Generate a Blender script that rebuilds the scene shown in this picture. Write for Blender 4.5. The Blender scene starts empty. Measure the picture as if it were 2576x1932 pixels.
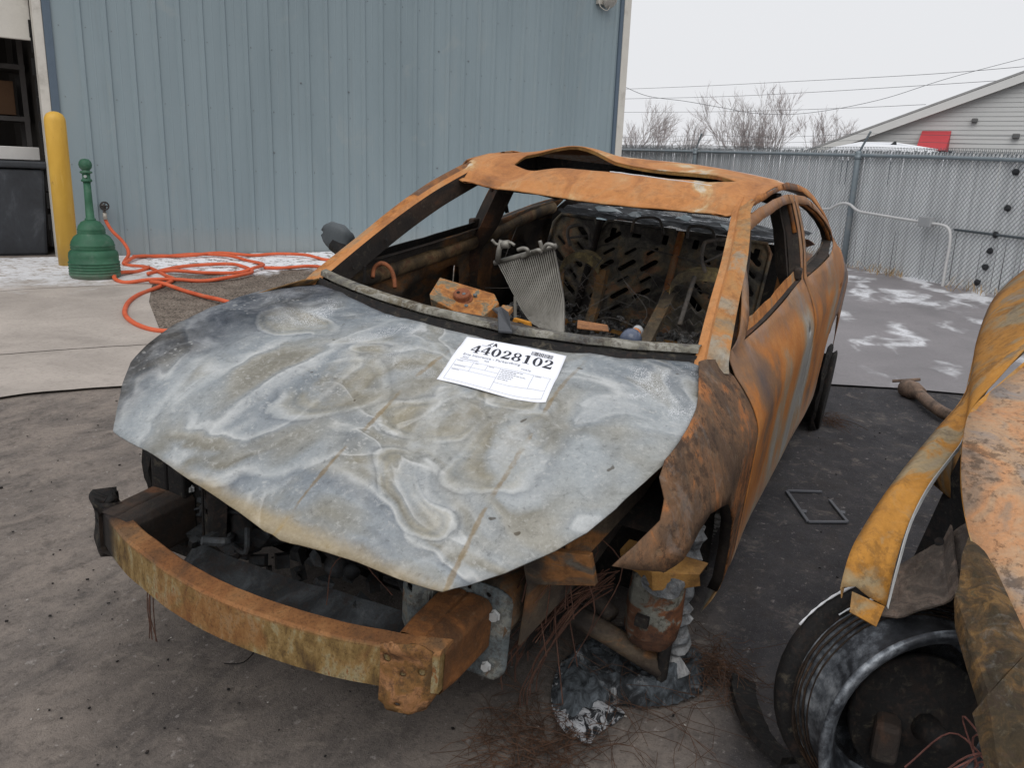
K = {'wall_a': (-3.912, -5.82, 0.332), 'jamb': [(-1.835, 0.27), (-1.822, 2.802)], 'door_head': (-1.892, 2.407), 'corner': (5.89, 2.941), 'lamp': (5.476, 3.767), 'tap': (-1.321, 0.841), 'rib0': 0.273, 'hose_drop': [(-2.733, -6.412, 0.78), (-2.728, -6.392, 0.714), (-2.747, -6.336, 0.615), (-2.784, -6.246, 0.518), (-2.789, -6.175, 0.432)], 'hose': [[(-3.011, -6.433, 0.358), (-2.738, -6.126, 0.343), (-2.488, -5.879, 0.331), (-2.415, -5.714, 0.324), (-2.458, -5.494, 0.317), (-2.243, -5.018, 0.297), (-2.144, -4.812, 0.289), (-1.802, -4.607, 0.276), (-1.458, -4.443, 0.265), (-1.191, -4.25, 0.255), (-0.952, -4.011, 0.243), (-0.788, -3.791, 0.232), (-0.672, -3.545, 0.222), (-0.635, -3.334, 0.214), (-0.703, -3.186, 0.21)], [(-3.285, -6.948, 0.38), (-3.337, -6.747, 0.374), (-3.169, -6.311, 0.356), (-3.143, -6.116, 0.349), (-3.276, -5.904, 0.344), (-3.652, -5.805, 0.346), (-3.919, -5.575, 0.342), (-4.177, -5.42, 0.34), (-4.293, -5.101, 0.331), (-4.302, -4.824, 0.321), (-4.447, -4.596, 0.316)], [(-2.405, -5.779, 0.326), (-2.784, -6.027, 0.341), (-3.099, -6.002, 0.345), (-3.399, -5.872, 0.344), (-3.546, -5.54, 0.335), (-3.544, -5.225, 0.324), (-3.403, -4.877, 0.31), (-3.096, -4.719, 0.3), (-2.861, -4.725, 0.296), (-2.57, -4.861, 0.297), (-2.416, -5.067, 0.302), (-2.371, -5.247, 0.307)], [(-2.116, -5.1, 0.298), (-2.261, -5.223, 0.305), (-2.7, -5.286, 0.314), (-3.085, -5.088, 0.312), (-3.194, -4.956, 0.309), (-2.949, -4.611, 0.294), (-2.608, -4.484, 0.284), (-2.293, -4.577, 0.283), (-2.116, -4.741, 0.286), (-1.904, -4.829, 0.286), (-1.743, -4.965, 0.288), (-1.803, -5.175, 0.296), (-1.971, -5.297, 0.303), (-2.228, -5.373, 0.309), (-2.425, -5.449, 0.315)], [(-3.297, -4.772, 0.304), (-3.388, -4.578, 0.299), (-3.608, -4.445, 0.298), (-3.8, -4.339, 0.297)], [(-1.882, -4.804, 0.284), (-1.841, -4.599, 0.277), (-1.818, -4.341, 0.267), (-1.699, -3.968, 0.252), (-1.629, -3.708, 0.242), (-1.637, -3.508, 0.235)]], 'recept': (-1.801, -5.416, 0.287), 'bollard': (-2.076, -6.142, 0.316), 'trash': [(-2.094, -6.865, 0.342), (-2.273, -6.724, 0.339)], 'slab': [(1.279, -2.882, 0.152), (0.816, -2.769, 0.155), (0.698, -2.729, 0.155), (0.576, -2.649, 0.154), (0.364, -2.496, 0.152), (0.276, -2.424, 0.151), (-0.436, -2.762, 0.173), (-0.586, -3.215, 0.191), (-1.313, -4.173, 0.236), (-1.532, -4.382, 0.246), (-1.56, -5.634, 0.291), (-0.501, -6.592, 0.308)], 'crack1': [(0.531, -3.621, 0.189), (0.332, -3.511, 0.188), (0.075, -3.376, 0.187), (-0.185, -3.211, 0.185), (-0.454, -3.026, 0.183)], 'crack2': [(-0.524, -5.385, 0.266), (-1.038, -5.255, 0.269), (-1.481, -5.047, 0.269), (-1.903, -4.776, 0.266)], 'rslab': [(-2.222, 0.661, 0.08), (-2.364, 0.968, 0.072), (-2.558, 1.359, 0.061), (-2.669, 1.693, 0.051), (-2.919, 2.327, 0.032)], 'fence': ((-9.998, 0.612, 0.184), (0.689, 0.724, 0.0)), 'fpost': [(-4.414, 1.669), (-0.124, 1.635)], 'frail': [(-7.811, 1.679), (-4.382, 1.669), (-0.124, 1.635), (2.468, 1.629)], 'fedge': [(-7.825, 1.773), (1.659, 1.711)], 'farm': [(-4.04, 1.951), (0.042, 1.889)], 'conduit': [(-1.172, 0.774), (-0.551, 0.821), (-0.412, 0.873), (-0.276, 0.924), (-0.105, 0.922), (0.078, 0.842), (0.386, 0.82), (1.288, 0.784), (1.549, 0.779), (1.662, 0.755), (1.723, 0.667), (1.74, 0.478), (1.735, 0.297), (1.736, 0.116)], 'cbox': (1.324, 0.793), 'rail2': [(1.708, 0.736), (2.654, 0.757)], 'caps': [(2.402, 1.488), (2.388, 1.064), (2.293, 0.738), (2.259, 0.535), (2.236, 0.331), (2.16, 0.127)], 'fright': (2.914, 0.846), 'gable': [(-23.269, -1.338, 2.472), (-22.673, 3.53, 4.402), (-22.238, 3.82, 2.411), (-23.359, -1.069, 2.348)], 'awning': [(-22.595, 1.324, 2.949), (-22.6, 2.062, 2.958), (-21.572, 1.135, 2.469), (-21.775, 2.044, 2.495)], 'truck': [(-15.093, -0.334, 2.145), (-14.999, 0.146, 2.23), (-15.152, 0.948, 2.252), (-15.096, 1.883, 2.127)], 'trees': [(-36.684, -12.119, 3.189), (-42.428, -12.282, 3.609), (-43.099, -10.879, 3.667), (-41.472, -7.018, 3.637), (-41.995, -5.926, 3.682), (-43.248, -3.307, 3.79)], 'wires': [[(-57.617, -19.016, 7.908), (-54.706, -12.928, 7.727), (-51.986, -6.488, 7.639), (-46.365, 1.235, 7.275), (-44.096, 6.107, 7.337)], [(-57.463, -18.914, 7.206), (-55.379, -11.115, 7.123), (-50.854, -3.608, 6.955), (-46.063, 5.673, 6.951)], [(-57.177, -18.928, 6.229), (-55.712, -9.829, 6.189), (-51.24, -2.22, 6.042), (-48.379, 1.469, 5.963)], [(-27.217, -8.926, 4.74), (-27.547, -8.015, 4.408), (-28.103, -6.741, 4.275), (-28.649, -5.46, 4.092), (-29.198, -4.181, 3.926), (-30.026, -2.471, 4.03), (-31.247, -0.2, 4.595), (-32.538, 2.024, 5.477), (-34.223, 5.013, 6.492)]], 'frame': [(-0.275, 0.91, 0.042), (-0.349, 1.048, 0.039), (0.015, 1.028, 0.034), (-0.077, 1.17, 0.03), (-0.271, 1.087, 0.036)], 'exh': [(-2.386, 1.387, 0.107), (-2.266, 1.454, 0.103), (-2.052, 1.515, 0.098), (-1.882, 1.596, 0.092), (-1.86, 1.702, 0.088)], 'tread': [(1.242, 0.984, 0.017), (1.315, 1.0, 0.015), (1.395, 1.034, 0.013), (1.454, 1.077, 0.01), (1.495, 1.137, 0.008)], 'melt': [(1.518, 0.544, 0.028), (1.343, 0.526, 0.031), (1.199, 0.615, 0.03), (1.14, 0.779, 0.026), (1.195, 0.899, 0.021), (1.342, 0.881, 0.019), (1.449, 0.786, 0.021), (1.483, 0.71, 0.023), (1.612, 0.658, 0.023), (1.601, 0.61, 0.025)], 'melt2': [(1.535, 0.551, 0.028), (1.373, 0.517, 0.031), (1.362, 0.575, 0.029), (1.467, 0.667, 0.025), (1.497, 0.74, 0.022), (1.605, 0.703, 0.021), (1.649, 0.696, 0.021), (1.632, 0.623, 0.024)], 'wiremat': [(1.727, 0.523, 0.026), (1.664, 0.569, 0.025), (1.816, 0.519, 0.025), (1.728, 0.644, 0.022), (1.614, 0.719, 0.021)], 'wheel2': [(1.655, 1.407, 0.299)], 'strip_o': [(1.634, 1.19, 0.568), (1.581, 1.197, 0.622), (1.461, 1.219, 0.646), (1.241, 1.274, 0.69), (0.919, 1.354, 0.729), (0.549, 1.44, 0.765), (-0.064, 1.5, 0.817), (-0.579, 1.574, 0.904), (-0.865, 1.656, 0.972), (-1.11, 1.767, 1.048)], 'strip_i': [(1.603, 1.278, 0.534), (1.556, 1.286, 0.603), (1.442, 1.302, 0.658), (1.28, 1.336, 0.693), (1.122, 1.384, 0.726), (1.037, 1.408, 0.746), (0.942, 1.426, 0.809), (0.822, 1.479, 0.865), (0.689, 1.537, 0.917), (0.515, 1.623, 0.984)], 'hood2': [(0.666, 1.607, 0.96), (0.788, 1.529, 0.902), (0.894, 1.473, 0.861), (1.025, 1.424, 0.839), (1.158, 1.398, 0.819), (1.335, 1.386, 0.775), (1.459, 1.389, 0.735), (1.577, 1.404, 0.696), (1.669, 1.427, 0.658), (1.732, 1.454, 0.633), (1.77, 1.482, 0.612), (1.805, 1.52, 0.589)], 'fold2': [(1.626, 1.212, 0.562), (1.614, 1.275, 0.54), (1.634, 1.278, 0.544), (1.66, 1.264, 0.516), (1.666, 1.213, 0.537)], 'apron2': [(1.394, 1.333, 0.575), (1.384, 1.391, 0.634), (1.402, 1.428, 0.671), (1.586, 1.406, 0.583), (1.594, 1.377, 0.564), (1.588, 1.318, 0.519), (1.59, 1.281, 0.494), (1.464, 1.277, 0.543)], 'leg2': [(1.513, 1.405, 0.719), (1.842, 1.481, 0.641), (2.049, 1.49, 0.541), (2.059, 1.43, 0.524), (1.963, 1.404, 0.582), (1.763, 1.369, 0.624)], 'dark2': [(0.928, 1.357, 0.372), (0.589, 1.458, 0.598), (0.526, 1.613, 0.564), (0.832, 1.632, 0.26), (0.963, 1.358, 0.249)], 'seatP_post': [(-0.45, -0.13, 0.9), (-0.38, -0.117, 0.783), (-0.28, -0.112, 0.64)], 'seatP_bow': [(-0.45, -0.338, 0.871), (-0.46, -0.322, 0.914), (-0.47, -0.274, 0.945), (-0.47, -0.203, 0.945), (-0.45, -0.138, 0.908)], 'seatP_out': [(-0.45, -0.338, 0.871), (-0.38, -0.303, 0.75), (-0.28, -0.252, 0.612)], 'seatP_hr': [(-0.47, -0.311, 0.986), (-0.49, -0.34, 1.036), (-0.5, -0.334, 1.07), (-0.5, -0.273, 1.087), (-0.49, -0.233, 1.063), (-0.47, -0.206, 0.991)], 'seatD_post': [(-0.1, 0.297, 0.914), (0.0, 0.294, 0.854), (0.2, 0.293, 0.742)], 'seatD_bow': [(-0.1, 0.294, 0.897), (-0.12, 0.294, 0.95), (-0.13, 0.331, 0.988), (-0.13, 0.395, 1.008), (-0.13, 0.492, 1.005), (-0.1, 0.537, 0.94)], 'seatD_out': [(-0.1, 0.539, 0.941), (0.05, 0.576, 0.859), (0.2, 0.594, 0.809)], 'seatD_rod': [(-0.08, 0.39, 0.998), (0.1, 0.401, 0.831)], 'seatD_hr': [(-0.12, 0.424, 1.014), (-0.14, 0.395, 1.065), (-0.16, 0.389, 1.119), (-0.17, 0.403, 1.137), (-0.17, 0.473, 1.153), (-0.16, 0.5, 1.136), (-0.12, 0.527, 1.031)], 'rear_hr': [[(-0.92, -0.142, 1.043), (-0.95, -0.148, 1.088), (-0.97, -0.125, 1.114), (-0.97, -0.039, 1.126), (-0.95, -0.001, 1.104), (-0.92, 0.025, 1.055)], [(-0.92, 0.152, 1.05), (-0.95, 0.142, 1.093), (-0.97, 0.158, 1.112), (-0.97, 0.242, 1.112), (-0.95, 0.274, 1.088), (-0.92, 0.296, 1.036)]], 'cond': [(0.4, -0.275, 1.005), (0.4, -0.223, 1.031), (0.4, -0.129, 1.067), (0.4, -0.044, 1.102), (0.4, -0.012, 1.007), (0.43, 0.031, 0.913), (0.5, 0.072, 0.813), (0.5, 0.021, 0.809), (0.5, -0.027, 0.811), (0.48, -0.085, 0.828), (0.45, -0.165, 0.898), (0.42, -0.226, 0.956)], 'condpipe': [[(0.41, -0.165, 1.043), (0.42, -0.142, 1.058), (0.43, -0.136, 1.078), (0.43, -0.156, 1.081), (0.43, -0.178, 1.071)], [(0.41, -0.125, 1.069), (0.43, -0.093, 1.084), (0.42, -0.083, 1.076)], [(0.41, -0.084, 1.08), (0.42, -0.091, 1.108), (0.42, -0.095, 1.117)], [(0.42, -0.08, 1.085), (0.43, -0.06, 1.11), (0.43, -0.036, 1.11), (0.41, -0.037, 1.097)], [(0.42, -0.261, 1.013), (0.43, -0.255, 1.059), (0.43, -0.245, 1.096)], [(0.44, -0.285, 1.095), (0.43, -0.263, 1.079), (0.43, -0.215, 1.094), (0.43, -0.191, 1.087)]], 'hoop': [(0.72, -0.625, 0.928), (0.7, -0.634, 0.959), (0.69, -0.617, 0.979), (0.68, -0.595, 0.977), (0.67, -0.576, 0.956), (0.67, -0.562, 0.923), (0.68, -0.551, 0.896)], 'box': [(0.7, -0.35, 0.973), (0.7, -0.127, 0.952), (0.74, -0.087, 0.931), (0.84, -0.099, 0.895), (0.86, -0.127, 0.887), (0.86, -0.289, 0.93), (0.84, -0.306, 0.94)], 'knob': [(0.8, -0.203, 0.957)], 'flap': [(0.95, -0.006, 0.95), (0.95, 0.022, 0.962), (1.13, 0.159, 0.951), (1.13, 0.115, 0.946)], 'yellow': [(0.72, -0.031, 0.881), (0.72, 0.015, 0.883), (0.75, 0.033, 0.879), (0.75, -0.016, 0.876)], 'plate': [(0.93, 0.273, 0.945), (0.93, 0.37, 0.948), (1.0, 0.399, 0.949), (1.0, 0.299, 0.939)], 'bottle': [(0.7, 0.414, 0.943), (0.8, 0.41, 0.914)], 'camC': (3.234, 1.198, 1.338), 'camR': [(-0.431301, 0.901444, 0.037116), (0.211156, 0.140854, -0.96725), (-0.87715, -0.409339, -0.251096)], 'lens': 28.230373096410982, 'Wm': [(0.999505, -0.002466, 0.03135), (-0.0, 0.996921, 0.078418), (-0.031447, -0.078379, 0.996428)]}
import bpy, bmesh, math, random
from mathutils import Vector, Matrix, noise as mnoise
from mathutils.geometry import delaunay_2d_cdt
random.seed(7)
SC = bpy.context.scene
COL = SC.collection

# ------------------------------------------------------------------ camera
cam_d = bpy.data.cameras.new('camera'); cam = bpy.data.objects.new('camera', cam_d); COL.objects.link(cam)
cam_d.sensor_width = 36; cam_d.lens = 28.2304; cam_d.clip_start = .05; cam_d.clip_end = 600
_R = K['camR']
_m = Matrix(((_R[0][0], -_R[1][0], -_R[2][0]), (_R[0][1], -_R[1][1], -_R[2][1]), (_R[0][2], -_R[1][2], -_R[2][2])))
cam.matrix_world = Matrix.Translation(Vector(K['camC'])) @ _m.to_4x4()
SC.camera = cam

# ------------------------------------------------------------------ sky, sun, exposure
SUN_EL, SUN_AZ = math.radians(50), math.radians(70)
world = bpy.data.worlds.new('World'); SC.world = world; world.use_nodes = True
wn = world.node_tree; wn.nodes.clear()
w_out = wn.nodes.new('ShaderNodeOutputWorld'); w_bg = wn.nodes.new('ShaderNodeBackground'); w_sky = wn.nodes.new('ShaderNodeTexSky')
w_sky.sky_type = 'NISHITA'; w_sky.sun_disc = False; w_sky.sun_elevation = SUN_EL; w_sky.sun_rotation = SUN_AZ; w_sky.dust_density = 6; w_sky.air_density = 2
w_bg.inputs['Strength'].default_value = .1
w_mix = wn.nodes.new('ShaderNodeMix'); w_mix.data_type = 'RGBA'; w_mix.inputs[0].default_value = .95
w_mix.inputs[7].default_value = (8.3, 8.4, 8.7, 1)          # even grey-white snow cloud over the blue sky
wn.links.new(w_sky.outputs[0], w_mix.inputs[6]); wn.links.new(w_mix.outputs[2], w_bg.inputs[0]); wn.links.new(w_bg.outputs[0], w_out.inputs[0])
sun_d = bpy.data.lights.new('sun', 'SUN'); sun = bpy.data.objects.new('sun', sun_d); COL.objects.link(sun)
sun_d.energy = 1.4; sun_d.angle = math.radians(50); sun_d.color = (1, .98, .95)
sun.rotation_euler = Vector((math.sin(SUN_AZ)*math.cos(SUN_EL), math.cos(SUN_AZ)*math.cos(SUN_EL), math.sin(SUN_EL))).to_track_quat('Z', 'Y').to_euler()
SC.view_settings.view_transform = 'Standard'; SC.view_settings.look = 'None'; SC.view_settings.exposure = 0.0; SC.view_settings.gamma = 1

# ------------------------------------------------------------------ node helpers
def srgb(r, g, b):
    f = lambda c: (c/255/12.92) if c <= 10 else ((c/255+.055)/1.055)**2.4
    return (f(r), f(g), f(b), 1)
class NT:
    def __init__(s, name, rough=.8, metal=0.0, spec=.4):
        s.m = bpy.data.materials.new(name); s.m.use_nodes = True; s.t = s.m.node_tree
        s.b = s.t.nodes['Principled BSDF']; s.b.inputs['Roughness'].default_value = rough; s.b.inputs['Metallic'].default_value = metal
        s.b.inputs['Specular IOR Level'].default_value = spec
        s.tc = s.t.nodes.new('ShaderNodeTexCoord'); s.obj = s.tc.outputs['Object']
    def n(s, typ, **kw):
        nd = s.t.nodes.new(typ)
        for k, v in kw.items(): setattr(nd, k, v)
        return nd
    def put(s, sock, v):
        if hasattr(v, 'is_output'): s.t.links.new(v, sock)
        elif v is not None: sock.default_value = v
    def noise(s, scale, detail=6, rough=.6, dist=0.0, vec=None, stretch=None, col=False):
        v = vec or s.obj
        if stretch:
            mp = s.n('ShaderNodeMapping'); s.put(mp.inputs[0], v); mp.inputs['Scale'].default_value = stretch; v = mp.outputs[0]
        nd = s.n('ShaderNodeTexNoise'); s.put(nd.inputs['Vector'], v); nd.inputs['Scale'].default_value = scale
        nd.inputs['Detail'].default_value = detail; nd.inputs['Roughness'].default_value = rough; nd.inputs['Distortion'].default_value = dist
        return nd.outputs['Color' if col else 'Fac']
    def voro(s, scale, vec=None, feature='F1'):
        nd = s.n('ShaderNodeTexVoronoi', feature=feature); s.put(nd.inputs['Vector'], vec or s.obj); nd.inputs['Scale'].default_value = scale
        return nd.outputs['Distance']
    def ramp(s, fac, stops, interp='LINEAR'):
        nd = s.n('ShaderNodeValToRGB'); cr = nd.color_ramp; cr.interpolation = interp
        while len(cr.elements) < len(stops): cr.elements.new(.5)
        for e, (p, c) in zip(cr.elements, stops): e.position = p; e.color = c if len(c) == 4 else (*c, 1)
        s.put(nd.inputs[0], fac); return nd.outputs[0]
    def mask(s, fac, lo, hi):
        nd = s.n('ShaderNodeMapRange'); nd.interpolation_type = 'SMOOTHSTEP'; s.put(nd.inputs[0], fac); nd.inputs[1].default_value = lo; nd.inputs[2].default_value = hi
        return nd.outputs[0]
    def mix(s, fac, a, b, mode='MIX'):
        nd = s.n('ShaderNodeMix', data_type='RGBA', blend_type=mode); s.put(nd.inputs[0], fac); s.put(nd.inputs[6], a); s.put(nd.inputs[7], b); return nd.outputs[2]
    def math(s, op, a, b=0.0, c=0.0):
        nd = s.n('ShaderNodeMath', operation=op); s.put(nd.inputs[0], a); s.put(nd.inputs[1], b); s.put(nd.inputs[2], c); return nd.outputs[0]
    def xyz(s, vec=None):
        nd = s.n('ShaderNodeSeparateXYZ'); s.put(nd.inputs[0], vec or s.obj); return nd.outputs
    def warp(s, amount, scale, vec=None, detail=2):
        c = s.noise(scale, detail, .5, 0, vec, col=True)
        sub = s.n('ShaderNodeVectorMath', operation='SUBTRACT'); s.put(sub.inputs[0], c); sub.inputs[1].default_value = (.5, .5, .5)
        sc = s.n('ShaderNodeVectorMath', operation='SCALE'); s.put(sc.inputs[0], sub.outputs[0]); sc.inputs['Scale'].default_value = amount
        ad = s.n('ShaderNodeVectorMath', operation='ADD'); s.put(ad.inputs[0], vec or s.obj); s.put(ad.inputs[1], sc.outputs[0]); return ad.outputs[0]
    def color(s, c): s.put(s.b.inputs['Base Color'], c); return s
    def rough(s, r): s.put(s.b.inputs['Roughness'], r); return s
    def bump(s, h, strength=.3, dist=.01):
        nd = s.n('ShaderNodeBump'); nd.inputs['Strength'].default_value = strength; nd.inputs['Distance'].default_value = dist
        s.put(nd.inputs['Height'], h); s.t.links.new(nd.outputs[0], s.b.inputs['Normal']); return s

def speckled(name, base, var=.25, scale=12, rough=.7, bumps=.15, metal=0.0, dirt=None, dirt_amt=.5):
    t = NT(name, rough, metal)
    n1 = t.noise(scale, 6, .65); n2 = t.noise(scale*9, 4, .6)
    k = t.math('ADD', t.math('MULTIPLY', n1, 2*var), 1-var); k = t.math('MULTIPLY', k, t.math('ADD', t.math('MULTIPLY', n2, var), 1-var/2))
    cc = t.n('ShaderNodeCombineXYZ'); [t.put(cc.inputs[i], k) for i in range(3)]
    c = t.mix(1.0, base, cc.outputs[0], 'MULTIPLY')
    if dirt: c = t.mix(t.math('MULTIPLY', t.mask(t.noise(scale*.35, 8, .7), .5, .7), dirt_amt), c, dirt)
    t.color(c); t.bump(n2, bumps, .004); return t.m

def burnt(name, stops, scale=2.5, rough=.82, pit=.35, soot=0.0, soot_scale=3.0, streak=None, fine=.35, dist=.6, ash=0.0, spec=.25, bumps=.35, sat=.96, mott=.4, frost=None):
    """burnt and rusted sheet steel: broad oxide patches, fine grain, pits, optional soot and ash"""
    t = NT(name, rough, 0, spec)
    v = t.warp(.18, scale*1.3)
    big = t.noise(scale, 9, .62, dist, v, streak)
    c = t.ramp(big, stops)
    md = t.noise(scale*5.5, 8, .72, .5, None, streak)
    c = t.mix(t.math('MULTIPLY', t.mask(md, .52, .70), mott), c, srgb(78, 60, 50)); c = t.mix(t.math('MULTIPLY', t.mask(md, .46, .30), mott*.4), c, srgb(158, 146, 122))
    hs = t.n('ShaderNodeHueSaturation'); hs.inputs['Saturation'].default_value = sat; t.put(hs.inputs['Color'], c); c = hs.outputs[0]
    gr = t.noise(scale*26, 5, .7)
    k = t.math('ADD', t.math('MULTIPLY', gr, 2*fine), 1-fine)
    cc = t.n('ShaderNodeCombineXYZ'); [t.put(cc.inputs[i], k) for i in range(3)]
    c = t.mix(1.0, c, cc.outputs[0], 'MULTIPLY')
    pits = t.mask(t.math('MULTIPLY', t.noise(scale*9, 7, .75), t.math('ADD', t.noise(scale*1.7, 3, .5), .45)), .48, .6)
    c = t.mix(t.math('MULTIPLY', pits, pit), c, (.035, .022, .016, 1))
    if soot: c = t.mix(t.math('MULTIPLY', t.mask(t.noise(soot_scale, 8, .65, .4), .42, .62), soot), c, (.022, .021, .021, 1))
    if ash: c = t.mix(t.math('MULTIPLY', t.mask(t.noise(scale*2.2, 9, .72, .8), .54, .66), ash), c, (.42, .42, .41, 1))
    if frost: c = t.mix(t.math('MULTIPLY', t.math('MULTIPLY', t.mask(t.math('ADD', t.xyz()[0], t.math('MULTIPLY', md, .25)), frost[0], frost[1]), t.mask(t.noise(40, 6, .7), .38, .55)), .8), c, (.62, .63, .65, 1))
    t.color(c); h = t.math('ADD', gr, t.math('MULTIPLY', md, 1.2)); t.bump(h, bumps, .006)
    t.rough(t.math('ADD', t.math('MULTIPLY', gr, -.25), rough+.1))
    return t.m

# ------------------------------------------------------------------ mesh helpers
class MB:
    """collects simple shapes into one mesh"""
    def __init__(s): s.v = []; s.f = []
    def add(s, vs, fs):
        o = len(s.v); s.v += [tuple(v) for v in vs]; s.f += [tuple(i+o for i in f) for f in fs]; return s
    def box(s, c, size, rot=None, taper=1.0):
        hx, hy, hz = [d/2 for d in size]; vs = []
        for z in (-1, 1):
            k = taper if z > 0 else 1
            for x, y in ((-1, -1), (1, -1), (1, 1), (-1, 1)): vs.append(Vector((x*hx*k, y*hy*k, z*hz)))
        if rot is not None: vs = [rot @ v for v in vs]
        c = Vector(c)
        return s.add([c+v for v in vs], [(3, 2, 1, 0), (4, 5, 6, 7), (0, 1, 5, 4), (1, 2, 6, 5), (2, 3, 7, 6), (3, 0, 4, 7)])
    def tube(s, pts, r, seg=6, caps=True, closed=False):
        pts = [Vector(p) for p in pts]; n = len(pts); rs = r if isinstance(r, (list, tuple)) else [r]*n
        up = None; rings = []
        for i, p in enumerate(pts):
            a = pts[(i-1) % n] if (closed or i > 0) else p; b = pts[(i+1) % n] if (closed or i < n-1) else p
            d = (b-a); d = d.normalized() if d.length > 1e-9 else Vector((0, 0, 1))
            if up is None: up = d.orthogonal().normalized()
            up = (up - d*up.dot(d)); up = up.normalized() if up.length > 1e-6 else d.orthogonal().normalized()
            w = d.cross(up)
            rings.append([p + (up*math.cos(2*math.pi*k/seg) + w*math.sin(2*math.pi*k/seg))*rs[i] for k in range(seg)])
        vs = [v for rg in rings for v in rg]; fs = []
        m = n if closed else n-1
        for i in range(m):
            j = (i+1) % n
            for k in range(seg): fs.append((i*seg+k, i*seg+(k+1) % seg, j*seg+(k+1) % seg, j*seg+k))
        if caps and not closed: fs += [tuple(range(seg))[::-1], tuple((n-1)*seg+k for k in range(seg))]
        return s.add(vs, fs)
    def lathe(s, prof, c=(0, 0, 0), axis=(0, 0, 1), seg=24):
        q = Vector((0, 0, 1)).rotation_difference(Vector(axis).normalized()); c = Vector(c); vs = []; fs = []
        for r, z in prof:
            for k in range(seg): vs.append(c + q @ Vector((r*math.cos(2*math.pi*k/seg), r*math.sin(2*math.pi*k/seg), z)))
        for i in range(len(prof)-1):
            for k in range(seg): fs.append((i*seg+k, i*seg+(k+1) % seg, (i+1)*seg+(k+1) % seg, (i+1)*seg+k))
        if prof[0][0] > 1e-4: fs.append(tuple(range(seg))[::-1])
        if prof[-1][0] > 1e-4: fs.append(tuple((len(prof)-1)*seg+k for k in range(seg)))
        return s.add(vs, fs)
    def strip(s, A, B):
        n = len(A); return s.add(list(A)+list(B), [(i, i+1, n+i+1, n+i) for i in range(n-1)])
    def prism(s, poly, d):
        """poly: 3-D outline, extruded by vector d"""
        n = len(poly); d = Vector(d); P = [Vector(p) for p in poly]
        return s.add(P+[p+d for p in P], [tuple(range(n))[::-1], tuple(range(n, 2*n))]+[(i, (i+1) % n, n+(i+1) % n, n+i) for i in range(n)])
    def build(s, name, mat=None, parent=None, smooth=False, solid=0, bevel=0, sub=0, loc=None):
        me = bpy.data.meshes.new(name); vs = s.v
        if loc is not None: vs = [(v[0]-loc[0], v[1]-loc[1], v[2]-loc[2]) for v in vs]
        me.from_pydata(vs, [], s.f); me.validate(); 
        bm = bmesh.new(); bm.from_mesh(me)
        if smooth: bmesh.ops.remove_doubles(bm, verts=bm.verts, dist=2e-5)
        bmesh.ops.recalc_face_normals(bm, faces=bm.faces); bm.to_mesh(me); bm.free()
        return finish(name, me, mat, parent, smooth, solid, bevel, sub, loc)
def finish(name, me, mat, parent=None, smooth=False, solid=0, bevel=0, sub=0, loc=None):
    if mat: me.materials.append(mat)
    if smooth:
        for p in me.polygons: p.use_smooth = True
    o = bpy.data.objects.new(name, me); COL.objects.link(o)
    if loc is not None: o.location = loc
    if parent: o.parent = parent
    if bevel:
        b = o.modifiers.new('bevel', 'BEVEL'); b.width = bevel; b.segments = 2; b.limit_method = 'ANGLE'
    if sub:
        b = o.modifiers.new('sub', 'SUBSURF'); b.levels = b.render_levels = sub
    if solid:
        b = o.modifiers.new('solid', 'SOLIDIFY'); b.thickness = abs(solid); b.offset = -1 if solid > 0 else 1
    return o
def inside(p, poly):
    x, y = p; c = False; n = len(poly); j = n-1
    for i in range(n):
        xi, yi = poly[i]; xj, yj = poly[j]
        if (yi > y) != (yj > y) and x < (xj-xi)*(y-yi)/(yj-yi)+xi: c = not c
        j = i
    return c
def densify(poly, step):
    out = []
    for i, a in enumerate(poly):
        b = poly[(i+1) % len(poly)]; L = math.hypot(b[0]-a[0], b[1]-a[1]); k = max(1, int(round(L/step)))
        out += [(a[0]+(b[0]-a[0])*t/k, a[1]+(b[1]-a[1])*t/k) for t in range(k)]
    return out
def sheet(poly, fn, step=.04, holes=(), aspect=1.0):
    """triangulated sheet over a 2-D outline with real holes, mapped to 3-D by fn(u, v)"""
    P = []; E = []
    polys = [densify(poly, step)]+[densify(h, step*.6) for h in holes]
    for q in polys:
        o = len(P); P += q; E += [(o+i, o+(i+1) % len(q)) for i in range(len(q))]
    us = [p[0] for p in poly]; vs = [p[1] for p in poly]
    bnd = list(P); u = min(us)+step/2
    grid = {}
    for b in bnd: grid.setdefault((int(b[0]//step), int(b[1]//step)), []).append(b)
    while u < max(us):
        v = min(vs)+step/2
        while v < max(vs):
            p = (u+(random.random()-.5)*step*.15, v+(random.random()-.5)*step*.15)
            if inside(p, poly) and not any(inside(p, h) for h in holes):
                gi, gj = int(p[0]//step), int(p[1]//step); ok = True
                for a in (-1, 0, 1):
                    for c in (-1, 0, 1):
                        for b in grid.get((gi+a, gj+c), ()):
                            if (b[0]-p[0])**2+(b[1]-p[1])**2 < (step*.45)**2: ok = False
                if ok: P.append(p)
            v += step
        u += step
    r = delaunay_2d_cdt([Vector(p) for p in P], E, [], 0, 1e-6)
    V = [tuple(v) for v in r[0]]; F = []
    for f in r[2]:
        c = (sum(V[i][0] for i in f)/3, sum(V[i][1] for i in f)/3)
        if inside(c, poly) and not any(inside(c, h) for h in holes): F.append(tuple(f))
    m = MB(); m.v = [tuple(fn(*v)) for v in V]; m.f = F; return m
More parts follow.
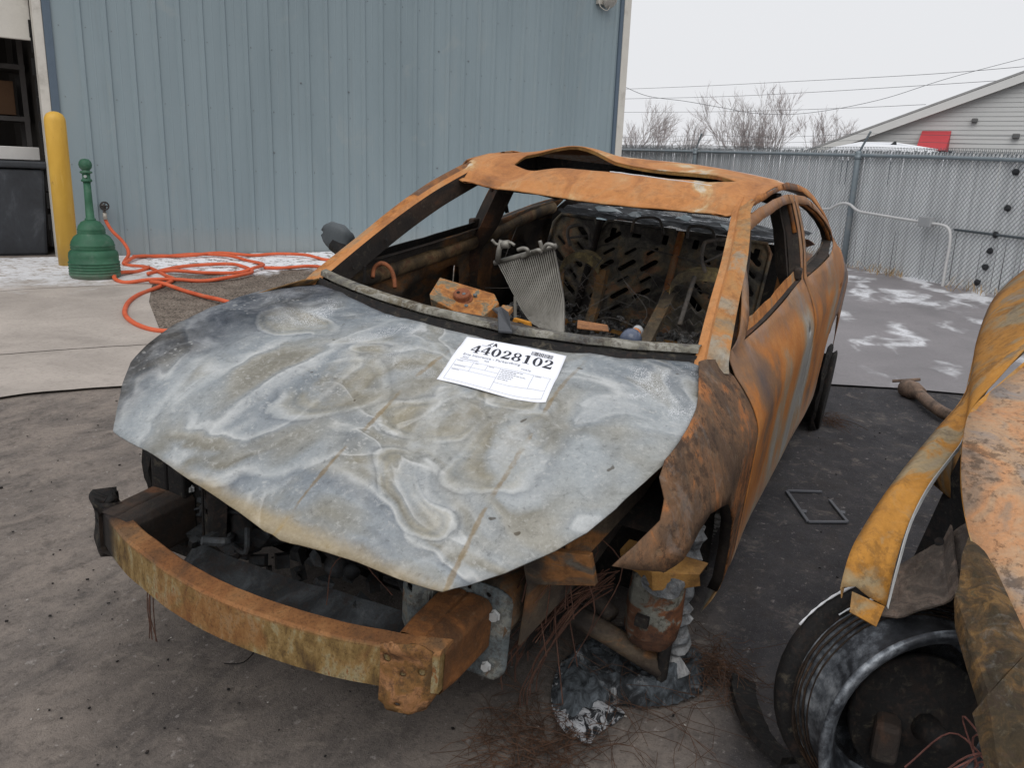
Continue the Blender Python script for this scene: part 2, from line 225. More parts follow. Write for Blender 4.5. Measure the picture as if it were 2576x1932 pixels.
def interp(t, tab):
    """smooth piecewise lookup; tab sorted by increasing key"""
    if t <= tab[0][0]: return tab[0][1]
    if t >= tab[-1][0]: return tab[-1][1]
    for i in range(len(tab)-1):
        (a, va), (b, vb) = tab[i], tab[i+1]
        if a <= t <= b:
            h = b-a; k = (t-a)/h; s = (vb-va)/h
            m0 = s if i == 0 else .5*(s+(va-tab[i-1][1])/(a-tab[i-1][0])); m1 = s if i == len(tab)-2 else .5*(s+(tab[i+2][1]-vb)/(tab[i+2][0]-b))
            return (2*k**3-3*k*k+1)*va+(k**3-2*k*k+k)*h*m0+(3*k*k-2*k**3)*vb+(k**3-k*k)*h*m1
def spline(pts, n=8, closed=False):
    """Catmull-Rom through points"""
    P = [Vector(p) for p in pts]; out = []; m = len(P)
    for i in range(m if closed else m-1):
        p0 = P[(i-1) % m] if (closed or i > 0) else P[i]*2-P[i+1]
        p1 = P[i]; p2 = P[(i+1) % m]; p3 = P[(i+2) % m] if (closed or i+2 < m) else p2*2-p1
        for k in range(n):
            t = k/n; out.append(.5*((2*p1)+(p2-p0)*t+(2*p0-5*p1+4*p2-p3)*t*t+(3*p1-p0-3*p2+p3)*t**3))
    if not closed: out.append(P[-1])
    return out
def rrect(cx, cy, w, h, ang=0, r=None, seg=3):
    """rounded slot outline"""
    r = r if r is not None else min(w, h)/2; pts = []
    for sx, sy, a0 in ((1, 1, 0), (-1, 1, 90), (-1, -1, 180), (1, -1, 270)):
        for k in range(seg+1):
            a = math.radians(a0+90*k/seg); pts.append((sx*(w/2-r)+r*math.cos(a), sy*(h/2-r)+r*math.sin(a)))
    c, s_ = math.cos(ang), math.sin(ang)
    return [(cx+x*c-y*s_, cy+x*s_+y*c) for x, y in pts]
def fbm(x, y=0, z=0, o=4): return mnoise.fractal(Vector((x, y, z)), 1.0, 2.0, o)
def tag(o, label, cat=None, group=None, kind=None):
    if label: o['label'] = label
    if cat: o['category'] = cat
    if group: o['group'] = group
    if kind: o['kind'] = kind
    return o
def empty(name, loc=(0, 0, 0), label=None, cat=None, group=None):
    o = bpy.data.objects.new(name, None); COL.objects.link(o); o.location = loc; o.empty_display_size = .1
    return tag(o, label, cat, group)
def gz(x, y): return .07-.015*max(x, -9)-.035*max(min(y, 6), -8)
# ================================================================== ground
def ground_mat():
    t = NT('asphalt_dusty', .92, 0, .2)
    x, y, z = t.xyz()
    big = t.noise(.9, 8, .62, .5); med = t.noise(3.5, 8, .7, .6, None, (1, 1.7, 1)); fine = t.noise(70, 5, .75); grit = t.noise(260, 3, .6)
    c = t.ramp(med, [(.25, srgb(82, 78, 76)), (.45, srgb(120, 112, 106)), (.6, srgb(138, 128, 120)), (.75, srgb(104, 98, 94))])
    # soot-black asphalt beside and behind the cars, with a ragged edge of its own
    e = t.math('ADD', t.math('MULTIPLY', x, .62), t.math('MULTIPLY', y, -1.0)); e = t.math('ADD', e, t.math('MULTIPLY', big, 1.1)); e = t.math('ADD', e, t.math('MULTIPLY', t.noise(6, 6, .7), .5))
    burn = t.mask(e, 1.05, .38)
    lim = t.mask(y, .15, .6); burn = t.math('MULTIPLY', burn, lim)
    dk = t.ramp(t.noise(5, 8, .7), [(.3, srgb(52, 52, 56)), (.55, srgb(70, 69, 72)), (.75, srgb(92, 88, 86))])
    c = t.mix(burn, c, dk)
    # sooty run-off in front of and below the burnt car
    d = t.math('ADD', t.math('POWER', t.math('MULTIPLY', t.math('ADD', x, -1.1), .65), 2), t.math('POWER', t.math('ADD', y, .1), 2)); s1 = t.mask(t.math('ADD', d, t.math('MULTIPLY', t.math('ADD', big, -.5), 1.6)), .95, .25)
    c = t.mix(t.math('MULTIPLY', s1, .55), c, srgb(58, 54, 53))
    c = t.mix(t.math('MULTIPLY', t.mask(t.noise(1.7, 8, .7, 1.2, None, (1, 2.2, 1)), .53, .66), .45), c, srgb(66, 62, 61))
    c = t.mix(t.math('MULTIPLY', t.mask(grit, .60, .70), .35), c, srgb(160, 152, 145))
    c = t.mix(t.math('MULTIPLY', t.mask(t.noise(38, 4, .6), .62, .72), .4), c, srgb(178, 172, 168))
    c = t.mix(t.math('MULTIPLY', t.mask(fine, .5, .34), .35), c, srgb(52, 49, 47))
    c = t.mix(t.math('MULTIPLY', t.mask(t.noise(14, 8, .75, .4), .50, .66), .45), c, srgb(64, 60, 58)); c = t.mix(t.math('MULTIPLY', t.mask(t.noise(9, 9, .75, .5), .53, .68), .35), c, srgb(150, 140, 130))
    t.color(c); t.bump(t.math('ADD', fine, t.math('MULTIPLY', grit, .5)), .7, .008); return t.m
def concrete_mat(name, base, snowy, wet=False):
    t = NT(name, .85, 0, .3)
    n = t.noise(1.6, 8, .65, .4); f = t.noise(45, 5, .7)
    c = t.ramp(n, [(.3, tuple(v*.72 for v in base[:3])+(1,)), (.55, base), (.75, tuple(min(1, v*1.2) for v in base[:3])+(1,))])
    c = t.mix(t.math('MULTIPLY', t.mask(f, .5, .35), .35), c, tuple(v*.5 for v in base[:3])+(1,))
    c = t.mix(t.math('MULTIPLY', t.mask(t.noise(4, 7, .7, .5), .58, .68), .3), c, tuple(v*.55 for v in base[:3])+(1,))
    x, y, z = t.xyz()
    if snowy == 'wall':                       # thin wind-blown snow that thickens towards the building
        d = t.math('ADD', t.math('MULTIPLY', x, .489), t.math('MULTIPLY', y, .872))       # distance along the wall normal
        k = t.math('ADD', d, t.math('MULTIPLY', t.math('ADD', t.noise(2.2, 7, .68, .4, None, (1, 1.5, 1)), -.5), 2.6))
        sn = t.mask(k, -5.0, -5.9); sn = t.math('MULTIPLY', sn, t.mask(t.noise(14, 6, .7), .36, .52))
    else:
        w = t.warp(.5, 2.5); mp = t.n('ShaderNodeMapping'); t.put(mp.inputs[0], w); mp.inputs['Rotation'].default_value = (0, 0, .9); mp.inputs['Scale'].default_value = (.55, 1.5, 1)
        p = t.noise(1.5, 4, .5, .1, mp.outputs[0]); far = t.mask(x, -4.5, -9.0)
        sn = t.mask(t.math('ADD', p, t.math('MULTIPLY', far, .13)), .56, .70)
        sn = t.math('MULTIPLY', sn, t.mask(t.noise(25, 5, .7), .3, .5))
    c = t.mix(t.math('MULTIPLY', sn, .85), c, (.72, .73, .76, 1))
    t.color(c); t.bump(t.math('ADD', f, t.math('MULTIPLY', sn, .6)), .3, .005)
    if wet: t.rough(t.math('ADD', t.math('MULTIPLY', n, .5), .25))
    return t.m
m_asphalt = ground_mat()
m_slab = concrete_mat('concrete_apron', srgb(172, 163, 155), 'wall'); m_rslab = concrete_mat('concrete_wet_grey', srgb(128, 124, 126), 'patch', True)
def ground_sheet(poly, dz, step, rough=0.0):
    return sheet(poly, lambda x, y: (x, y, gz(x, y)+dz+(rough*fbm(x*3, y*3) if rough else 0)), step)
gm = MB(); NX = 90; NY = 90
def span(i, n, lo, hi, c):
    u = i/n*2-1; return c+(abs(u)**2.2)*(hi-c if u > 0 else lo-c)*(1 if u > 0 else 1)
xs = [span(i, NX, -300, 60, 0) for i in range(NX+1)]; ys = [span(i, NY, -200, 200, 0) for i in range(NY+1)]
gm.v = [(x, y, gz(x, y)+.006*fbm(x*1.3, y*1.3)*(1 if abs(x)+abs(y) < 20 else 0)-.006) for x in xs for y in ys]
gm.f = [(i*(NY+1)+j, (i+1)*(NY+1)+j, (i+1)*(NY+1)+j+1, i*(NY+1)+j+1) for i in range(NX) for j in range(NY)]
tag(gm.build('ground', m_asphalt, smooth=True), None, kind='structure')
DR = Vector((-.8722, .4891, 0)); NRM = Vector((.4891, .8722, 0)); WA = Vector(K['wall_a'])
def wp(s, z, off=0.0): return Vector((WA.x+DR.x*s+NRM.x*off, WA.y+DR.y*s+NRM.y*off, z))
# left concrete apron, split along its joints into three slabs
ap = [(p[0], p[1]) for p in K['slab']]
c1 = [(p[0], p[1]) for p in K['crack1']]; c2 = [(p[0], p[1]) for p in K['crack2']]
front = [ap[0], ap[1], ap[2], ap[3], ap[4], ap[5], (ap[6][0]+.0, ap[6][1])]
def off(pts, d): return [(x+.489*d, y+.872*d) for x, y in pts]
def jag(pts):
    out = []
    for a, b in zip(pts, pts[1:]):
        k = max(1, int(math.hypot(b[0]-a[0], b[1]-a[1])/.05)); out += [(a[0]+(b[0]-a[0])*t/k, a[1]+(b[1]-a[1])*t/k) for t in range(k)]
    return [(x+.006*fbm(i*3.1, 1), y+.012*fbm(i*2.3, 5)) for i, (x, y) in enumerate(out+[pts[-1]])]
edge0 = jag([(2.6, -3.6), ap[0], ap[1], ap[2], ap[3], ap[4], ap[5]])
mid1 = jag([(1.9, -4.35)]+c1[:]); mid2 = jag([(1.0, -6.1)]+c2)
P1 = edge0+[(-.30, -2.72)]+[off([p], .007)[0] for p in mid1[::-1]]
P2 = [off([p], -.007)[0] for p in mid1]+[ap[7], ap[8], (c2[-1][0]+.06, c2[-1][1]+.03)]+[off([p], .006)[0] for p in mid2[::-1]]
back = wp(-5.2, 0, .05), wp(-1.0, 0, .05)
P3 = [off([p], -.006)[0] for p in mid2]+[(-2.35, -5.1), (back[1].x, back[1].y), (back[0].x, back[0].y)]
for nm, P in (('concrete_slab', P1), ('concrete_slab', P2), ('concrete_slab', P3)):
    o = ground_sheet(P, .010, .12).build(nm, m_slab, smooth=True); tag(o, None, kind='structure')
# gritty ground between the apron and the wall, dusted with snow
t = NT('grit_and_snow', .95, 0, .1); x, y, z = t.xyz()
c = t.ramp(t.noise(5, 9, .75), [(.3, srgb(88, 80, 74)), (.5, srgb(128, 117, 107)), (.7, srgb(150, 139, 128))])
c = t.mix(t.mask(t.noise(60, 5, .7), .52, .4), c, srgb(58, 52, 49))
d = t.math('ADD', t.math('MULTIPLY', x, .489), t.math('MULTIPLY', y, .872)); k = t.math('ADD', d, t.math('MULTIPLY', t.math('ADD', t.noise(1.6, 6, .65, .5), -.5), 2.4))
sn = t.math('MULTIPLY', t.mask(k, -5.35, -5.8), t.mask(t.noise(11, 8, .75), .40, .50))
c = t.mix(sn, c, (.80, .81, .84, 1)); t.color(c); t.bump(t.noise(50, 6, .7), .7, .01)
P4 = [(ap[6][0]+.1, ap[6][1]+.3), (-2.6, -.9), (-9.6, -2.6)]+[(wp(5.8, 0, .03).x, wp(5.8, 0, .03).y), (wp(-1.2, 0, .03).x, wp(-1.2, 0, .03).y)]+[(-2.3, -5.2), (c2[-1][0]+.03, c2[-1][1]), ap[8], ap[7]]
tag(ground_sheet(P4, .004, .12, .006).build('grit_strip', t.m, smooth=True), 'brown grit strewn along the foot of the metal wall', kind='structure')
rs = [(p[0], p[1]) for p in K['rslab']]
P5 = jag([(-2.05, .3)]+rs+[(-3.2, 3.2), (-3.6, 4.6)])+[(-7.2, 4.4), (-12.5, -1.2), (-12.5, -3.4), (-9.2, -2.9)]
tag(ground_sheet(P5, .008, .15).build('concrete_yard', m_rslab, smooth=True), None, kind='structure')

# ================================================================== metal building
def steel_wall_mat():
    t = NT('wall_blue_grey', .55, 0, .35)
    n = t.noise(1.1, 5, .6, .3, None, (1, 1, .25)); f = t.noise(60, 3, .6)
    c = t.ramp(n, [(.3, srgb(122, 136, 142)), (.6, srgb(131, 145, 151)), (.8, srgb(138, 150, 154))])
    c = t.mix(t.math('MULTIPLY', t.mask(t.noise(3, 7, .7, .4, None, (1, 1, .2)), .55, .75), .2), c, srgb(152, 152, 146))
    z = t.xyz()[2]; c = t.mix(t.math('MULTIPLY', t.mask(t.math('ADD', z, t.math('MULTIPLY', n, .3)), .55, .3), .3), c, srgb(150, 147, 142))
    c = t.mix(t.math('MULTIPLY', t.mask(t.noise(14, 6, .7, .2, None, (1, 1, .03)), .56, .70), .16), c, srgb(104, 108, 108)); c = t.mix(t.math('MULTIPLY', t.mask(t.noise(2.2, 8, .7, .6), .56, .70), .14), c, srgb(168, 166, 158))
    t.color(c); t.bump(t.noise(.9, 3, .5), .12, .05); return t.m
m_wall = steel_wall_mat(); m_navy = speckled('trim_slate_blue', srgb(82, 96, 110), .15, 5, .5); m_white = speckled('trim_off_white', srgb(196, 192, 184), .12, 6, .6, dirt=srgb(120, 112, 102))
m_screw = speckled('screw_head_dull', srgb(110, 117, 121), .2, 40, .5)
B = empty('metal_building', wp(0, .3), 'large blue grey ribbed metal building with roller door opening', 'building')
BL = Vector(B.location)
def wl(s, z, o=0.0): return wp(s, z, o)-BL
PITCH = .2375; SJ = -1.63; S1 = 5.80; ZT = 4.7
def rib_profile(s0, s1):
    pts = [(s0, 0)]; k = math.ceil((s0-K['rib0'])/PITCH)
    while True:
        r = K['rib0']+k*PITCH
        if r+.035 > s1: break
        if r-.035 > s0:
            pts += [(r-.030, 0), (r-.016, .019), (r+.016, .019), (r+.030, 0), (r+.112, 0), (r+.115, .0012), (r+.121, .0012), (r+.124, 0)]
        k += 1
    return pts+[(s1, 0)]
s = SJ; PW = PITCH*4; s = SJ; nxt = K['rib0']-PITCH/2-PW*2
screws = MB()
while s < S1-.01:
    e = nxt
    while e <= s+.05: e += PW
    e = min(e, S1)
    pr = [p for p in rib_profile(s, e) if s <= p[0] <= e]
    m = MB(); m.strip([wl(a, .1, o) for a, o in pr], [wl(a, ZT, o) for a, o in pr]); m.build('wall_panel', m_wall, B, solid=.002)
    s = e; nxt = e+PW
for zr, jz in ((.62, 0), (1.28, .01), (1.95, 0), (2.62, .01), (3.3, 0)):
    k = -8
    while K['rib0']+k*PITCH < S1-.05:
        r = K['rib0']+k*PITCH+.055
        if r > SJ+.05: screws.lathe([(.0065, 0), (.006, .003), (.003, .0045), (0, .0045)], wl(r, zr+random.uniform(-.006, .006), .001), NRM, 7)
        k += 1
for r, zz in ((.9, 2.3), (1.5, 2.25), (2.2, 2.9), (2.75, 2.85), (3.2, 2.78), (1.95, 1.45), (2.75, 1.4), (.55, 1.5)): screws.lathe([(.012, 0), (.011, .006), (.004, .009), (0, .009)], wl(r, zz, .001), NRM, 8)
o = screws.build('screw_heads', m_screw, B); o['kind'] = 'stuff'
# corner trim
m = MB(); m.prism([wl(S1, 0, .0), wl(S1, 0, .03), wl(S1+.06, 0, .034), wl(S1+.06, 0, -.0)], (0, 0, ZT)); m.build('corner_trim', m_navy, B, bevel=.003)
m = MB(); m.prism([wl(S1+.0605, 0, -.05), wl(S1+.0605, 0, .045), wl(S1+.19, 0, .045), wl(S1+.19, 0, -.05)], (0, 0, ZT)); m.build('corner_post', m_white, B, bevel=.004)
# end wall running back from the corner, rear and roof
pr = rib_profile(K['rib0']-.1, K['rib0']+12)
b0 = K['rib0']-.1
m = MB(); m.strip([wl(S1+.12+o, .1, -.06-(a-b0)) for a, o in pr], [wl(S1+.12+o, ZT, -.06-(a-b0)) for a, o in pr]); m.build('end_wall', m_wall, B)
m = MB(); m.add([wl(-9, ZT, .3), wl(S1+.4, ZT, .3), wl(S1+.4, ZT+1.6, -6), wl(-9, ZT+1.6, -6), wl(-9, ZT, -12.3), wl(S1+.4, ZT, -12.3)], [(0, 1, 2, 3), (3, 2, 5, 4)]); m.build('roof', m_navy, B, solid=.1)
m = MB(); m.add([wl(-9, .1, -12), wl(S1, .1, -12), wl(S1, ZT, -12), wl(-9, ZT, -12)], [(0, 1, 2, 3)]); m.build('rear_wall', m_wall, B)
# door opening at the left: jamb trims, raised door, wall above and beyond
m = MB(); m.prism([wl(SJ-.002, .1, -.14), wl(SJ-.002, .1, .025), wl(SJ-.075, .1, .025), wl(SJ-.075, .1, -.14)], (0, 0, ZT-.1)); m.build('door_jamb', m_navy, B, bevel=.004)
m = MB(); m.prism([wl(SJ-.077, .1, -.16), wl(SJ-.077, .1, .012), wl(SJ-.16, .1, .012), wl(SJ-.16, .1, -.16)], (0, 0, ZT-.1)); m.build('door_jamb', m_white, B, bevel=.006)
DZ = 2.46
for k in range(4):
    m = MB(); m.box((wl(SJ-.16-1.8, DZ+.28+k*.56, -.22)), (3.6, .045, .553), Matrix.Rotation(math.atan2(DR.y, DR.x), 3, 'Z')); m.build('door_section', m_white, B, bevel=.008)
m = MB()
for s_ in range(12): m.box(wl(SJ-.165, .5+s_*.19+random.uniform(-.03, .03), -.19), (.02+random.random()*.03, .03, .16), Matrix.Rotation(math.atan2(DR.y, DR.x), 3, 'Z'))
m.build('weather_strip', speckled('perished_rubber', srgb(26, 25, 25), .3, 20, .9), B)
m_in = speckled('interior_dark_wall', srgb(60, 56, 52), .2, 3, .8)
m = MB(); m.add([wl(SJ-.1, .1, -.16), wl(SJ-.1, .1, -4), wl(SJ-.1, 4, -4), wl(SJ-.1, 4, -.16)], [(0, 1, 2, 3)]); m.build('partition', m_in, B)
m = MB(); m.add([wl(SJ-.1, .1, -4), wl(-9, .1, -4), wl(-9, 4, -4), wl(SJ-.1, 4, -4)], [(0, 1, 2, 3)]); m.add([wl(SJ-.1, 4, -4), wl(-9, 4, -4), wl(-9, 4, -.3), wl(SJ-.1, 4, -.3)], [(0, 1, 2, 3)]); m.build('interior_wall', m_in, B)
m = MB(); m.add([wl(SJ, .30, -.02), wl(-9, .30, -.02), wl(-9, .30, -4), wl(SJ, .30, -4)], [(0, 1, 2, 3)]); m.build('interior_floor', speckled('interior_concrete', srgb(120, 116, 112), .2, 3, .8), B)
# shelving, cartons, bin just inside the door
RZ = Matrix.Rotation(math.atan2(DR.y, DR.x), 3, 'Z')
def bx(nm, s, z, o, w, d, h, mat, lab, cat, group=None, rz=0, bev=.006):
    e = wp(s, z, o); q = Matrix.Rotation(rz, 3, 'Z') @ RZ; mm = MB(); mm.box((0, 0, h/2), (w, d, h), q); ob = mm.build(nm, mat, bevel=bev); ob.location = e; return tag(ob, lab, cat, group)
m_card = speckled('cardboard_brown', srgb(112, 84, 62), .2, 6, .85); m_wbox = speckled('white_carton', srgb(205, 203, 200), .1, 5, .7); m_steel = speckled('grey_shelf_steel', srgb(96, 92, 90), .25, 7, .6)
sh = empty('shelf_rack', wp(SJ-1.0, .30, -1.6), 'grey steel rack in the dark behind the roller door', 'shelf')
for z_, in ((.95,), (1.45,), (2.0,), (2.6,)):
    mm = MB(); mm.box((0, 0, z_), (1.7, .6, .05), RZ); mm.build('shelf', m_steel, sh)
for a in (-.82, .82):
    for b_ in (-.28, .28):
        mm = MB(); mm.box(RZ @ Vector((a, b_, 1.4)), (.05, .05, 2.8), RZ); mm.build('upright', m_steel, sh)
mm = MB(); mm.tube([RZ @ Vector((-.7, .31, 1.45)), RZ @ Vector((.3, .33, 1.02))], .012, 6); mm.build('brace', m_white, sh)
bx('cardboard_box', SJ-.55, 1.79, -1.55, .55, .4, .36, m_card, 'brown cardboard box on the rack nearest the door jamb', 'box', 'cartons inside the door')
bx('cardboard_box', SJ-1.12, 1.79, -1.55, .5, .4, .30, m_card, 'lower brown cardboard box at the left picture edge', 'box', 'cartons inside the door')
bx('cardboard_box', SJ-.7, 2.34, -1.6, .6, .4, .22, speckled('old_carton', srgb(70, 56, 46), .3, 5, .9), 'dark shallow carton on the upper shelf inside the door', 'box', 'cartons inside the door')
m_bin = NT('bin_black_plastic', .6, 0, .4); nn = m_bin.noise(4, 7, .7, .6, None, (1, 1, .5)); m_bin.color(m_bin.ramp(nn, [(.35, srgb(36, 38, 42)), (.6, srgb(52, 55, 60)), (.75, srgb(80, 83, 88))])); m_bin = m_bin.m
tb = empty('wheeled_bin', wp(SJ-.53, .30, -.55), 'large black plastic bin standing inside the roller door', 'bin')
mm = MB(); mm.box((0, 0, .48), (.62, .7, .88), RZ @ Matrix.Identity(3), 1.14); mm.build('body', m_bin, tb, bevel=.03)
mm = MB(); mm.box((0, 0, .965), (.78, .86, .07), RZ); mm.build('lid', m_bin, tb, bevel=.02)
mm = MB(); mm.box(RZ @ Vector((0, .43, .885)), (.7, .04, .05), RZ); mm.build('rim', m_bin, tb, bevel=.01)
bx('white_carton', SJ-.42, 1.31, -.5, .42, .3, .13, m_wbox, 'white carton with open flap lying on the black bin', 'box', 'cartons inside the door', .25)
bx('white_carton', SJ-.82, 1.31, -.45, .3, .3, .15, m_wbox, 'small white carton on the bin at the left picture edge', 'box', 'cartons inside the door', -.1)
# flood light high on the wall, near the corner
fl = empty('flood_light', wp(K['lamp'][0], 3.85, .02), 'weathered flood lamp high on the wall near its corner', 'lamp')
m_lamp = speckled('lamp_housing_white', srgb(176, 172, 164), .2, 20, .5, dirt=srgb(90, 84, 78))
mm = MB(); mm.lathe([(.03, -.1), (.07, -.08), (.095, 0), (.1, .06), (.085, .065)], NRM*.10+Vector((0, 0, -.02)), (NRM+Vector((0, 0, -1.0))), 16); mm.build('housing', m_lamp, fl, smooth=True)
mm = MB(); mm.lathe([(0, .04), (.084, .04)], NRM*.10+Vector((0, 0, -.02)), (NRM+Vector((0, 0, -1.0))), 16); mm.build('lens', speckled('lamp_glass', srgb(140, 142, 140), .1, 20, .15), fl)
mm = MB(); mm.box(NRM*.02+DR*-.05, (.2, .05, .16), RZ); mm.tube(spline([NRM*.03+DR*-.12, NRM*.07+DR*-.13+Vector((0, 0, -.12)), NRM*.1+DR*-.02+Vector((0, 0, -.16)), NRM*.1+DR*.04+Vector((0, 0, -.05))], 5), .008, 5); mm.build('bracket', m_lamp, fl, bevel=.004)
# bollard
m_yel = NT('bollard_yellow', .5, 0, .4); c = m_yel.ramp(m_yel.noise(5, 6, .6, .3, None, (1, 1, .3)), [(.3, srgb(196, 152, 58)), (.6, srgb(212, 168, 70)), (.8, srgb(196, 160, 84))]); c = m_yel.mix(m_yel.math('MULTIPLY', m_yel.mask(m_yel.noise(16, 7, .7), .62, .7), .5), c, srgb(120, 92, 50)); c = m_yel.mix(m_yel.math('MULTIPLY', m_yel.mask(m_yel.math('ADD', m_yel.xyz()[2], m_yel.math('MULTIPLY', m_yel.noise(7, 7, .7), .5)), .55, .2), .45), c, srgb(150, 132, 92)); c = m_yel.mix(m_yel.math('MULTIPLY', m_yel.mask(m_yel.noise(26, 4, .6, 0, None, (1, 1, .12)), .58, .68), .25), c, srgb(226, 200, 130)); m_yel = m_yel.color(c).m
bo = tag(MB().lathe([(.092, -.1), (.092, 1.36), (.088, 1.39), (.07, 1.425), (.035, 1.445), (0, 1.45)], (0, 0, 0), (0, 0, 1), 28).build('bollard', m_yel, smooth=True), 'tall yellow plastic sleeved bollard beside the roller door jamb', 'bollard'); bo.location = K['bollard']
# smokers' receptacle
m_green = NT('receptacle_green', .55, 0, .35); cg = m_green.ramp(m_green.noise(6, 6, .6), [(.3, srgb(36, 78, 58)), (.6, srgb(50, 96, 72)), (.8, srgb(70, 110, 90))]); zg = m_green.xyz()[2]; cg = m_green.mix(m_green.math('MULTIPLY', m_green.mask(m_green.noise(9, 8, .75, .4), .50, .68), .4), cg, srgb(96, 116, 102)); cg = m_green.mix(m_green.math('MULTIPLY', m_green.mask(m_green.math('ADD', zg, m_green.math('MULTIPLY', m_green.noise(12, 6, .7), .14)), .16, .06), .6), cg, srgb(120, 118, 110)); m_green.color(cg); m_green = m_green.m
rc = empty('cigarette_receptacle', K['recept'], 'green bell shaped cigarette receptacle with slim neck and ball top', 'ash bin')
pf = [(.0, 0), (.20, 0), (.205, .02)]
for k in range(5): z_ = .03+k*.026; pf += [(.212, z_), (.216, z_+.010), (.212, z_+.018), (.205, z_+.022)]
pf += [(.208, .20), (.203, .235), (.18, .262)]
MB().lathe(pf, seg=40).build('base', m_green, rc, smooth=True)
pf = [(.18, .255)]
for k in range(2): z_ = .265+k*.024; pf += [(.182, z_), (.186, z_+.010), (.180, z_+.020)]
pf += [(.176, .33), (.15, .375), (.115, .40), (.114, .405), (.117, .413), (.114, .422), (.114, .428), (.117, .436), (.113, .446), (.105, .47), (.08, .505), (.05, .52)]
MB().lathe(pf, seg=36).build('body', m_green, rc, smooth=True)
MB().lathe([(.046, .51), (.046, .535), (.036, .54), (.032, .70), (.030, .86)], seg=20).build('neck', m_green, rc, smooth=True)
MB().lathe([(.03, .855), (.043, .858), (.046, .868), (.040, .88), (.033, .885), (.033, .925)], seg=20).build('collar', m_green, rc, smooth=True)
mm = MB(); mm.lathe([(.033, .925), (.05, .935), (.052, .945), (.03, .955), (.035, .962), (.05, .98), (.055, 1.005), (.05, 1.03), (.032, 1.052), (0, 1.058)], seg=20); mm.build('ball_cap', m_green, rc, smooth=True)
mm = MB(); mm.lathe([(.013, 0), (.013, .012), (0, .012)], Vector((.026, .022, .905)), (.76, .65, 0), 12); mm.build('opening', speckled('receptacle_hole', srgb(150, 156, 154), .1, 30, .6), rc)
# tap and hose
tp = empty('wall_tap', wp(K['tap'][0], K['tap'][1]+.02, .0), 'brass garden tap with round handle on the metal wall', 'tap')
m_brass = speckled('tap_metal', srgb(96, 92, 88), .3, 40, .4, metal=.6)
mm = MB(); mm.lathe([(.03, 0), (.028, .02), (.016, .022), (.016, .10), (.02, .11)], (0, 0, 0), NRM, 12); mm.tube([NRM*.08, NRM*.09+Vector((0, 0, -.05)), NRM*.09+Vector((0, 0, -.08))], .016, 8); mm.build('body', m_brass, tp, smooth=True)
mm = MB(); ring = [NRM*.125+DR*(.04*math.cos(a))+Vector((0, 0, .012+.04*math.sin(a))) for a in [2*math.pi*k/14 for k in range(14)]]; mm.tube(ring, .009, 6, closed=True); mm.tube([ring[0], ring[7]], .006, 5); mm.tube([ring[3], ring[10]], .006, 5); mm.tube([NRM*.1+Vector((0, 0, .012)), NRM*.13+Vector((0, 0, .012))], .008, 6); mm.build('handle', speckled('tap_handle', srgb(50, 46, 44), .3, 40, .6), tp, smooth=True)
m_hose = NT('hose_orange', .6, 0, .3); c = m_hose.ramp(m_hose.noise(9, 6, .6), [(.3, srgb(188, 84, 52)), (.6, srgb(206, 98, 64)), (.8, srgb(196, 112, 82))]); m_hose.color(m_hose.mix(m_hose.math('MULTIPLY', m_hose.mask(m_hose.noise(5, 7, .7), .58, .7), .4), c, srgb(176, 138, 112))); m_hose = m_hose.m
H0 = Vector(K['hose'][0][0]); ho = empty('garden_hose', (H0.x, H0.y, gz(H0.x, H0.y)), 'orange rubber hose in loose loops on snowy ground under the tap', 'hose')
def hz_(p): return (p[0], p[1], gz(p[0], p[1])+.020)
mm = MB(); first = [Vector(p) for p in K['hose_drop']]; tapb = wp(K['tap'][0], K['tap'][1]-.06, .09)
run = [tapb]+first+[Vector((-2.72, -6.09, gz(-2.72, -6.09)+.05))]+[Vector(hz_(p)) for p in K['hose'][0][2:]]
mm.tube([p-ho.location for p in spline(run, 6)], .018, 8)
for i, ln in enumerate(K['hose'][1:]):
    pts = [Vector(hz_(p))+Vector((0, 0, .012*((i+j) % 3))) for j, p in enumerate(ln)]
    if i == 0: pts = [Vector((-2.80, -6.12, gz(-2.8, -6.12)+.03)), Vector((-2.95, -6.05, gz(-2.95, -6.05)+.03))]+[p+Vector((0.05, .10, 0)) for p in pts[3:]]
    mm.tube([p-ho.location for p in spline(pts, 6)], .018, 8)
mm.build('hose_tube', m_hose, ho, smooth=True)
mm = MB(); mm.tube([tapb-ho.location+Vector((0, 0, .02)), tapb-ho.location+Vector((0, 0, -.05))], .021, 10); mm.build('coupling', speckled('hose_coupling', srgb(176, 170, 160), .2, 40, .4, metal=.5), ho, smooth=True)

# ================================================================== chain-link fence with slats
F0 = Vector(K['fence'][0]); FD = Vector(K['fence'][1]).normalized(); FN = Vector((FD.y, -FD.x, 0))
if FN.dot(Vector(K['camC'])-F0) < 0: FN = -FN
def fpnt(s, h, o=0.0):
    p = F0+FD*s+FN*o; return Vector((p.x, p.y, gz(p.x, p.y)+h))
FE = empty('chain_link_fence', fpnt(-2, 0), 'grey chain link fence with pale privacy slats along the yard', 'fence'); FB = Vector(FE.location)
m_galv = speckled('galvanised_pipe', srgb(124, 134, 140), .18, 8, .45, metal=.25, dirt=srgb(150, 150, 148)); m_slat = NT('slat_pale_grey', .6, 0, .3)
oi = m_slat.n('ShaderNodeObjectInfo'); c = m_slat.ramp(oi.outputs['Random'], [(0, srgb(206, 208, 210)), (.5, srgb(220, 222, 224)), (1, srgb(232, 234, 236))]); c = m_slat.mix(m_slat.math('MULTIPLY', m_slat.mask(m_slat.noise(9, 6, .65), .5, .68), .55), c, (.74, .75, .77, 1)); m_slat.color(c); m_slat = m_slat.m
m_wire = speckled('fence_wire', srgb(92, 100, 104), .2, 30, .5, metal=.3)
SA, SB, FH = -8.6, 7.6, 1.72
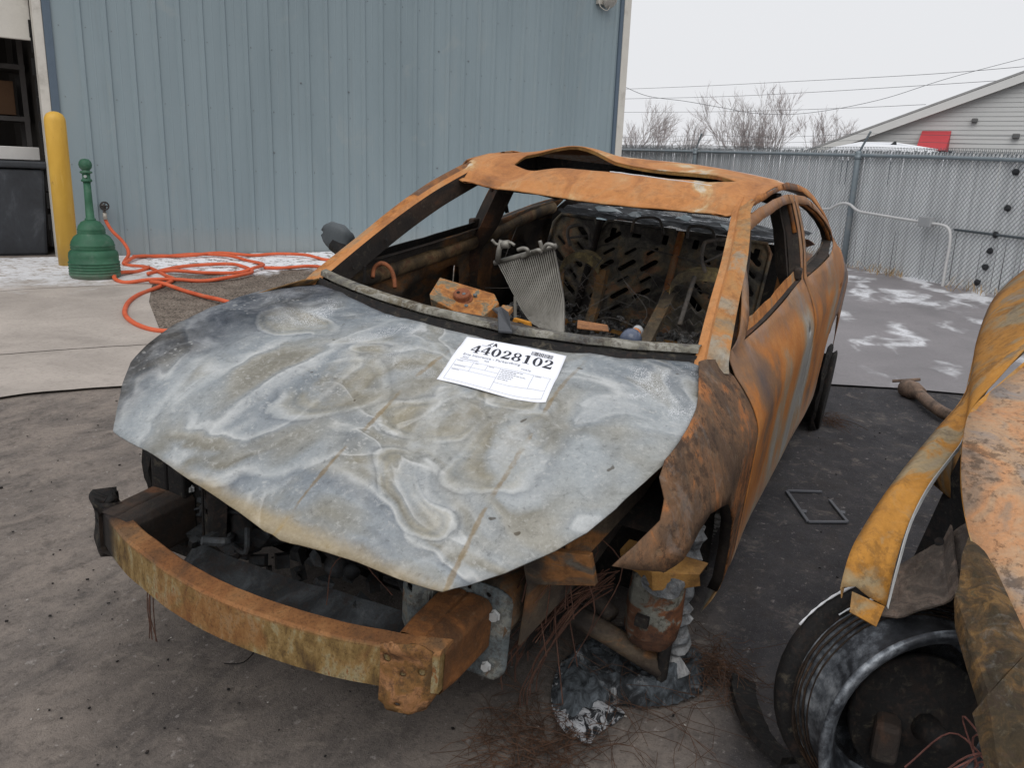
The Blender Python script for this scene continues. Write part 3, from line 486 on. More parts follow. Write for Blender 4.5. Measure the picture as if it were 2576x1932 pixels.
s = SA; pit = .0556; i = 0
sl = MB().box((0, 0, 0), (.051, .004, 1.68)).build('slat', m_slat); slme = sl.data; bpy.data.objects.remove(sl)
rz = math.atan2(FD.y, FD.x)
while s < SB:
    o = bpy.data.objects.new('slat', slme); COL.objects.link(o); o.parent = FE; p = fpnt(s, .86+.012*math.sin(i*2.3)+random.uniform(-.008, .008), -.012)-FB
    o.location = p; o.rotation_euler = (random.uniform(-.01, .01), random.uniform(-.014, .014), rz+random.uniform(-.05, .05)); s += pit; i += 1
# woven wire: two families of diagonals
wm = MB(); w = .0026; d = .0556
for fam in (1, -1):
    k0 = SA-2
    while k0 < SB+2:
        a, b_ = (k0, 0.02), (k0+fam*FH*.80, FH)
        def clip(p, q):
            (s0, h0), (s1, h1) = p, q
            t0, t1 = 0, 1
            for lim, sg in ((SA, 1), (SB, -1)):
                f0, f1 = sg*(s0-lim), sg*(s1-lim)
                if f0 < 0 and f1 < 0: return None
                if f0 < 0: t0 = max(t0, f0/(f0-f1))
                if f1 < 0: t1 = min(t1, f0/(f0-f1))
            if t1 <= t0: return None
            return (s0+(s1-s0)*t0, h0+(h1-h0)*t0), (s0+(s1-s0)*t1, h0+(h1-h0)*t1)
        c_ = clip(a, b_)
        if c_: wm.tube([fpnt(*c_[0], .003 if fam > 0 else -.004)-FB, fpnt(*c_[1], .003 if fam > 0 else -.004)-FB], .0034 if fam > 0 else .0016, 4, caps=False)
        k0 += d
s = SA
while s < SB:                                                        # knuckled loops along the top edge
    wm.tube([fpnt(s, FH-.05, .0)-FB, fpnt(s+.012, FH+.028, .004)-FB, fpnt(s+.030, FH+.03, .004)-FB, fpnt(s+.036, FH-.01, 0)-FB], .004, 4); s += d
wm.build('woven_wire', m_wire, FE)['kind'] = 'stuff'
def frail(h, r, o, a=SA, b=SB, nm='rail', mat=None):
    n_ = 10; MB().tube([fpnt(a+(b-a)*k/n_, h, o)-FB for k in range(n_+1)], r, 10).build(nm, mat or m_galv, FE, smooth=True)
frail(1.63, .026, .035)
for ps in (K['fpost'][0][0]-4.29, K['fpost'][0][0], K['fpost'][1][0], K['fpost'][1][0]+4.29):
    if ps > SB+1.5 or ps < SA: continue
    MB().lathe([(.045, -.2), (.045, 1.66), (.038, 1.69), (0, 1.70)], fpnt(ps, 0, .06)-FB, (0, 0, 1), 14).build('post', m_galv, FE, smooth=True)
    p = fpnt(ps, 1.66, .06)-FB; MB().tube([p, p+FD*.20+FN*.02+Vector((0, 0, .30))], .016, 6).build('barb_arm', m_galv, FE)
    MB().lathe([(.05, -.03), (.05, .03)], fpnt(ps, 1.60, .06)-FB, (0, 0, 1), 14).build('clamp', m_galv, FE, smooth=True)
for k in range(3):
    pts = []
    for j in range(25):
        s_ = SA+(SB-SA)*j/24; ph = ((s_-K['fpost'][0][0]) % 4.29)/4.29; pts.append(fpnt(s_, 1.76+.09*k-.05*math.sin(math.pi*ph), .06)+FD*(.06+.06*k)-FB)
    MB().tube(pts, .003, 4).build('barbed_wire', m_wire, FE)
m_cond = speckled('conduit_white', srgb(188, 188, 188), .1, 20, .5)
CO = empty('conduit_pipe', fpnt(1.737, 0, .09), 'white electrical conduit with a box clipped along the fence', 'pipe'); CB = Vector(CO.location)
MB().tube(spline([fpnt(s_, h, .11)-CB for s_, h in K['conduit']]+[fpnt(1.736, -.03, .11)-CB], 4), .021, 8).build('pipe', m_cond, CO, smooth=True)
MB().box(fpnt(*K['cbox'], .12)-CB, (.20, .08, .13), Matrix.Rotation(rz, 3, 'Z')).build('junction_box', speckled('box_grey', srgb(150, 152, 154), .1, 20, .5), CO, bevel=.008)
MB().tube([fpnt(K['rail2'][0][0], K['rail2'][0][1], .03)-FB, fpnt(7.5, .76, .03)-FB], .016, 8).build('tension_rail', m_wire, FE, smooth=True)
for k, (s_, h) in enumerate(K['caps']):
    q = MB(); q.lathe([(.034, -.02), (.042, .0), (.034, .02), (.015, .028), (0, .028)], (0, 0, 0), (0, 0, 1), 9); q.v = [tuple(Vector(v)*(1+.25*fbm(v[0]*30+k*7, v[1]*30, v[2]*30))) for v in q.v]
    qq = Vector((0, 0, 1)).rotation_difference(FN); q.v = [tuple(qq @ Vector(v)+fpnt(s_, h, .02)-FB) for v in q.v]; q.build('black_cap', speckled('cap_black', srgb(34, 36, 40), .3, 30, .7), FE)
# dead grass along the fence foot
gr = MB()
for k in range(1500):
    s_ = random.uniform(-4.5, 3.2); dens = max(0, fbm(s_*1.1, 3.3)+.35)
    if random.random() > dens*1.3: continue
    b_ = fpnt(s_, 0, abs(random.gauss(.08, .12))); L = random.uniform(.05, .26); a_ = random.uniform(0, 6.28); lean = random.uniform(.3, 1.6)
    t1 = b_+Vector((math.cos(a_)*L*lean*.5, math.sin(a_)*L*lean*.5, L*.6)); t2 = b_+Vector((math.cos(a_)*L*lean, math.sin(a_)*L*lean, L*max(.1, 1-lean*.4)))
    w_ = Vector((-math.sin(a_), math.cos(a_), 0))*.004; gr.add([b_-w_, b_+w_, t1+w_*.8, t1-w_*.8, t2], [(0, 1, 2, 3), (3, 2, 4)])
tag(gr.build('dead_grass', speckled('straw', srgb(168, 142, 104), .3, 8, .9)), 'dry straw coloured grass along the foot of the fence', 'grass', kind='stuff')

# ================================================================== beyond the fence
# neighbouring gabled house
m_side = speckled('siding_white', srgb(190, 191, 190), .06, 3, .7); m_trim = speckled('fascia_white', srgb(206, 206, 204), .06, 4, .6); m_roofs = speckled('shingle_snowy', srgb(150, 150, 150), .2, 6, .9)
gA = Vector(K['gable'][0]); gB = Vector(K['gable'][1]); hd = Vector((gB.x-gA.x, gB.y-gA.y, 0)); hl = hd.length; hd.normalize(); hn = Vector((hd.y, -hd.x, 0))
if hn.x < 0: hn = -hn
HZ = gz(-23, 1); slope = (gB.z-gA.z)/hl
HO = empty('neighbour_house', (gA.x, gA.y, HZ), 'white sided gabled house with red awning behind the fence', 'house'); HB = Vector(HO.location)
def hp(s_, z_, o=0.0): return Vector((gA.x+hd.x*s_+hn.x*o, gA.y+hd.y*s_+hn.y*o, z_))-HB
PK = 10.0; z_ = 1.0; bh = .118
roofz = lambda s_: gA.z-.12+slope*(s_ if s_ < PK else 2*PK-s_)
while z_ < gA.z+slope*PK-.3:
    lo = max(.15, (z_-gA.z+.12)/slope+.05); hi = 2*PK-lo
    lo2 = max(.15, (z_+bh-gA.z+.12)/slope+.05); hi2 = 2*PK-lo2
    if hi2 > lo2: MB().add([hp(lo, z_, .016), hp(hi, z_, .016), hp(hi2, z_+bh, .002), hp(lo2, z_+bh, .002), hp(lo, z_, -.02), hp(hi, z_, -.02), hp(hi2, z_+bh, -.02), hp(lo2, z_+bh, -.02)], [(0, 1, 2, 3), (0, 4, 5, 1), (2, 6, 7, 3), (1, 5, 6, 2), (0, 3, 7, 4)]).build('siding_board', m_side, HO)
    z_ += bh
MB().add([hp(.1, HZ-.2, -.05), hp(2*PK-.1, HZ-.2, -.05), hp(2*PK-.1, 1.1, -.05), hp(.1, 1.1, -.05)], [(0, 1, 2, 3)]).build('foundation', m_side, HO, solid=.1)
for sgn in (0, 1):
    a_, b_ = (hp(-.6, gA.z-slope*.6, .25), hp(PK, gA.z+slope*PK, .25)) if sgn == 0 else (hp(2*PK+.6, gA.z-slope*.6, .25), hp(PK, gA.z+slope*PK, .25))
    MB().prism([a_, b_, b_+Vector((0, 0, -.22)), a_+Vector((0, 0, -.22))], -hn*.04).build('bargeboard', m_trim, HO)
    MB().prism([a_+Vector((0, 0, .012)), b_+Vector((0, 0, .012)), b_+Vector((0, 0, .07)), a_+Vector((0, 0, .07))], -hn*14).build('roof_slope', m_roofs, HO)
    MB().prism([a_-hn*.045+Vector((0, 0, -.20)), b_-hn*.045+Vector((0, 0, -.20)), b_-hn*.26+Vector((0, 0, -.20)), a_-hn*.26+Vector((0, 0, -.20))], (0, 0, .02)).build('soffit', speckled('soffit_grey', srgb(150, 146, 140), .05, 4, .8), HO)
for s_ in (.12, 2*PK-.12): MB().add([hp(s_, HZ-.2, 0), hp(s_, gA.z, 0), hp(s_, gA.z, -13.5), hp(s_, HZ-.2, -13.5)], [(0, 1, 2, 3)]).build('side_wall', m_side, HO)
m_red = speckled('awning_red', srgb(176, 62, 68), .1, 4, .7)
aw = [Vector(p)-HB for p in K['awning']]
sc = [(Vector(p)-gA).dot(hd) for p in K['awning']]
s0, s1 = min(sc[0], sc[2])+.05, max(sc[1], sc[3])-.1
MB().add([hp(s0, 2.98, .03), hp(s1, 2.98, .03), hp(s1, 2.42, .85), hp(s0, 2.42, .85), hp(s1, 2.42, .03), hp(s0, 2.42, .03)], [(0, 1, 2, 3), (1, 4, 2), (0, 3, 5)]).build('awning', m_red, HO, solid=.01)
MB().box(hp((s0+s1)/2, 2.0, .04), (1.0, .06, .9), Matrix.Rotation(math.atan2(hd.y, hd.x), 3, 'Z')).build('window', speckled('dark_glass', srgb(50, 56, 62), .1, 3, .1), HO, bevel=.01)
for ss, zz, sz in ((s0+1.25, 3.25, .11), (s1+1.55, 2.85, .13)): MB().box(hp(ss, zz, .07), (sz*1.3, .12, sz), Matrix.Rotation(math.atan2(hd.y, hd.x), 3, 'Z')).build('wall_lamp', speckled('lamp_grey', srgb(92, 92, 92), .1, 9, .5), HO, bevel=.02)
# white pickup with a raised roof behind the fence
m_wpaint = speckled('van_white_paint', srgb(222, 224, 228), .04, 2, .3); m_gl = speckled('vehicle_glass', srgb(70, 78, 84), .1, 2, .08)
tA = Vector(K['truck'][0]); tB = Vector(K['truck'][3]); td = Vector((tB.x-tA.x, tB.y-tA.y, 0)); td.normalize(); tn = Vector((td.y, -td.x, 0))
if tn.x < 0: tn = -tn
TZ = gz(tA.x, tA.y); TR = empty('white_van', (tA.x, tA.y, TZ), 'white van parked behind the fence, only its roof clear', 'van')
def tpnt(s_, o, z_): return td*s_+tn*o+Vector((0, 0, z_-TZ))
prof = [(-1.9, 1.25), (-1.75, 1.05), (-1.75, .55), (3.1, .55), (3.1, 1.1), (2.95, 1.25), (2.62, 1.28), (2.22, 1.95), (1.95, 2.13), (1.2, 2.22), (.5, 2.24), (.05, 2.16), (-.15, 2.05), (-.6, 1.35)]
q = MB(); n_ = len(prof)
for o_, k_ in ((.0, .94), (-.06, 1.0), (-1.74, 1.0), (-1.8, .94)): q.v += [tuple(tpnt(a_, o_*1.0, .55+(b_-.55)*(k_ if b_ > 1.3 else 1))) for a_, b_ in prof]
for r_ in range(3): q.f += [(r_*n_+i, r_*n_+(i+1) % n_, (r_+1)*n_+(i+1) % n_, (r_+1)*n_+i) for i in range(n_)]
q.f += [tuple(range(n_)), tuple(range(3*n_, 4*n_))]
q.build('body', m_wpaint, TR, smooth=False, bevel=.03)
for a0, a1 in ((-.3, .62), (.72, 1.35), (1.45, 2.1)): MB().prism([tpnt(a0+(.25 if a0 < 0 else 0), .006, 1.42), tpnt(a1, .006, 1.42), tpnt(a1-(.12 if a1 > 2 else 0), .006, 1.9), tpnt(a0+(.42 if a0 < 0 else .03), .006, 1.9)], tn*.01).build('window', m_gl, TR)
MB().prism([tpnt(-.04, -.7, 2.18), tpnt(.5, -.7, 2.30), tpnt(1.2, -.7, 2.30), tpnt(2.0, -.7, 2.18)], tn*-.4).build('roof_cap', m_wpaint, TR, bevel=.02)
MB().prism([tpnt(1.05, -.5, 2.2), tpnt(1.16, -.5, 2.31), tpnt(1.2, -.5, 2.31), tpnt(1.22, -.5, 2.2)], tn*-.04).build('roof_fin', speckled('fin_black', srgb(40, 42, 44), .1, 9, .4), TR)
for a_ in (-1.05, 2.3):
    for o_ in (.03, -1.83): MB().lathe([(0, -.09), (.2, -.1), (.3, -.09), (.33, -.05), (.33, .05), (.3, .09), (.2, .1), (0, .09)], tpnt(a_, o_, TZ+.33), tn, 20).build('wheel', speckled('tyre_dark', srgb(40, 40, 42), .2, 9, .8), TR, smooth=True)
# bare trees
m_bark = speckled('hazy_bark', srgb(140, 132, 131), .2, 3, .9); m_twig = speckled('hazy_twig', srgb(156, 148, 147), .2, 3, .9)  # bark and twig colours paled to paint in the snow haze
def bare_tree(base, H, nstem, spread, seed, lab, lean=(0, 0)):
    rnd = random.Random(seed); T = empty('bare_tree', base, lab, 'tree', 'bare trees beyond the yard fence'); tr = MB(); br = MB()
    def grow(p, d, L, r, lvl):
        pts = [p]; dd = d.copy(); n_ = 5
        for i in range(n_):
            dd = (dd+Vector((rnd.gauss(0, .09), rnd.gauss(0, .09), .05 if lvl < 3 else .02))).normalized(); pts.append(pts[-1]+dd*L/n_)
        (tr if lvl == 0 else br).tube(pts, [r*(1-.62*i/n_) for i in range(n_+1)], 5 if lvl == 0 else 3, caps=False)
        if lvl >= 4: return
        nb = (6, 5, 4, 4)[lvl]
        for b in range(nb):
            k = rnd.uniform(.25, 1.0) if b < nb-1 else 1.0; i = min(n_-1, int(k*n_)); q = pts[i].lerp(pts[i+1], k*n_-i) if i < n_ else pts[-1]
            ax = Vector((rnd.gauss(0, 1), rnd.gauss(0, 1), rnd.gauss(0, .3))).normalized(); ang = rnd.uniform(.3, .75)
            nd = (Matrix.Rotation(ang, 3, ax) @ d).normalized(); nd = (nd+Vector((0, 0, .25))).normalized()
            grow(q, nd, L*rnd.uniform(.48, .72), max(r*(1-.6*k)*.62, .007), lvl+1)
    for s_ in range(nstem):
        a_ = rnd.uniform(0, 6.28); d = Vector((math.cos(a_)*spread+lean[0], math.sin(a_)*spread+lean[1], 1)).normalized()
        grow(Vector((math.cos(a_)*.2*nstem*.3, math.sin(a_)*.2*nstem*.3, 0)), d, H*rnd.uniform(.48, .6), .035*H*(.55 if nstem > 1 else .7), 0)
    tr.build('trunk', m_bark, T); br.build('crown', m_twig, T)
TG = gz(-40, -8)
for (x, y, z), H, ns, sp, sd, ln, lab in zip(K['trees'], (5.2, 4.3, 4.4, 5.3, 5.4, 4.7), (1, 3, 2, 3, 4, 4), (.2, .35, .25, .22, .25, .4), (3, 5, 8, 13, 21, 34), ((.25, .35), (0, 0), (.1, .2), (0, -.05), (0, .05), (0, .1)),
    ('leaning bare tree next to the metal building corner', 'thin bare tree second from the building corner', 'bare bushy tree third from the building corner', 'tall bare tree, left stem of the twin clump behind the fence', 'tall bare tree, right half of the twin clump behind the fence', 'wide bare tree just left of the gabled roof')):
    bare_tree((x, y, TG+.3), (H+.5)*.74, ns, sp, sd, lab, ln)
sb = MB(); rnd = random.Random(5)
for k in range(2600):
    u = rnd.random(); x0 = -52+rnd.uniform(-3, 3); y0 = -19+u*24; hh = .9+.5*fbm(y0*.35, 2)+rnd.uniform(0, .5)
    b_ = Vector((x0, y0, TG)); tp_ = b_+Vector((rnd.gauss(0, .5), rnd.gauss(0, .5), 1.2+hh)); w_ = Vector((.0, .022, 0)); sb.add([b_-w_, b_+w_, tp_], [(0, 1, 2)])
    m_ = b_.lerp(tp_, .55); q_ = m_+Vector((rnd.gauss(0, .5), rnd.gauss(0, .5), .8)); sb.add([m_-w_*.6, m_+w_*.6, q_], [(0, 1, 2)])
tag(sb.build('far_scrub', m_twig), 'grey leafless scrub massed low behind the fence', 'scrub', kind='stuff')
m_cable = speckled('cable_dark', srgb(96, 98, 102), .1, 1, .6)
for w_, lab in zip(K['wires'], ('highest level power cable across the pale sky', 'second power cable below the highest one', 'lowest level power cable crossing the bare tree tops', 'slack sagging cable that rises steeply to the right')):
    c0 = Vector(w_[0]); ob = MB().tube([p-c0 for p in spline([Vector(p) for p in w_], 8)], .012 if len(w_) > 6 else .016, 4).build('power_cable', m_cable); ob.location = c0; tag(ob, lab, 'cable', 'power cables')
# a telegraph pole off the right edge and one behind the building carry the cables
for p_, lab in (((-44.5, 7.0), 'wooden pole carrying the cables beyond the right edge'),):
    e = empty('utility_pole', (p_[0], p_[1], TG), lab, 'pole'); MB().lathe([(.16, -.2), (.11, 7.9), (0, 7.92)], seg=12).build('shaft', m_bark, e, smooth=True); MB().box((0, 0, 7.3), (.1, 2.2, .12)).build('crossarm', m_bark, e)
# ================================================================== burnt sedan (own frame: x forward, y to its left, z up)
CAR = empty('burnt_sedan', (0, 0, 0), 'burnt out rusty sedan with ash grey hood and number sheet', 'car')
_w = K['Wm']; CARM = Matrix(((*_w[0], 0), (*_w[1], 0), (*_w[2], 0), (0, 0, 0, 1))); CAR.matrix_world = CARM
OR, OR2, BR, DB, OC, GY, DG, PA = srgb(160, 100, 44), srgb(182, 118, 54), srgb(108, 72, 44), srgb(66, 48, 40), srgb(190, 150, 98), srgb(150, 149, 144), srgb(98, 94, 93), srgb(190, 180, 160)
m_roofp = burnt('rust_roof', [(.30, BR), (.40, OR), (.50, OR2), (.55, srgb(178, 124, 70)), (.59, OC), (.63, PA), (.67, OR2)], 2.2, streak=(.7, 1.9, 1), pit=.2, fine=.2, mott=.22, frost=(-.42, -.62), sat=.92)
m_pil = burnt('rust_pillar', [(.28, DG), (.40, BR), (.47, OR), (.54, OR2), (.60, srgb(156, 124, 90)), (.70, srgb(150, 142, 128))], 3.2, streak=(1, 1, .8), pit=.3, fine=.22)
m_fend = burnt('rust_fender', [(.28, srgb(58, 47, 42)), (.42, srgb(94, 72, 54)), (.48, srgb(116, 84, 58)), (.52, srgb(154, 96, 48)), (.57, srgb(160, 104, 56)), (.61, srgb(112, 86, 66)), (.70, srgb(138, 126, 112))], 3.8, pit=.7, fine=.35, ash=.12)
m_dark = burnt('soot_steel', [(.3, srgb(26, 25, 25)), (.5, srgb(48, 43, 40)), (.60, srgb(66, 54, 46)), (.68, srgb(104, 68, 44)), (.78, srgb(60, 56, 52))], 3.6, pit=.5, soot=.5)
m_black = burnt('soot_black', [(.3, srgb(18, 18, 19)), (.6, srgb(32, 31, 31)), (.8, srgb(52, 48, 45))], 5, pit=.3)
m_inner = burnt('scorched_inner', [(.28, srgb(36, 34, 33)), (.42, srgb(64, 58, 54)), (.52, srgb(94, 82, 68)), (.58, srgb(134, 92, 54)), (.64, srgb(152, 104, 58)), (.70, srgb(100, 92, 82)), (.8, srgb(130, 128, 120))], 3.0, soot=.45, soot_scale=2.2, streak=(.6, 1, 1.6))
m_rgold = burnt('rust_gold', [(.28, srgb(84, 62, 42)), (.42, srgb(136, 98, 48)), (.54, srgb(164, 122, 62)), (.62, srgb(160, 92, 42)), (.74, srgb(142, 132, 108)), (.84, srgb(100, 70, 44))], 4.5, pit=.35, streak=(1, 1, .7))
m_galvb = burnt('burnt_zinc', [(.3, srgb(70, 78, 82)), (.5, srgb(104, 112, 114)), (.58, srgb(128, 130, 124)), (.64, srgb(112, 78, 52)), (.78, srgb(96, 66, 46))], 8, pit=.5, soot=.35, soot_scale=7)
m_ash = burnt('ash_char', [(.3, srgb(34, 34, 35)), (.44, srgb(70, 70, 70)), (.52, srgb(130, 130, 128)), (.60, srgb(190, 190, 190)), (.68, srgb(80, 84, 86)), (.8, srgb(210, 212, 214))], 11, dist=1.2, pit=.5, bumps=.8)
def door_mat():
    t = NT('rust_door', .75, 0, .25); x, y, z = t.xyz(); v = t.warp(.10, 2.6)
    n = t.noise(2.0, 8, .60, .3, v, (1, 1, .8)); n2 = t.noise(5, 8, .65, .3, v, (1, 1, .8)); g = t.noise(60, 5, .7)
    c = t.ramp(n, [(.30, srgb(96, 84, 80)), (.40, srgb(132, 100, 74)), (.46, srgb(174, 112, 58)), (.52, srgb(182, 124, 70)), (.57, srgb(160, 138, 112)), (.64, srgb(158, 158, 154)), (.78, srgb(134, 134, 134))])
    # bare zinc along the sills, deep rust towards the belt line
    sill = t.mask(t.math('ADD', z, t.math('MULTIPLY', n2, .35)), .70, .42); c = t.mix(t.math('MULTIPLY', sill, .75), c, t.ramp(n2, [(.3, srgb(128, 128, 122)), (.6, srgb(172, 172, 166)), (.75, srgb(170, 140, 100))]))
    belt = t.math('MULTIPLY', t.mask(t.math('ADD', z, t.math('MULTIPLY', n2, .2)), .98, 1.06), .8); c = t.mix(belt, c, t.ramp(n2, [(.35, srgb(96, 84, 80)), (.5, srgb(140, 104, 74)), (.65, srgb(126, 112, 106))]))
    fr = t.math('MULTIPLY', t.mask(x, -.85, -1.35), .6); c = t.mix(fr, c, t.ramp(n2, [(.3, srgb(110, 98, 98)), (.48, srgb(168, 110, 62)), (.6, srgb(160, 120, 82)), (.7, srgb(138, 130, 128))]))
    k = t.math('ADD', t.math('MULTIPLY', g, .5), .75); cc = t.n('ShaderNodeCombineXYZ'); [t.put(cc.inputs[i], k) for i in range(3)]; c = t.mix(1.0, c, cc.outputs[0], 'MULTIPLY')
    t.color(c); t.bump(t.math('ADD', g, n2), .3, .006); return t.m
m_door = door_mat()
def hood_mat():
    t = NT('ash_grey_hood', .6, 0, .35); x, y, z = t.xyz()
    v1 = t.warp(.26, 2.0, None, 1); v = t.warp(.035, 11, v1, 3)
    n = t.noise(1.9, 2.2, .5, .5, v); n2 = t.noise(7, 8, .68, .6); f = t.noise(120, 4, .7); fr = t.noise(330, 2, .5); mo = t.noise(24, 6, .7, .5)
    B1, B2, B3, W, T1, T2, DK = srgb(112, 117, 122), srgb(140, 145, 149), srgb(162, 166, 168), srgb(206, 207, 206), srgb(122, 116, 102), srgb(150, 142, 122), srgb(82, 86, 92)
    c = t.ramp(t.noise(1.3, 5, .55, .4, v1), [(.32, B1), (.42, B2), (.52, B3), (.60, B2), (.70, srgb(176, 179, 180))])
    sw = t.noise(1.7, 3.2, .5, 1.1, v); sw2 = t.noise(3.0, 3, .5, 1.4, t.warp(.2, 3.1, None, 2))
    s1 = t.ramp(sw, [(.30, srgb(118, 123, 128)), (.37, srgb(150, 154, 157)), (.415, srgb(196, 197, 196)), (.43, srgb(150, 152, 152)), (.47, srgb(156, 152, 142)), (.51, srgb(134, 129, 117)), (.545, srgb(158, 160, 160)), (.575, srgb(192, 193, 192)), (.60, srgb(126, 130, 135)), (.66, srgb(152, 156, 159)), (.74, srgb(146, 141, 128))])
    c = t.mix(t.math('MULTIPLY', t.mask(t.noise(2.1, 4, .5), .38, .56), .72), c, s1)
    s2 = t.ramp(sw2, [(.36, srgb(120, 124, 128)), (.44, srgb(162, 164, 164)), (.47, srgb(200, 200, 198)), (.49, srgb(138, 137, 132)), (.56, srgb(146, 142, 131)), (.62, srgb(178, 179, 178)), (.66, srgb(128, 131, 134))])
    c = t.mix(t.math('MULTIPLY', t.mask(t.noise(2.7, 5, .55, .5), .50, .62), .55), c, s2)
    c = t.mix(t.math('MULTIPLY', t.mask(mo, .52, .68), .18), c, srgb(186, 186, 184)); c = t.mix(t.math('MULTIPLY', t.mask(mo, .46, .33), .22), c, srgb(104, 104, 102)); mo2 = t.noise(55, 6, .75, .4); c = t.mix(t.math('MULTIPLY', t.mask(mo2, .54, .66), .2), c, srgb(190, 190, 188)); c = t.mix(t.math('MULTIPLY', t.mask(mo2, .44, .32), .2), c, srgb(100, 100, 100))
    # heat islands: tan hearts with a white ash rim
    wx = t.xyz(t.warp(.09, 7, t.warp(.34, 2.6, None, 1), 3)); best = None
    for cx, cy_, rx, ry in ((1.71, -.07, .13, .13), (1.745, .185, .085, .10), (1.70, .395, .12, .095), (1.555, .25, .06, .11), (1.42, -.40, .08, .14), (1.93, .30, .05, .10), (1.50, -.10, .05, .09)):
        d = t.math('SQRT', t.math('ADD', t.math('POWER', t.math('MULTIPLY', t.math('SUBTRACT', wx[0], cx), 1/rx), 2), t.math('POWER', t.math('MULTIPLY', t.math('SUBTRACT', wx[1], cy_), 1/ry), 2))); best = d if best is None else t.math('SMOOTH_MIN', best, d, .25)
    hc = t.ramp(t.math('MULTIPLY', best, .5), [(.0, srgb(118, 110, 96)), (.20, srgb(136, 128, 110)), (.33, srgb(156, 148, 128)), (.40, srgb(128, 126, 118)), (.45, srgb(168, 164, 152)), (.49, srgb(198, 198, 195)), (.53, srgb(178, 180, 180)), (.56, srgb(116, 120, 125)), (.61, srgb(150, 154, 158)), (.70, srgb(170, 173, 174))])
    hm = t.math('MULTIPLY', t.mask(best, 1.5, 1.05), t.mask(t.noise(4.5, 6, .65, .4), .36, .60)); c = t.mix(t.math('MULTIPLY', hm, .42), c, hc)
    c = t.mix(t.math('MULTIPLY', t.mask(mo2, .54, .66), .12), c, srgb(196, 196, 194)); c = t.mix(t.math('MULTIPLY', t.mask(mo2, .44, .32), .15), c, srgb(92, 92, 92))
    # frost grains in drifts
    fz = t.math('MULTIPLY', t.mask(fr, .52, .60), t.math('MULTIPLY', t.mask(t.noise(4.2, 7, .65, .6), .50, .62), t.mask(x, 1.62, 1.40))); c = t.mix(t.math('MULTIPLY', fz, .8), c, (.66, .67, .69, 1))
    # char: black-brown along the right edge and at the rear right corner
    ch = t.math('ADD', t.math('MULTIPLY', y, -1.0), t.math('MULTIPLY', t.math('ADD', t.noise(3.2, 7, .6, .5), -.5), .34)); ch = t.math('SUBTRACT', ch, t.math('MULTIPLY', t.math('POWER', t.math('MAXIMUM', t.math('SUBTRACT', x, 1.2), 0), 2), .16))
    cm = t.mask(ch, .35, .52); c = t.mix(t.math('MULTIPLY', cm, .68), c, t.ramp(n2, [(.35, srgb(56, 56, 60)), (.5, srgb(84, 85, 90)), (.62, srgb(122, 124, 128)), (.75, srgb(92, 80, 70))]))
    rear = t.math('ADD', t.math('SUBTRACT', 1.30, x), t.math('MULTIPLY', t.math('ADD', n2, -.5), .3)); rear = t.math('SUBTRACT', rear, t.math('MULTIPLY', t.math('POWER', y, 2), .5)); rm = t.mask(rear, .03, .12); c = t.mix(t.math('MULTIPLY', rm, .6), c, srgb(104, 104, 108))
    # blistered scale spots
    vo = t.voro(60, t.warp(.03, 30)); c = t.mix(t.math('MULTIPLY', t.math('MULTIPLY', t.mask(vo, .30, .20), t.mask(t.noise(5, 3, .5), .58, .66)), .35), c, srgb(190, 190, 188))
    vo2 = t.voro(9, t.warp(.08, 14)); c = t.mix(t.math('MULTIPLY', t.mask(vo2, .075, .055), .6), c, srgb(92, 86, 80))
    # rust bled out along the two pressed ridges
    for y0, sl, w_ in ((.105, .02, .0065), (.455, -.06, .0075)):
        d = t.math('ABSOLUTE', t.math('SUBTRACT', t.math('ADD', y, t.math('MULTIPLY', t.math('SUBTRACT', x, 1.7), sl)), y0)); d = t.math('ADD', d, t.math('MULTIPLY', t.math('ADD', t.noise(26, 6, .7), -.5), .016))
        k = t.math('MULTIPLY', t.mask(d, w_, w_*.3), t.mask(x, 1.15, 1.55)); k = t.math('MULTIPLY', k, t.mask(t.noise(9, 5, .6), .40, .56)); c = t.mix(t.math('MULTIPLY', k, .5), c, srgb(136, 118, 90))
    ed = t.mask(t.math('ADD', x, t.math('MULTIPLY', n2, .05)), 2.035, 2.075); c = t.mix(t.math('MULTIPLY', ed, .5), c, srgb(170, 150, 112))
    k = t.math('ADD', t.math('MULTIPLY', f, .4), .80); cc = t.n('ShaderNodeCombineXYZ'); [t.put(cc.inputs[i], k) for i in range(3)]; c = t.mix(1.0, c, cc.outputs[0], 'MULTIPLY')
    bc = t.n('ShaderNodeBrightContrast'); t.put(bc.inputs[0], c); bc.inputs['Contrast'].default_value = .22; bc.inputs['Bright'].default_value = -.02; c = bc.outputs[0]
    t.color(c); t.bump(t.math('ADD', t.math('MULTIPLY', f, .5), t.math('MULTIPLY', mo, .8)), .3, .006); return t.m
m_hood = hood_mat()

# ---- body surface
WT = [(-2.3, .80), (-2.1, .86), (-1.9, .895), (-1.2, .893), (-.2, .868), (.6, .852), (1.3, .860), (1.55, .848), (1.7, .828), (1.78, .79), (1.85, .745), (2.0, .66)]
ZB = [(-2.2, .96), (-1.95, 1.0), (-1.8, 1.04), (-1.62, 1.085), (-1.3, 1.13), (-1.05, 1.10), (-.35, 1.02), (.75, .955), (.98, .950), (1.1, .972), (1.35, .925), (1.63, .88), (1.85, .74), (2.0, .7)]
YB = [(-2.2, .72), (-1.95, .815), (-1.8, .79), (-1.62, .765), (-1.3, .79), (-1.05, .822), (-.35, .782), (.75, .738), (.98, .70), (1.1, .686), (1.35, .75), (1.63, .748), (1.85, .736), (2.0, .66)]
ZR = [(-1.95, 1.02), (-1.8, 1.06), (-1.62, 1.112), (-1.5, 1.166), (-1.3, 1.262), (-.9, 1.357), (-.4, 1.397), (.1, 1.357), (.25, 1.292), (.6, 1.13), (.92, .96)]
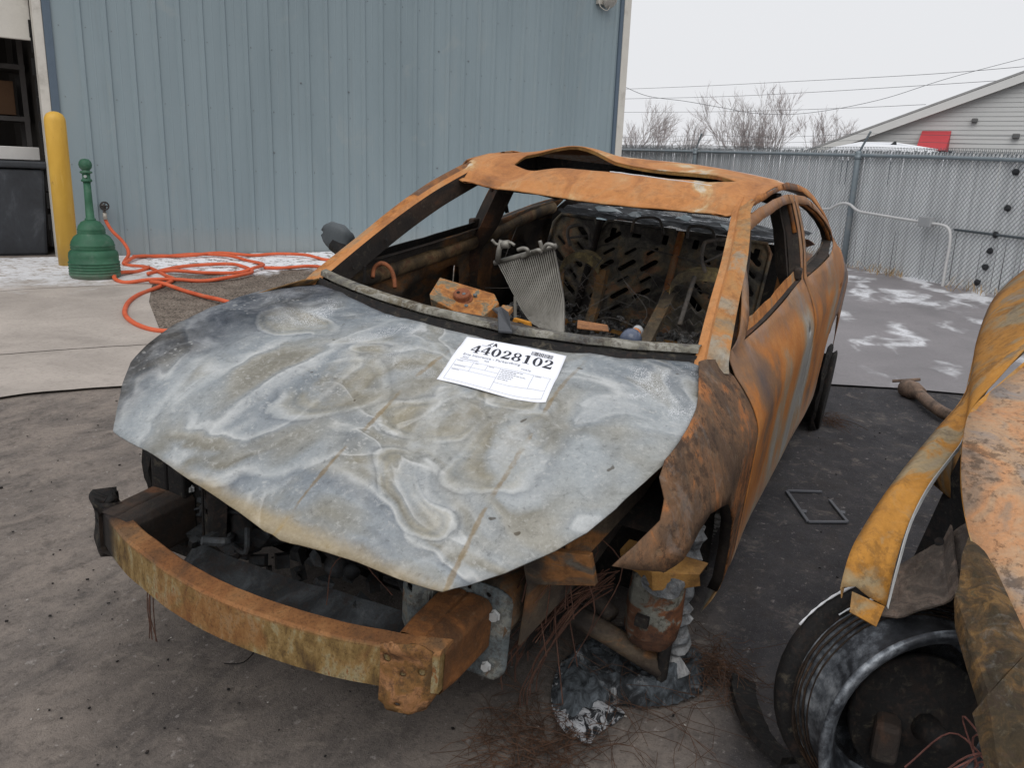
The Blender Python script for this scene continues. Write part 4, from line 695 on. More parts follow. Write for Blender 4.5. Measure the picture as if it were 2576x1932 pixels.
YR = [(-1.95, .80), (-1.8, .775), (-1.62, .745), (-1.5, .735), (-1.3, .712), (-.9, .672), (-.4, .636), (.1, .606), (.25, .575), (.6, .665), (.92, .735)]
def ys(x, z):
    w, zb, yb = interp(x, WT), interp(x, ZB), interp(x, YB)
    if z <= zb:
        k = max(0, min(1, (z-(zb-.21))/.21)); y = w+(yb-w)*k**1.7
        if z < .38: y -= .06*((.38-z)/.2)**2
        return y
    zr, yr = interp(x, ZR), interp(x, YR); t = min(1.3, (z-zb)/max(.02, zr-zb)); return yb+(yr-yb)*t+.014*math.sin(math.pi*min(1, t))
def side(sg, off=0.0, wav=.0012, f=1.6):
    return lambda x, z: (x, sg*(ys(x, z)+off+wav*fbm(x*f, z*f, sg*3+off*7, 2)), z)
def part(poly, nm, mat, sg, off=0.0, holes=(), step=.04, solid=.004, wav=.0012, parent=None, f=1.6):
    o = sheet(poly, side(sg, off, wav, f), step, holes).build(nm, mat, parent or CAR, smooth=True, solid=solid if sg > 0 else solid); return o
ARCH_F = [(1.72, .684), (1.66, .692), (1.58, .722), (1.50, .735), (1.40, .715), (1.31, .685), (1.25, .645), (1.15, .565), (1.09, .46), (1.05, .33), (1.04, .285)]
fender = [(.925, .285), (.925, .90), (.955, .945), (1.0, .957), (1.1, .97), (1.22, .95), (1.35, .924), (1.5, .903), (1.615, .882), (1.655, .858), (1.668, .82), (1.70, .785), (1.78, .755), (1.85, .737), (1.80, .712)]+ARCH_F
part(fender, 'front_fender', m_fend, 1, step=.03, wav=.0022, f=3.5)
m_fendr = burnt('rust_fender_right', [(.3, srgb(62, 54, 46)), (.45, srgb(120, 92, 56)), (.56, srgb(150, 112, 62)), (.66, srgb(88, 76, 64)), (.8, srgb(120, 110, 96))], 3.5, soot=.4)
arl = [(x, z) for x, z in ARCH_F]
m = MB(); m.strip([Vector((x, ys(x, z)-.002, z)) for x, z in arl], [Vector((x, ys(x, z)-.032, z+.004)) for x, z in arl]); m.build('arch_lip', m_dark, bpy.data.objects['front_fender'], smooth=True, solid=.003)
fender_r = [p for p in fender if p[0] < 1.56]+[(1.31, .685), (1.40, .715), (1.50, .735)]
fender_r = [(.925, .285), (.925, .90), (.955, .945), (1.0, .957), (1.1, .97), (1.22, .95), (1.35, .924), (1.5, .903), (1.60, .875), (1.66, .83), (1.68, .78), (1.64, .73), (1.50, .735), (1.40, .715), (1.31, .685), (1.25, .645), (1.15, .565), (1.09, .46), (1.05, .33), (1.04, .285)]
part(fender_r, 'front_fender', m_fendr, -1, -.055, step=.05)
fdoor = [(.913, .31), (.913, .90), (.86, .958), (.79, .992), (.60, 1.10), (.45, 1.18), (.28, 1.262), (.12, 1.318), (-.05, 1.342), (-.25, 1.352), (-.435, 1.350), (-.418, 1.25), (-.395, 1.12), (-.355, 1.02), (-.335, .9), (-.33, .31)]
fwin = [(.72, .962), (.59, 1.062), (.45, 1.14), (.28, 1.222), (.12, 1.28), (-.05, 1.305), (-.2, 1.318), (-.385, 1.318), (-.37, 1.2), (-.35, 1.12), (-.325, 1.022), (.0, .997), (.4, .975)]
rdoor = [(-.345, .31), (-.35, .9), (-.37, 1.02), (-.41, 1.12), (-.434, 1.25), (-.452, 1.348), (-.7, 1.334), (-.9, 1.29), (-1.05, 1.235), (-1.18, 1.165), (-1.27, 1.105), (-1.275, .95), (-1.25, .82), (-1.17, .71), (-1.08, .60), (-1.02, .45), (-1.0, .31)]
rwin = [(-.410, 1.020), (-.445, 1.13), (-.468, 1.22), (-.484, 1.312), (-.7, 1.300), (-.88, 1.262), (-1.02, 1.212), (-1.12, 1.16), (-1.17, 1.115), (-.9, 1.068), (-.65, 1.040)]
handF = rrect(-.20, .842, .035, .026, .3); handR = rrect(-1.155, .895, .035, .024, .3)
def sx(x): return x if x > -.45 else (-.45+(x+.45)*1.26 if x > -1.33 else -1.559+(x+1.33)*(2.12-1.559)/(2.12-1.33))
SX = lambda P: [(sx(x), z) for x, z in P]
DL = part(fdoor, 'front_door', m_door, 1, .002, [fwin, handF], .03, wav=.0035, f=1.5)
DRr = part(rdoor, 'rear_door', m_door, 1, .004, [rwin, handR], .03, wav=.0045, f=1.7)
DR1 = part(fdoor, 'front_door', m_inner, -1, .002, [fwin], .05); DR2 = part(SX(rdoor), 'rear_door', m_inner, -1, .002, [SX(rwin)], .05)
# inner skins and rolled window frames of the doors
cutF = [(.52, .44), (.54, .66), (.40, .70), (.30, .80), (.10, .835), (-.12, .86), (-.20, .84), (-.21, .60), (-.18, .44)]
cutR = [(-.55, .46), (-.55, .80), (-.62, .87), (-.86, .90), (-.92, .86), (-.92, .62), (-.86, .46)]
m_roll = burnt('scorched_roll', [(.28, srgb(40, 36, 33)), (.42, srgb(74, 64, 52)), (.50, srgb(112, 90, 58)), (.56, srgb(140, 112, 70)), (.62, srgb(126, 82, 46)), (.72, srgb(96, 88, 76))], 4, soot=.4, soot_scale=3, sat=.85)
infd = [(.86, .33), (.86, .93), (.70, .966), (.2, .99), (-.31, 1.022), (-.32, .33)]; inrd = [(-.36, .33), (-.40, 1.03), (-.7, 1.06), (-1.12, 1.108), (-1.16, .80), (-1.03, .62), (-1.0, .33)]
for sg, d1, d2 in ((1, DL, DRr), (-1, DR1, DR2)):
    fo = lambda x, z, sg=sg: (x, sg*(ys(x, min(z, interp(x, ZB)-.06))-.075-.03*max(0, min(1, (.90-z)/.10))+.012*math.exp(-((z-(interp(x, ZB)-.07))/.03)**2)+.004*fbm(x*5, z*5)), z)
    sheet(infd, fo, .045, [cutF]).build('inner_panel', m_inner, d1, smooth=True, solid=.004); sheet(inrd if sg > 0 else SX(inrd), fo, .045, [cutR if sg > 0 else SX(cutR)]).build('inner_panel', m_inner, d2, smooth=True, solid=.004)
    for dd, xa, xb in ((d1, .82, -.30), (d2, -.42, -1.05 if sg > 0 else -1.30)): MB().tube([Vector((xa+(xb-xa)*k/10, sg*(ys(xa+(xb-xa)*k/10, interp(xa+(xb-xa)*k/10, ZB)-.05)-.058), interp(xa+(xb-xa)*k/10, ZB)-.062+.004*fbm(k*1.0, 3))) for k in range(11)], .036, 10).build('belt_roll', m_roll, dd, smooth=True)
    for win, dd, mt in ((fwin, d1, m_pil if sg > 0 else m_dark), (rwin if sg > 0 else SX(rwin), d2, m_pil if sg > 0 else m_dark)):
        n_ = len(win); cx_, cz_ = sum(p[0] for p in win)/n_, sum(p[1] for p in win)/n_
        up = win[:9]
        MB().tube([Vector((x, sg*(ys(x, z)-.016), z)) for x, z in up], .010, 6).build('window_channel', mt, dd, smooth=True)
        A = [Vector((x, sg*(ys(x, z)-.004), z)) for x, z in win+[win[0]]]; Bq = [Vector((x+(cx_-x)*.01, sg*(ys(x, z)-.050), z+(cz_-z)*.01)) for x, z in win+[win[0]]]
        MB().strip(A, Bq).build('window_reveal', m_dark, dd)
    sills = [(x, interp(x, ZB)+.028+.006*fbm(x*9, 4)) for x in [.70-.1*k for k in range(11)]]
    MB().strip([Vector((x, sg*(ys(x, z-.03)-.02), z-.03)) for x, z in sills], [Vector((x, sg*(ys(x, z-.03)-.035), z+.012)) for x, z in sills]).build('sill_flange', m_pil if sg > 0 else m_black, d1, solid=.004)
    MB().box((-.31 if sg > 0 else -.31, sg*(.76), 1.045), (.07, .03, .045)).build('latch_stub', m_dark, d1, bevel=.008)
arch_r = [(-1.40+.365*math.cos(math.radians(a)), .34+.365*math.sin(math.radians(a))) for a in range(8, 161, 8)]     # front to rear of the rear wheel opening
quarter = [(-1.295, 1.105), (-1.32, 1.12), (-1.50, 1.105), (-1.62, 1.085), (-1.80, 1.04), (-1.95, .995), (-2.05, .94), (-2.10, .87), (-2.11, .76), (-2.05, .62), (-1.98, .53), (-1.93, .50), (-1.80, .47), (-1.765, .44)]+[p for p in arch_r[::-1] if p[1] > .42 and p[0] < -1.17]+[(-1.185, .725), (-1.262, .82), (-1.288, .95)]
m_quart = burnt('rust_quarter', [(.28, srgb(96, 88, 90)), (.42, srgb(132, 116, 108)), (.50, srgb(164, 108, 60)), (.60, srgb(176, 122, 72)), (.72, srgb(140, 136, 136)), (.84, srgb(110, 92, 78))], 2.6, pit=.25, fine=.2, streak=(1, 1, .7))
tail_cut = [(-1.955, .935), (-2.02, .90), (-2.06, .82), (-2.05, .76), (-2.02, .80), (-1.98, .87)]
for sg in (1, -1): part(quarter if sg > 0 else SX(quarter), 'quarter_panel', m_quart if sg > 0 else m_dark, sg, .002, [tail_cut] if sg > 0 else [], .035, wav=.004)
rail = [(.245, 1.294), (.10, 1.357), (-.15, 1.380), (-.4, 1.397), (-.65, 1.383), (-.9, 1.357), (-1.1, 1.317), (-1.3, 1.262), (-1.5, 1.166), (-1.62, 1.112), (-1.80, 1.06), (-1.80, 1.045), (-1.62, 1.088), (-1.50, 1.108), (-1.325, 1.124), (-1.29, 1.116), (-1.19, 1.188), (-1.06, 1.255), (-.9, 1.313), (-.7, 1.352), (-.45, 1.367), (-.25, 1.370), (-.05, 1.358), (.11, 1.332)]
for sg in (1, -1): part(rail if sg > 0 else SX(rail), 'roof_rail', m_pil, sg, .0, (), .035)
# rear seams: C-pillar return flanges, rocker sills
rock = [(1.04, .30), (1.04, .20), (-1.02, .20), (-1.03, .305)]
m_rock = burnt('rust_sill', [(.3, srgb(120, 118, 112)), (.5, srgb(164, 164, 158)), (.6, srgb(176, 140, 96)), (.72, srgb(150, 96, 48))], 3, streak=(.6, 1, 2))
for sg in (1, -1): part(rock, 'rocker_sill', m_rock, sg, .0, (), .05)
# ---- roof with burst sunroof opening
ZC = [(-1.12, 1.365), (-.8, 1.412), (-.4, 1.418), (-.1, 1.398), (.1, 1.362), (.2, 1.336), (.29, 1.300), (.34, 1.272)]
def roofz(x, y):
    yr, zr, zc = interp(x, YR), interp(x, ZR), interp(x, ZC); k = min(1.0, abs(y)/yr); z = zc-(zc-zr)*k**3.2-.012*k*k
    z += .016*math.exp(-((abs(y)-yr*.90)/.018)**2)*-.45
    z += .042*math.exp(-((x+.30)/.14)**2-((y+.25)/.17)**2)-.020*math.exp(-((x+.30)/.14)**2-((y-.12)/.22)**2)+.012*math.exp(-((x+.16)/.10)**2-((y-.42)/.12)**2)
    z -= .042*math.exp(-((x-.12)/.16)**2-((y+.36)/.11)**2)
    z += .022*math.exp(-((x-.02)/.05)**2-((y+.40)/.06)**2)*0
    z -= .009*math.exp(-((x-.285+.075*(abs(y)/.55)**2.2)/.014)**2)-.004*math.exp(-((x-.255+.075*(abs(y)/.55)**2.2)/.018)**2)                      # pressed groove above the header
    return z+.004*fbm(x*4, y*4)
front = [(.332-.085*(abs(y)/.55)**2.2, y) for y in [-.565+.113*k for k in range(11)]]
rside = [(x, interp(x, YR)) for x in (.12, 0, -.2, -.4, -.65, -.9, -1.10)]
roof_poly = front+rside+[(-1.14, .4), (-1.16, .0), (-1.14, -.4)]+[(x, -y) for x, y in rside[::-1]]
sunroof = [(.005, -.425), (.045, -.30), (.055, -.1), (.045, .15), (.0, .40), (-.055, .47), (-.085, .49), (-.10, .44), (-.145, .30), (-.19, .12), (-.215, -.05), (-.275, -.17), (-.30, -.26), (-.25, -.36), (-.13, -.43)]
RF = sheet(roof_poly, lambda x, y: (x, y, roofz(x, y)), .017, [sunroof]).build('roof', m_roofp, CAR, smooth=True, solid=.005)
hp_ = [(.332-.085*(abs(y)/.55)**2.2-.006, y) for y in [-.54+.06*k for k in range(19)]]
MB().strip([Vector((x, y, roofz(x, y)-.004)) for x, y in hp_], [Vector((x-.03, y, roofz(x, y)-.012-.006*fbm(y*14, 2))) for x, y in hp_]).strip([Vector((x-.03, y, roofz(x, y)-.013-.006*fbm(y*14, 2))) for x, y in hp_], [Vector((x-.12, y, roofz(x, y)+.0)) for x, y in hp_]).build('header', m_dark, RF, smooth=True)
sr = densify(sunroof, .04); cxs, cys = -.1, 0
MB().strip([Vector((x, y, roofz(x, y)-.003)) for x, y in sr+sr[:1]], [Vector((x+(x-cxs)*.02, y+(y-cys)*.015, roofz(x, y)-.016)) for x, y in sr+sr[:1]]).build('sunroof_lip', m_rgold, RF, smooth=True)
sheet([(.10, -.50), (.10, .50), (-.42, .50), (-.42, -.50)], lambda x, y: (x, y, 1.302-.02*abs(y)+.006*fbm(x*9, y*9)), .06).build('sunroof_tray', m_black, RF); MB().add([(-.40, -.5, 1.29), (-.40, .5, 1.29), (-.38, .5, 1.385), (-.38, -.5, 1.385), (.08, -.50, 1.29), (.06, -.49, 1.345)], [(0, 1, 2, 3), (0, 3, 5, 4)]).build('sunroof_tray', m_black, RF)
MB().strip([Vector((-.50, y, 1.345-.05*(y/.5)**2)) for y in (-.5, -.25, 0, .25, .5)], [Vector((-.58, y, 1.345-.05*(y/.5)**2)) for y in (-.5, -.25, 0, .25, .5)]).build('roof_bow', m_dark, RF, solid=.01)
MB().strip([Vector((-.98, y, 1.335-.06*(y/.55)**2)) for y in (-.55, -.28, 0, .28, .55)], [Vector((-1.12, y, 1.325-.06*(y/.55)**2)) for y in (-.55, -.28, 0, .28, .55)]).build('rear_header', m_dark, RF, solid=.02)
icicle = MB()
for k in range(70):
    y = .02+.40*k/69; icicle.tube([(.052-.1*max(0, y-.1)**2, y, roofz(.05, y)+.003), (.046, y+.002, roofz(.05, y)-.008-random.random()*.016)], [.0035, .0012], 4)
o = icicle.build('ice_fringe', speckled('ice_white', srgb(220, 222, 226), .1, 40, .4), RF); o['kind'] = 'stuff'
snow_r = [(-.50, -.15), (-.52, .05), (-.62, .25), (-.8, .28), (-.85, 0), (-.75, -.2), (-.6, -.25)]
m_pil2 = burnt('rust_pillar_pale', [(.3, DG), (.41, srgb(128, 112, 92)), (.48, srgb(158, 120, 76)), (.54, srgb(172, 116, 60)), (.60, srgb(150, 132, 108)), (.68, srgb(154, 148, 136))], 3.4, pit=.25, fine=.2)
# ---- A-pillars
for sg in (1, -1):
    inn = spline([Vector((1.04, .668, .915)), Vector((.985, .655, .950)), Vector((.78, .628, 1.060)), Vector((.58, .605, 1.156)), Vector((.40, .578, 1.236)), Vector((.24, .552, 1.296)), Vector((.10, .540, 1.338))], 5)
    out = spline([Vector((.965, .752, .915)), Vector((.925, .738, .955)), Vector((.72, .705, 1.066)), Vector((.52, .677, 1.172)), Vector((.35, .642, 1.258)), Vector((.22, .612, 1.312)), Vector((.08, .606, 1.350))], 5)
    if sg < 0: inn = [Vector((p.x, -p.y, p.z)) for p in inn]; out = [Vector((p.x, -p.y, p.z)) for p in out]
    mid = [a.lerp(b, .28)+Vector((.006, 0, .008)) for a, b in zip(inn, out)]
    m2 = [a.lerp(b, .34)+Vector((.0, 0, .0)) for a, b in zip(inn, out)]; m3 = [a.lerp(b, .74)+Vector((.002, 0, .003)) for a, b in zip(inn, out)]
    m = MB(); m.strip(m2, m3); m.strip(m3, out); AP = m.build('windscreen_pillar', m_pil2 if sg > 0 else m_pil, CAR, smooth=False, solid=.004)
    m = MB(); m.strip(inn, mid); m.strip(mid, m2); m.build('glass_flange', m_roofp, AP, smooth=False, solid=.004)
    m = MB(); m.strip(inn, [p+Vector((-.055, -sg*.006, -.062)) for p in inn]); m.strip([p+Vector((-.056, -sg*.006, -.062)) for p in inn], [p+Vector((-.05, sg*.004, -.055)) for p in out]); m.build('inner_flange', m_dark, AP)
    m = MB()
    for k in (3, 8, 12): p = inn[k]+Vector((-.03, -sg*.012, -.034)); m.lathe([(.007, 0), (.007, .004), (0, .004)], p, (0, -sg, .3), 8)
    m.build('clip_hole', m_black, AP)
    if sg < 0:
        p = inn[9]+Vector((-.05, .01, -.06)); MB().tube([p, p+Vector((0, 0, -.03)), p+Vector((.004, 0, -.06))], .006, 6).build('dangling_clip', m_black, AP)
# ---- B-pillars
for sg in (1, -1):
    P = [(-.335, .30), (-.335, .90), (-.36, 1.03), (-.40, 1.20), (-.43, 1.345)]
    for dx, nm, mt, ofs in ((.0, 'centre_pillar', m_dark, -.055),):
        A = [Vector((x+.055, sg*(ys(x, z)+ofs), z)) for x, z in P]; Bq = [Vector((x-.07, sg*(ys(x, z)+ofs), z)) for x, z in P]; Cq = [Vector((x-.015, sg*(ys(x, z)+ofs-.055), z)) for x, z in P]
        m = MB(); m.strip(A, Bq); m.strip(A, Cq); m.strip(Cq, Bq); BP = m.build(nm, m_dark if sg > 0 else burnt('rust_centre_pillar', [(.3, srgb(30, 28, 27)), (.5, srgb(58, 48, 42)), (.62, srgb(104, 68, 44)), (.75, srgb(70, 62, 56))], 4), CAR, smooth=False, solid=.004)
    p = [Vector((-.43, sg*(ys(-.42, 1.1)-.10), 1.14)), Vector((-.44, sg*(ys(-.42, 1.1)-.11), 1.10)), Vector((-.46, sg*(ys(-.42, 1.1)-.11), 1.10)), Vector((-.455, sg*(ys(-.42, 1.1)-.10), 1.14))]; MB().tube(p, .006, 6, closed=True).build('belt_loop', m_dark, BP)
# ---- cowl, firewall, floor, cabin rear
def cowl_x(y): return .985+.13*(1-(y/.66)**2)
cy = [-.66+.06*k for k in range(23)]
m_cowl = burnt('burnt_cowl', [(.28, srgb(50, 50, 50)), (.42, srgb(86, 86, 86)), (.50, srgb(120, 117, 106)), (.56, srgb(150, 148, 140)), (.62, srgb(104, 96, 78)), (.70, srgb(172, 172, 170)), (.82, srgb(70, 68, 66))], 7, streak=(1, .4, 1), pit=.6)
def cz_(y): return .980-.022*(1-(y/.66)**2)-(.0 if y < 0 else .004)+.004*fbm(y*9, 1)
m = MB(); prof = [(.016, -.016), (.014, -.003), (.008, .001), (-.014, .003), (-.024, -.004), (-.026, -.05)]
rows = [[Vector((cowl_x(y)+a-.02, y, cz_(y)+b)) for y in cy] for a, b in prof]
for r0, r1 in zip(rows, rows[1:]): m.strip(r0, r1)
m.build('cowl_beam', m_cowl, CAR, smooth=True)
m = MB(); m.strip([Vector((cowl_x(y)+.0, y, cz_(y)-.022)) for y in cy], [Vector((cowl_x(y)+.10, y, .86)) for y in cy]); m.strip([Vector((cowl_x(y)+.10, y, .86)) for y in cy], [Vector((1.30, y, .85)) for y in cy]); m.strip([Vector((1.30, y, .85)) for y in cy], [Vector((1.20, y, .30)) for y in cy]); m.build('firewall', m_black, CAR, smooth=True)
m = MB(); m.strip([Vector((cowl_x(y)-.06, y, cz_(y)-.06)) for y in cy], [Vector((.86, y, .62)) for y in cy]); m.strip([Vector((.86, y, .62)) for y in cy], [Vector((1.0, y, .25)) for y in cy]); m.build('dash_bulkhead', m_dark, CAR, smooth=True)
fl = [(1.0, -.74), (1.0, .74), (-.5, .76), (-1.9, .70), (-1.9, -.70), (-.5, -.76)]
sheet(fl, lambda x, y: (x, y, .22+.16*math.exp(-(y/.13)**2)+.01*fbm(x*4, y*4)), .09).build('floor_pan', m_ash, CAR, smooth=True)
m = MB(); m.tube([(.86, -.60, .86), (.86, .0, .88), (.86, .60, .86)], .03, 8); m.build('dash_crossbar', m_inner, CAR, smooth=True)
# rear seat back: two pressed steel panels with slanting slots
def sbx(z): return -.72-.26*((z-.54)/.56)
def slots(y0, y1, sgn, rnd):
    H = []
    for r_ in range(8):
        for q_ in range(3):
            z_ = .62+r_*.062+q_*.055*1.0; y_ = (y0+.075+q_*.115)+((r_ % 2)*.0)
            z_ = .575+r_*.070+(q_*.085)*(1 if sgn > 0 else 1)
            yy = y_ if sgn > 0 else y1-(y_-y0)
            if z_ > 1.0 or not (y0+.06 < yy < y1-.06): continue
            w_ = .098 if (r_+q_) % 2 == 0 else .066; h_ = .025 if (r_+q_) % 2 == 0 else .014
            H.append(rrect(yy, z_, w_, h_, sgn*math.radians(37), None, 2))
    return H
m_seatb = burnt('scorched_seat_back', [(.28, srgb(44, 42, 41)), (.42, srgb(78, 74, 70)), (.50, srgb(112, 106, 92)), (.56, srgb(134, 116, 84)), (.61, srgb(158, 106, 58)), (.66, srgb(116, 92, 68)), (.76, srgb(136, 138, 126)), (.85, srgb(84, 78, 70))], 5.0, soot=.45, soot_scale=3.5, mott=.25, sat=.78)
for y0, y1, sgn in ((-.33, .095, 1), (.115, .56, -1), (-.60, -.345, -1)):
    poly = [(y0+.02, .53), (y1-.02, .53), (y1, .56), (y1, 1.03), (y1-.03, 1.075), (y0+.03, 1.075), (y0, 1.03), (y0, .56)]
    hs = slots(y0, y1, sgn, random)
    up = [rrect(y0+.07, 1.02, .03, .045, 0, .006), rrect(y0+.20, 1.02, .05, .02, 0, .005), rrect(y1-.07, 1.02, .03, .045, 0, .006)] if y1-y0 > .3 else []
    def fnb(y, z, y0=y0, y1=y1, sgn=sgn):
        k = max(0, min(1, min(y-y0-.03, y1-.03-y)/.03))*max(0, min(1, (z-.56)/.03))*max(0, min(1, (.985-z)/.03))
        rib = .010*math.sin(2*math.pi*((z*math.cos(.65)-sgn*y*math.sin(.65))/.056)+1.0); return (sbx(z)-.010+k*rib+.003*fbm(y*9, z*9), y, z)
    PB = sheet(poly, fnb, .016, hs+up).build('seat_back_panel', m_seatb, CAR, smooth=True, solid=.003)
    e = densify(poly, .08); MB().tube([Vector((sbx(z)+.006, y, z)) for y, z in e], .009, 6, closed=True).build('edge_bead', m_seatb, PB, smooth=True)
MB().add([(-.86, -.62, .4), (-.86, .60, .4), (-1.10, .60, 1.06), (-1.10, -.62, 1.06)], [(0, 1, 2, 3)]).build('boot_lining', m_black, CAR)
for k, y in enumerate((.105, -.337)): MB().tube([(sbx(.55)+.02, y, .55), (sbx(.8)+.022, y, .8), (sbx(1.07)+.02, y, 1.07)], .018, 6).build('seat_divider', m_rgold if k == 0 else m_dark, CAR, smooth=True)
m_rod = burnt('burnt_rod', [(.3, srgb(62, 60, 58)), (.55, srgb(104, 100, 96)), (.75, srgb(130, 108, 84))], 9)
for hr in K['rear_hr']:
    H = MB().tube(spline([Vector(p)+Vector((.03, 0, 0)) for p in hr], 4), .0075, 6).build('headrest_loop', m_rod, CAR, smooth=True)
for z_ in (.945, .955): pass
MB().tube([(sbx(.96)+.05, -.05, .975), (sbx(.96)+.03, .10, .958), (sbx(.96)+.05, .33, .93)], .004, 5).build('seat_wire', m_rod, CAR); MB().tube([(sbx(.9)+.05, .05, .83), (sbx(.9)+.03, .2, .815), (sbx(.9)+.05, .36, .80)], .004, 5).build('seat_wire', m_rod, CAR)
sheet([(-.30, -.66), (-.30, .66), (-.80, .66), (-.80, -.66)], lambda x, y: (x, y, .58+.045*fbm(x*7, y*7)+.03*fbm(x*19, y*19)-.12*max(0, (x+.42)/.12)), .02).build('seat_base', m_ash, CAR, smooth=False)
MB().tube([(-.52, -.5, .60), (-.50, .1, .585), (-.52, .55, .60)], .022, 8).build('seat_crossbar', m_rgold, CAR, smooth=True)
# parcel shelf with char, snow and crazed glass
shf = [(-.97, -.60), (-.97, .60), (-1.3, .66), (-1.62, .68), (-1.62, -.68), (-1.3, -.66)]
def shz(x, y): return 1.085-.02*(x+.97)+.016*fbm(x*8, y*6)+.012*fbm(x*20, y*15)
t = NT('char_and_snow', .85, 0, .2); n = t.noise(7, 9, .72, 1.2, None, (1, .5, 1)); c = t.ramp(n, [(.35, srgb(24, 25, 27)), (.5, srgb(52, 54, 57)), (.58, srgb(96, 100, 104)), (.62, srgb(214, 217, 222)), (.75, srgb(235, 236, 240))]); t.color(c); t.bump(n, .8, .03)
sheet(shf, lambda x, y: (x, y, shz(x, y)), .035).build('parcel_shelf', t.m, CAR, smooth=False)
m_shard = speckled('milky_glass', srgb(132, 150, 156), .25, 14, .25)
rnd = random.Random(4)
for cx, cyy, r_ in ((-1.12, -.36, .085), (-1.06, -.18, .05), (-1.10, .33, .075), (-1.2, .05, .05)):
    pts = [(cx+r_*rnd.uniform(.45, 1)*math.cos(a)*.8, cyy+r_*rnd.uniform(.5, 1.1)*math.sin(a)) for a in [2*math.pi*k/11 for k in range(11)]]
    sheet(pts, lambda x, y: (x, y, shz(x, y)+.03-(x-cx)*.25), .03).build('glass_shard', m_shard, CAR, solid=.004)
# boot lid, rear panel
bl = [(-1.62, -.66), (-1.62, .66), (-1.85, .68), (-2.06, .62), (-2.12, 0), (-2.06, -.62), (-1.9, -.70)]
sheet(bl, lambda x, y: (x, y, 1.085-.24*max(0, -1.62-x)**1.2-.03*(y/.7)**2), .06).build('boot_lid', m_quart, CAR, smooth=True, solid=.005)
m = MB(); q = [Vector((-2.07, y, .96-.03*(y/.7)**2)) for y in (-.66, -.33, 0, .33, .66)]; m.strip(q, [p+Vector((-.05, 0, -.35)) for p in q]); m.strip([p+Vector((-.05, 0, -.35)) for p in q], [p+Vector((.08, 0, -.62)) for p in q]); m.build('rear_panel', m_quart, CAR, smooth=True, solid=.004)
# ---- hood
def hoodz(x, y):
    s_ = max(0, (x-1.0)/1.05); z = .966-.25*s_**2.6-.03*(y/.75)**2-.065*y*s_**3
    for cx, cyy, rx, ry, a in ((1.70, -.06, .16, .17, -.016), (1.42, -.38, .15, .17, -.014), (1.75, .20, .09, .12, -.012), (1.70, .40, .13, .10, -.015), (1.55, .27, .07, .12, -.010), (1.50, .02, .12, .10, .010), (1.80, -.28, .10, .14, .009), (1.60, .18, .05, .06, .008), (1.28, -.25, .10, .2, -.008)):
        z += a*math.exp(-((x-cx)/rx)**2-((y-cyy)/ry)**2)
    for y0, sl in ((.105, .02), (.455, -.06), (-.43, .06)):
        z += .006*math.exp(-((y+(x-1.7)*sl-y0)/.022)**2)*min(1, max(0, (x-1.1)/.3))
    return z+.010*fbm(x*2.6+5, y*2.6)+.004*fbm(x*8, y*8)
hood_poly = [(1.03, -.628), (1.145, -.42), (1.222, -.23), (1.268, -.05), (1.280, .045), (1.280, .192), (1.250, .32), (1.165, .493), (1.04, .650), (1.05, .678), (1.085, .698), (1.20, .728), (1.336, .754), (1.461, .760), (1.602, .752), (1.69, .722), (1.761, .70), (1.83, .668), (1.89, .629), (1.966, .561), (2.039, .470), (2.046, .377), (2.052, .285), (2.061, .202), (2.073, .114), (2.058, -.002), (2.039, -.15), (2.019, -.295), (2.001, -.441), (1.921, -.520), (1.86, -.575), (1.79, -.628), (1.70, -.665), (1.58, -.690), (1.40, -.700), (1.2, -.690), (1.05, -.668)]
HOOD = sheet(hood_poly, lambda x, y: (x, y, hoodz(x, y)), .022).build('hood', m_hood, CAR, smooth=True, solid=.004)
m = MB(); fr = [p for p in hood_poly if p[0] > 1.75]; q = [Vector((x-.004, y*.996, hoodz(x, y)-.004)) for x, y in fr]
m.strip(q, [p+Vector((-.05, -p.y*.02, -.018)) for p in q]); m.build('hood_hem', m_galvb, HOOD, smooth=True)
# ---- front end
def beam_x(y): return 2.105-.48*abs(y-.0)**2*.95
by = [-.60+.0265*k for k in range(41)]
t = NT('beam_rust', .8, 0, .25); x, y, z = t.xyz(); n = t.noise(6, 8, .65, .5, None, (1, 1, .8)); n2 = t.noise(22, 6, .7, .2, None, (1, 1, .45)); g = t.noise(150, 4, .7)
c = t.ramp(n2, [(.3, srgb(70, 54, 38)), (.44, srgb(112, 90, 54)), (.52, srgb(134, 110, 70)), (.60, srgb(142, 132, 102)), (.66, srgb(126, 86, 50)), (.8, srgb(90, 66, 44))])
c = t.mix(t.mask(t.math('ADD', z, t.math('MULTIPLY', n, .02)), .522, .534), c, t.ramp(n, [(.35, srgb(92, 66, 46)), (.48, srgb(130, 88, 54)), (.56, srgb(146, 104, 66)), (.64, srgb(112, 86, 62))]))
c = t.mix(t.math('MULTIPLY', t.mask(t.noise(4, 6, .6, .6), .52, .64), .5), c, srgb(136, 86, 50))
c = t.mix(t.math('MULTIPLY', t.mask(t.math('ADD', y, t.math('MULTIPLY', n, .25)), -.22, -.36), .97), c, srgb(30, 30, 32))
c = t.mix(t.math('MULTIPLY', t.mask(t.noise(3.1, 4, .5, .3), .60, .70), .55), c, srgb(58, 48, 40)); c = t.mix(t.math('MULTIPLY', t.mask(g, .5, .36), .4), c, srgb(50, 36, 26))
t.color(c); t.bump(t.math('ADD', n2, g), .4, .004); m_beam = t.m
prof = [(0, 0), (0, .092), (-.005, .098), (-.048, .100), (-.053, .096), (-.053, .004), (-.048, -.002), (-.005, -.004)]
m = MB(); n_ = len(prof)
for y in by:
    for a, b in prof: m.v.append((beam_x(y)+a, y, .428+b+.004*fbm(y*6, 3)))
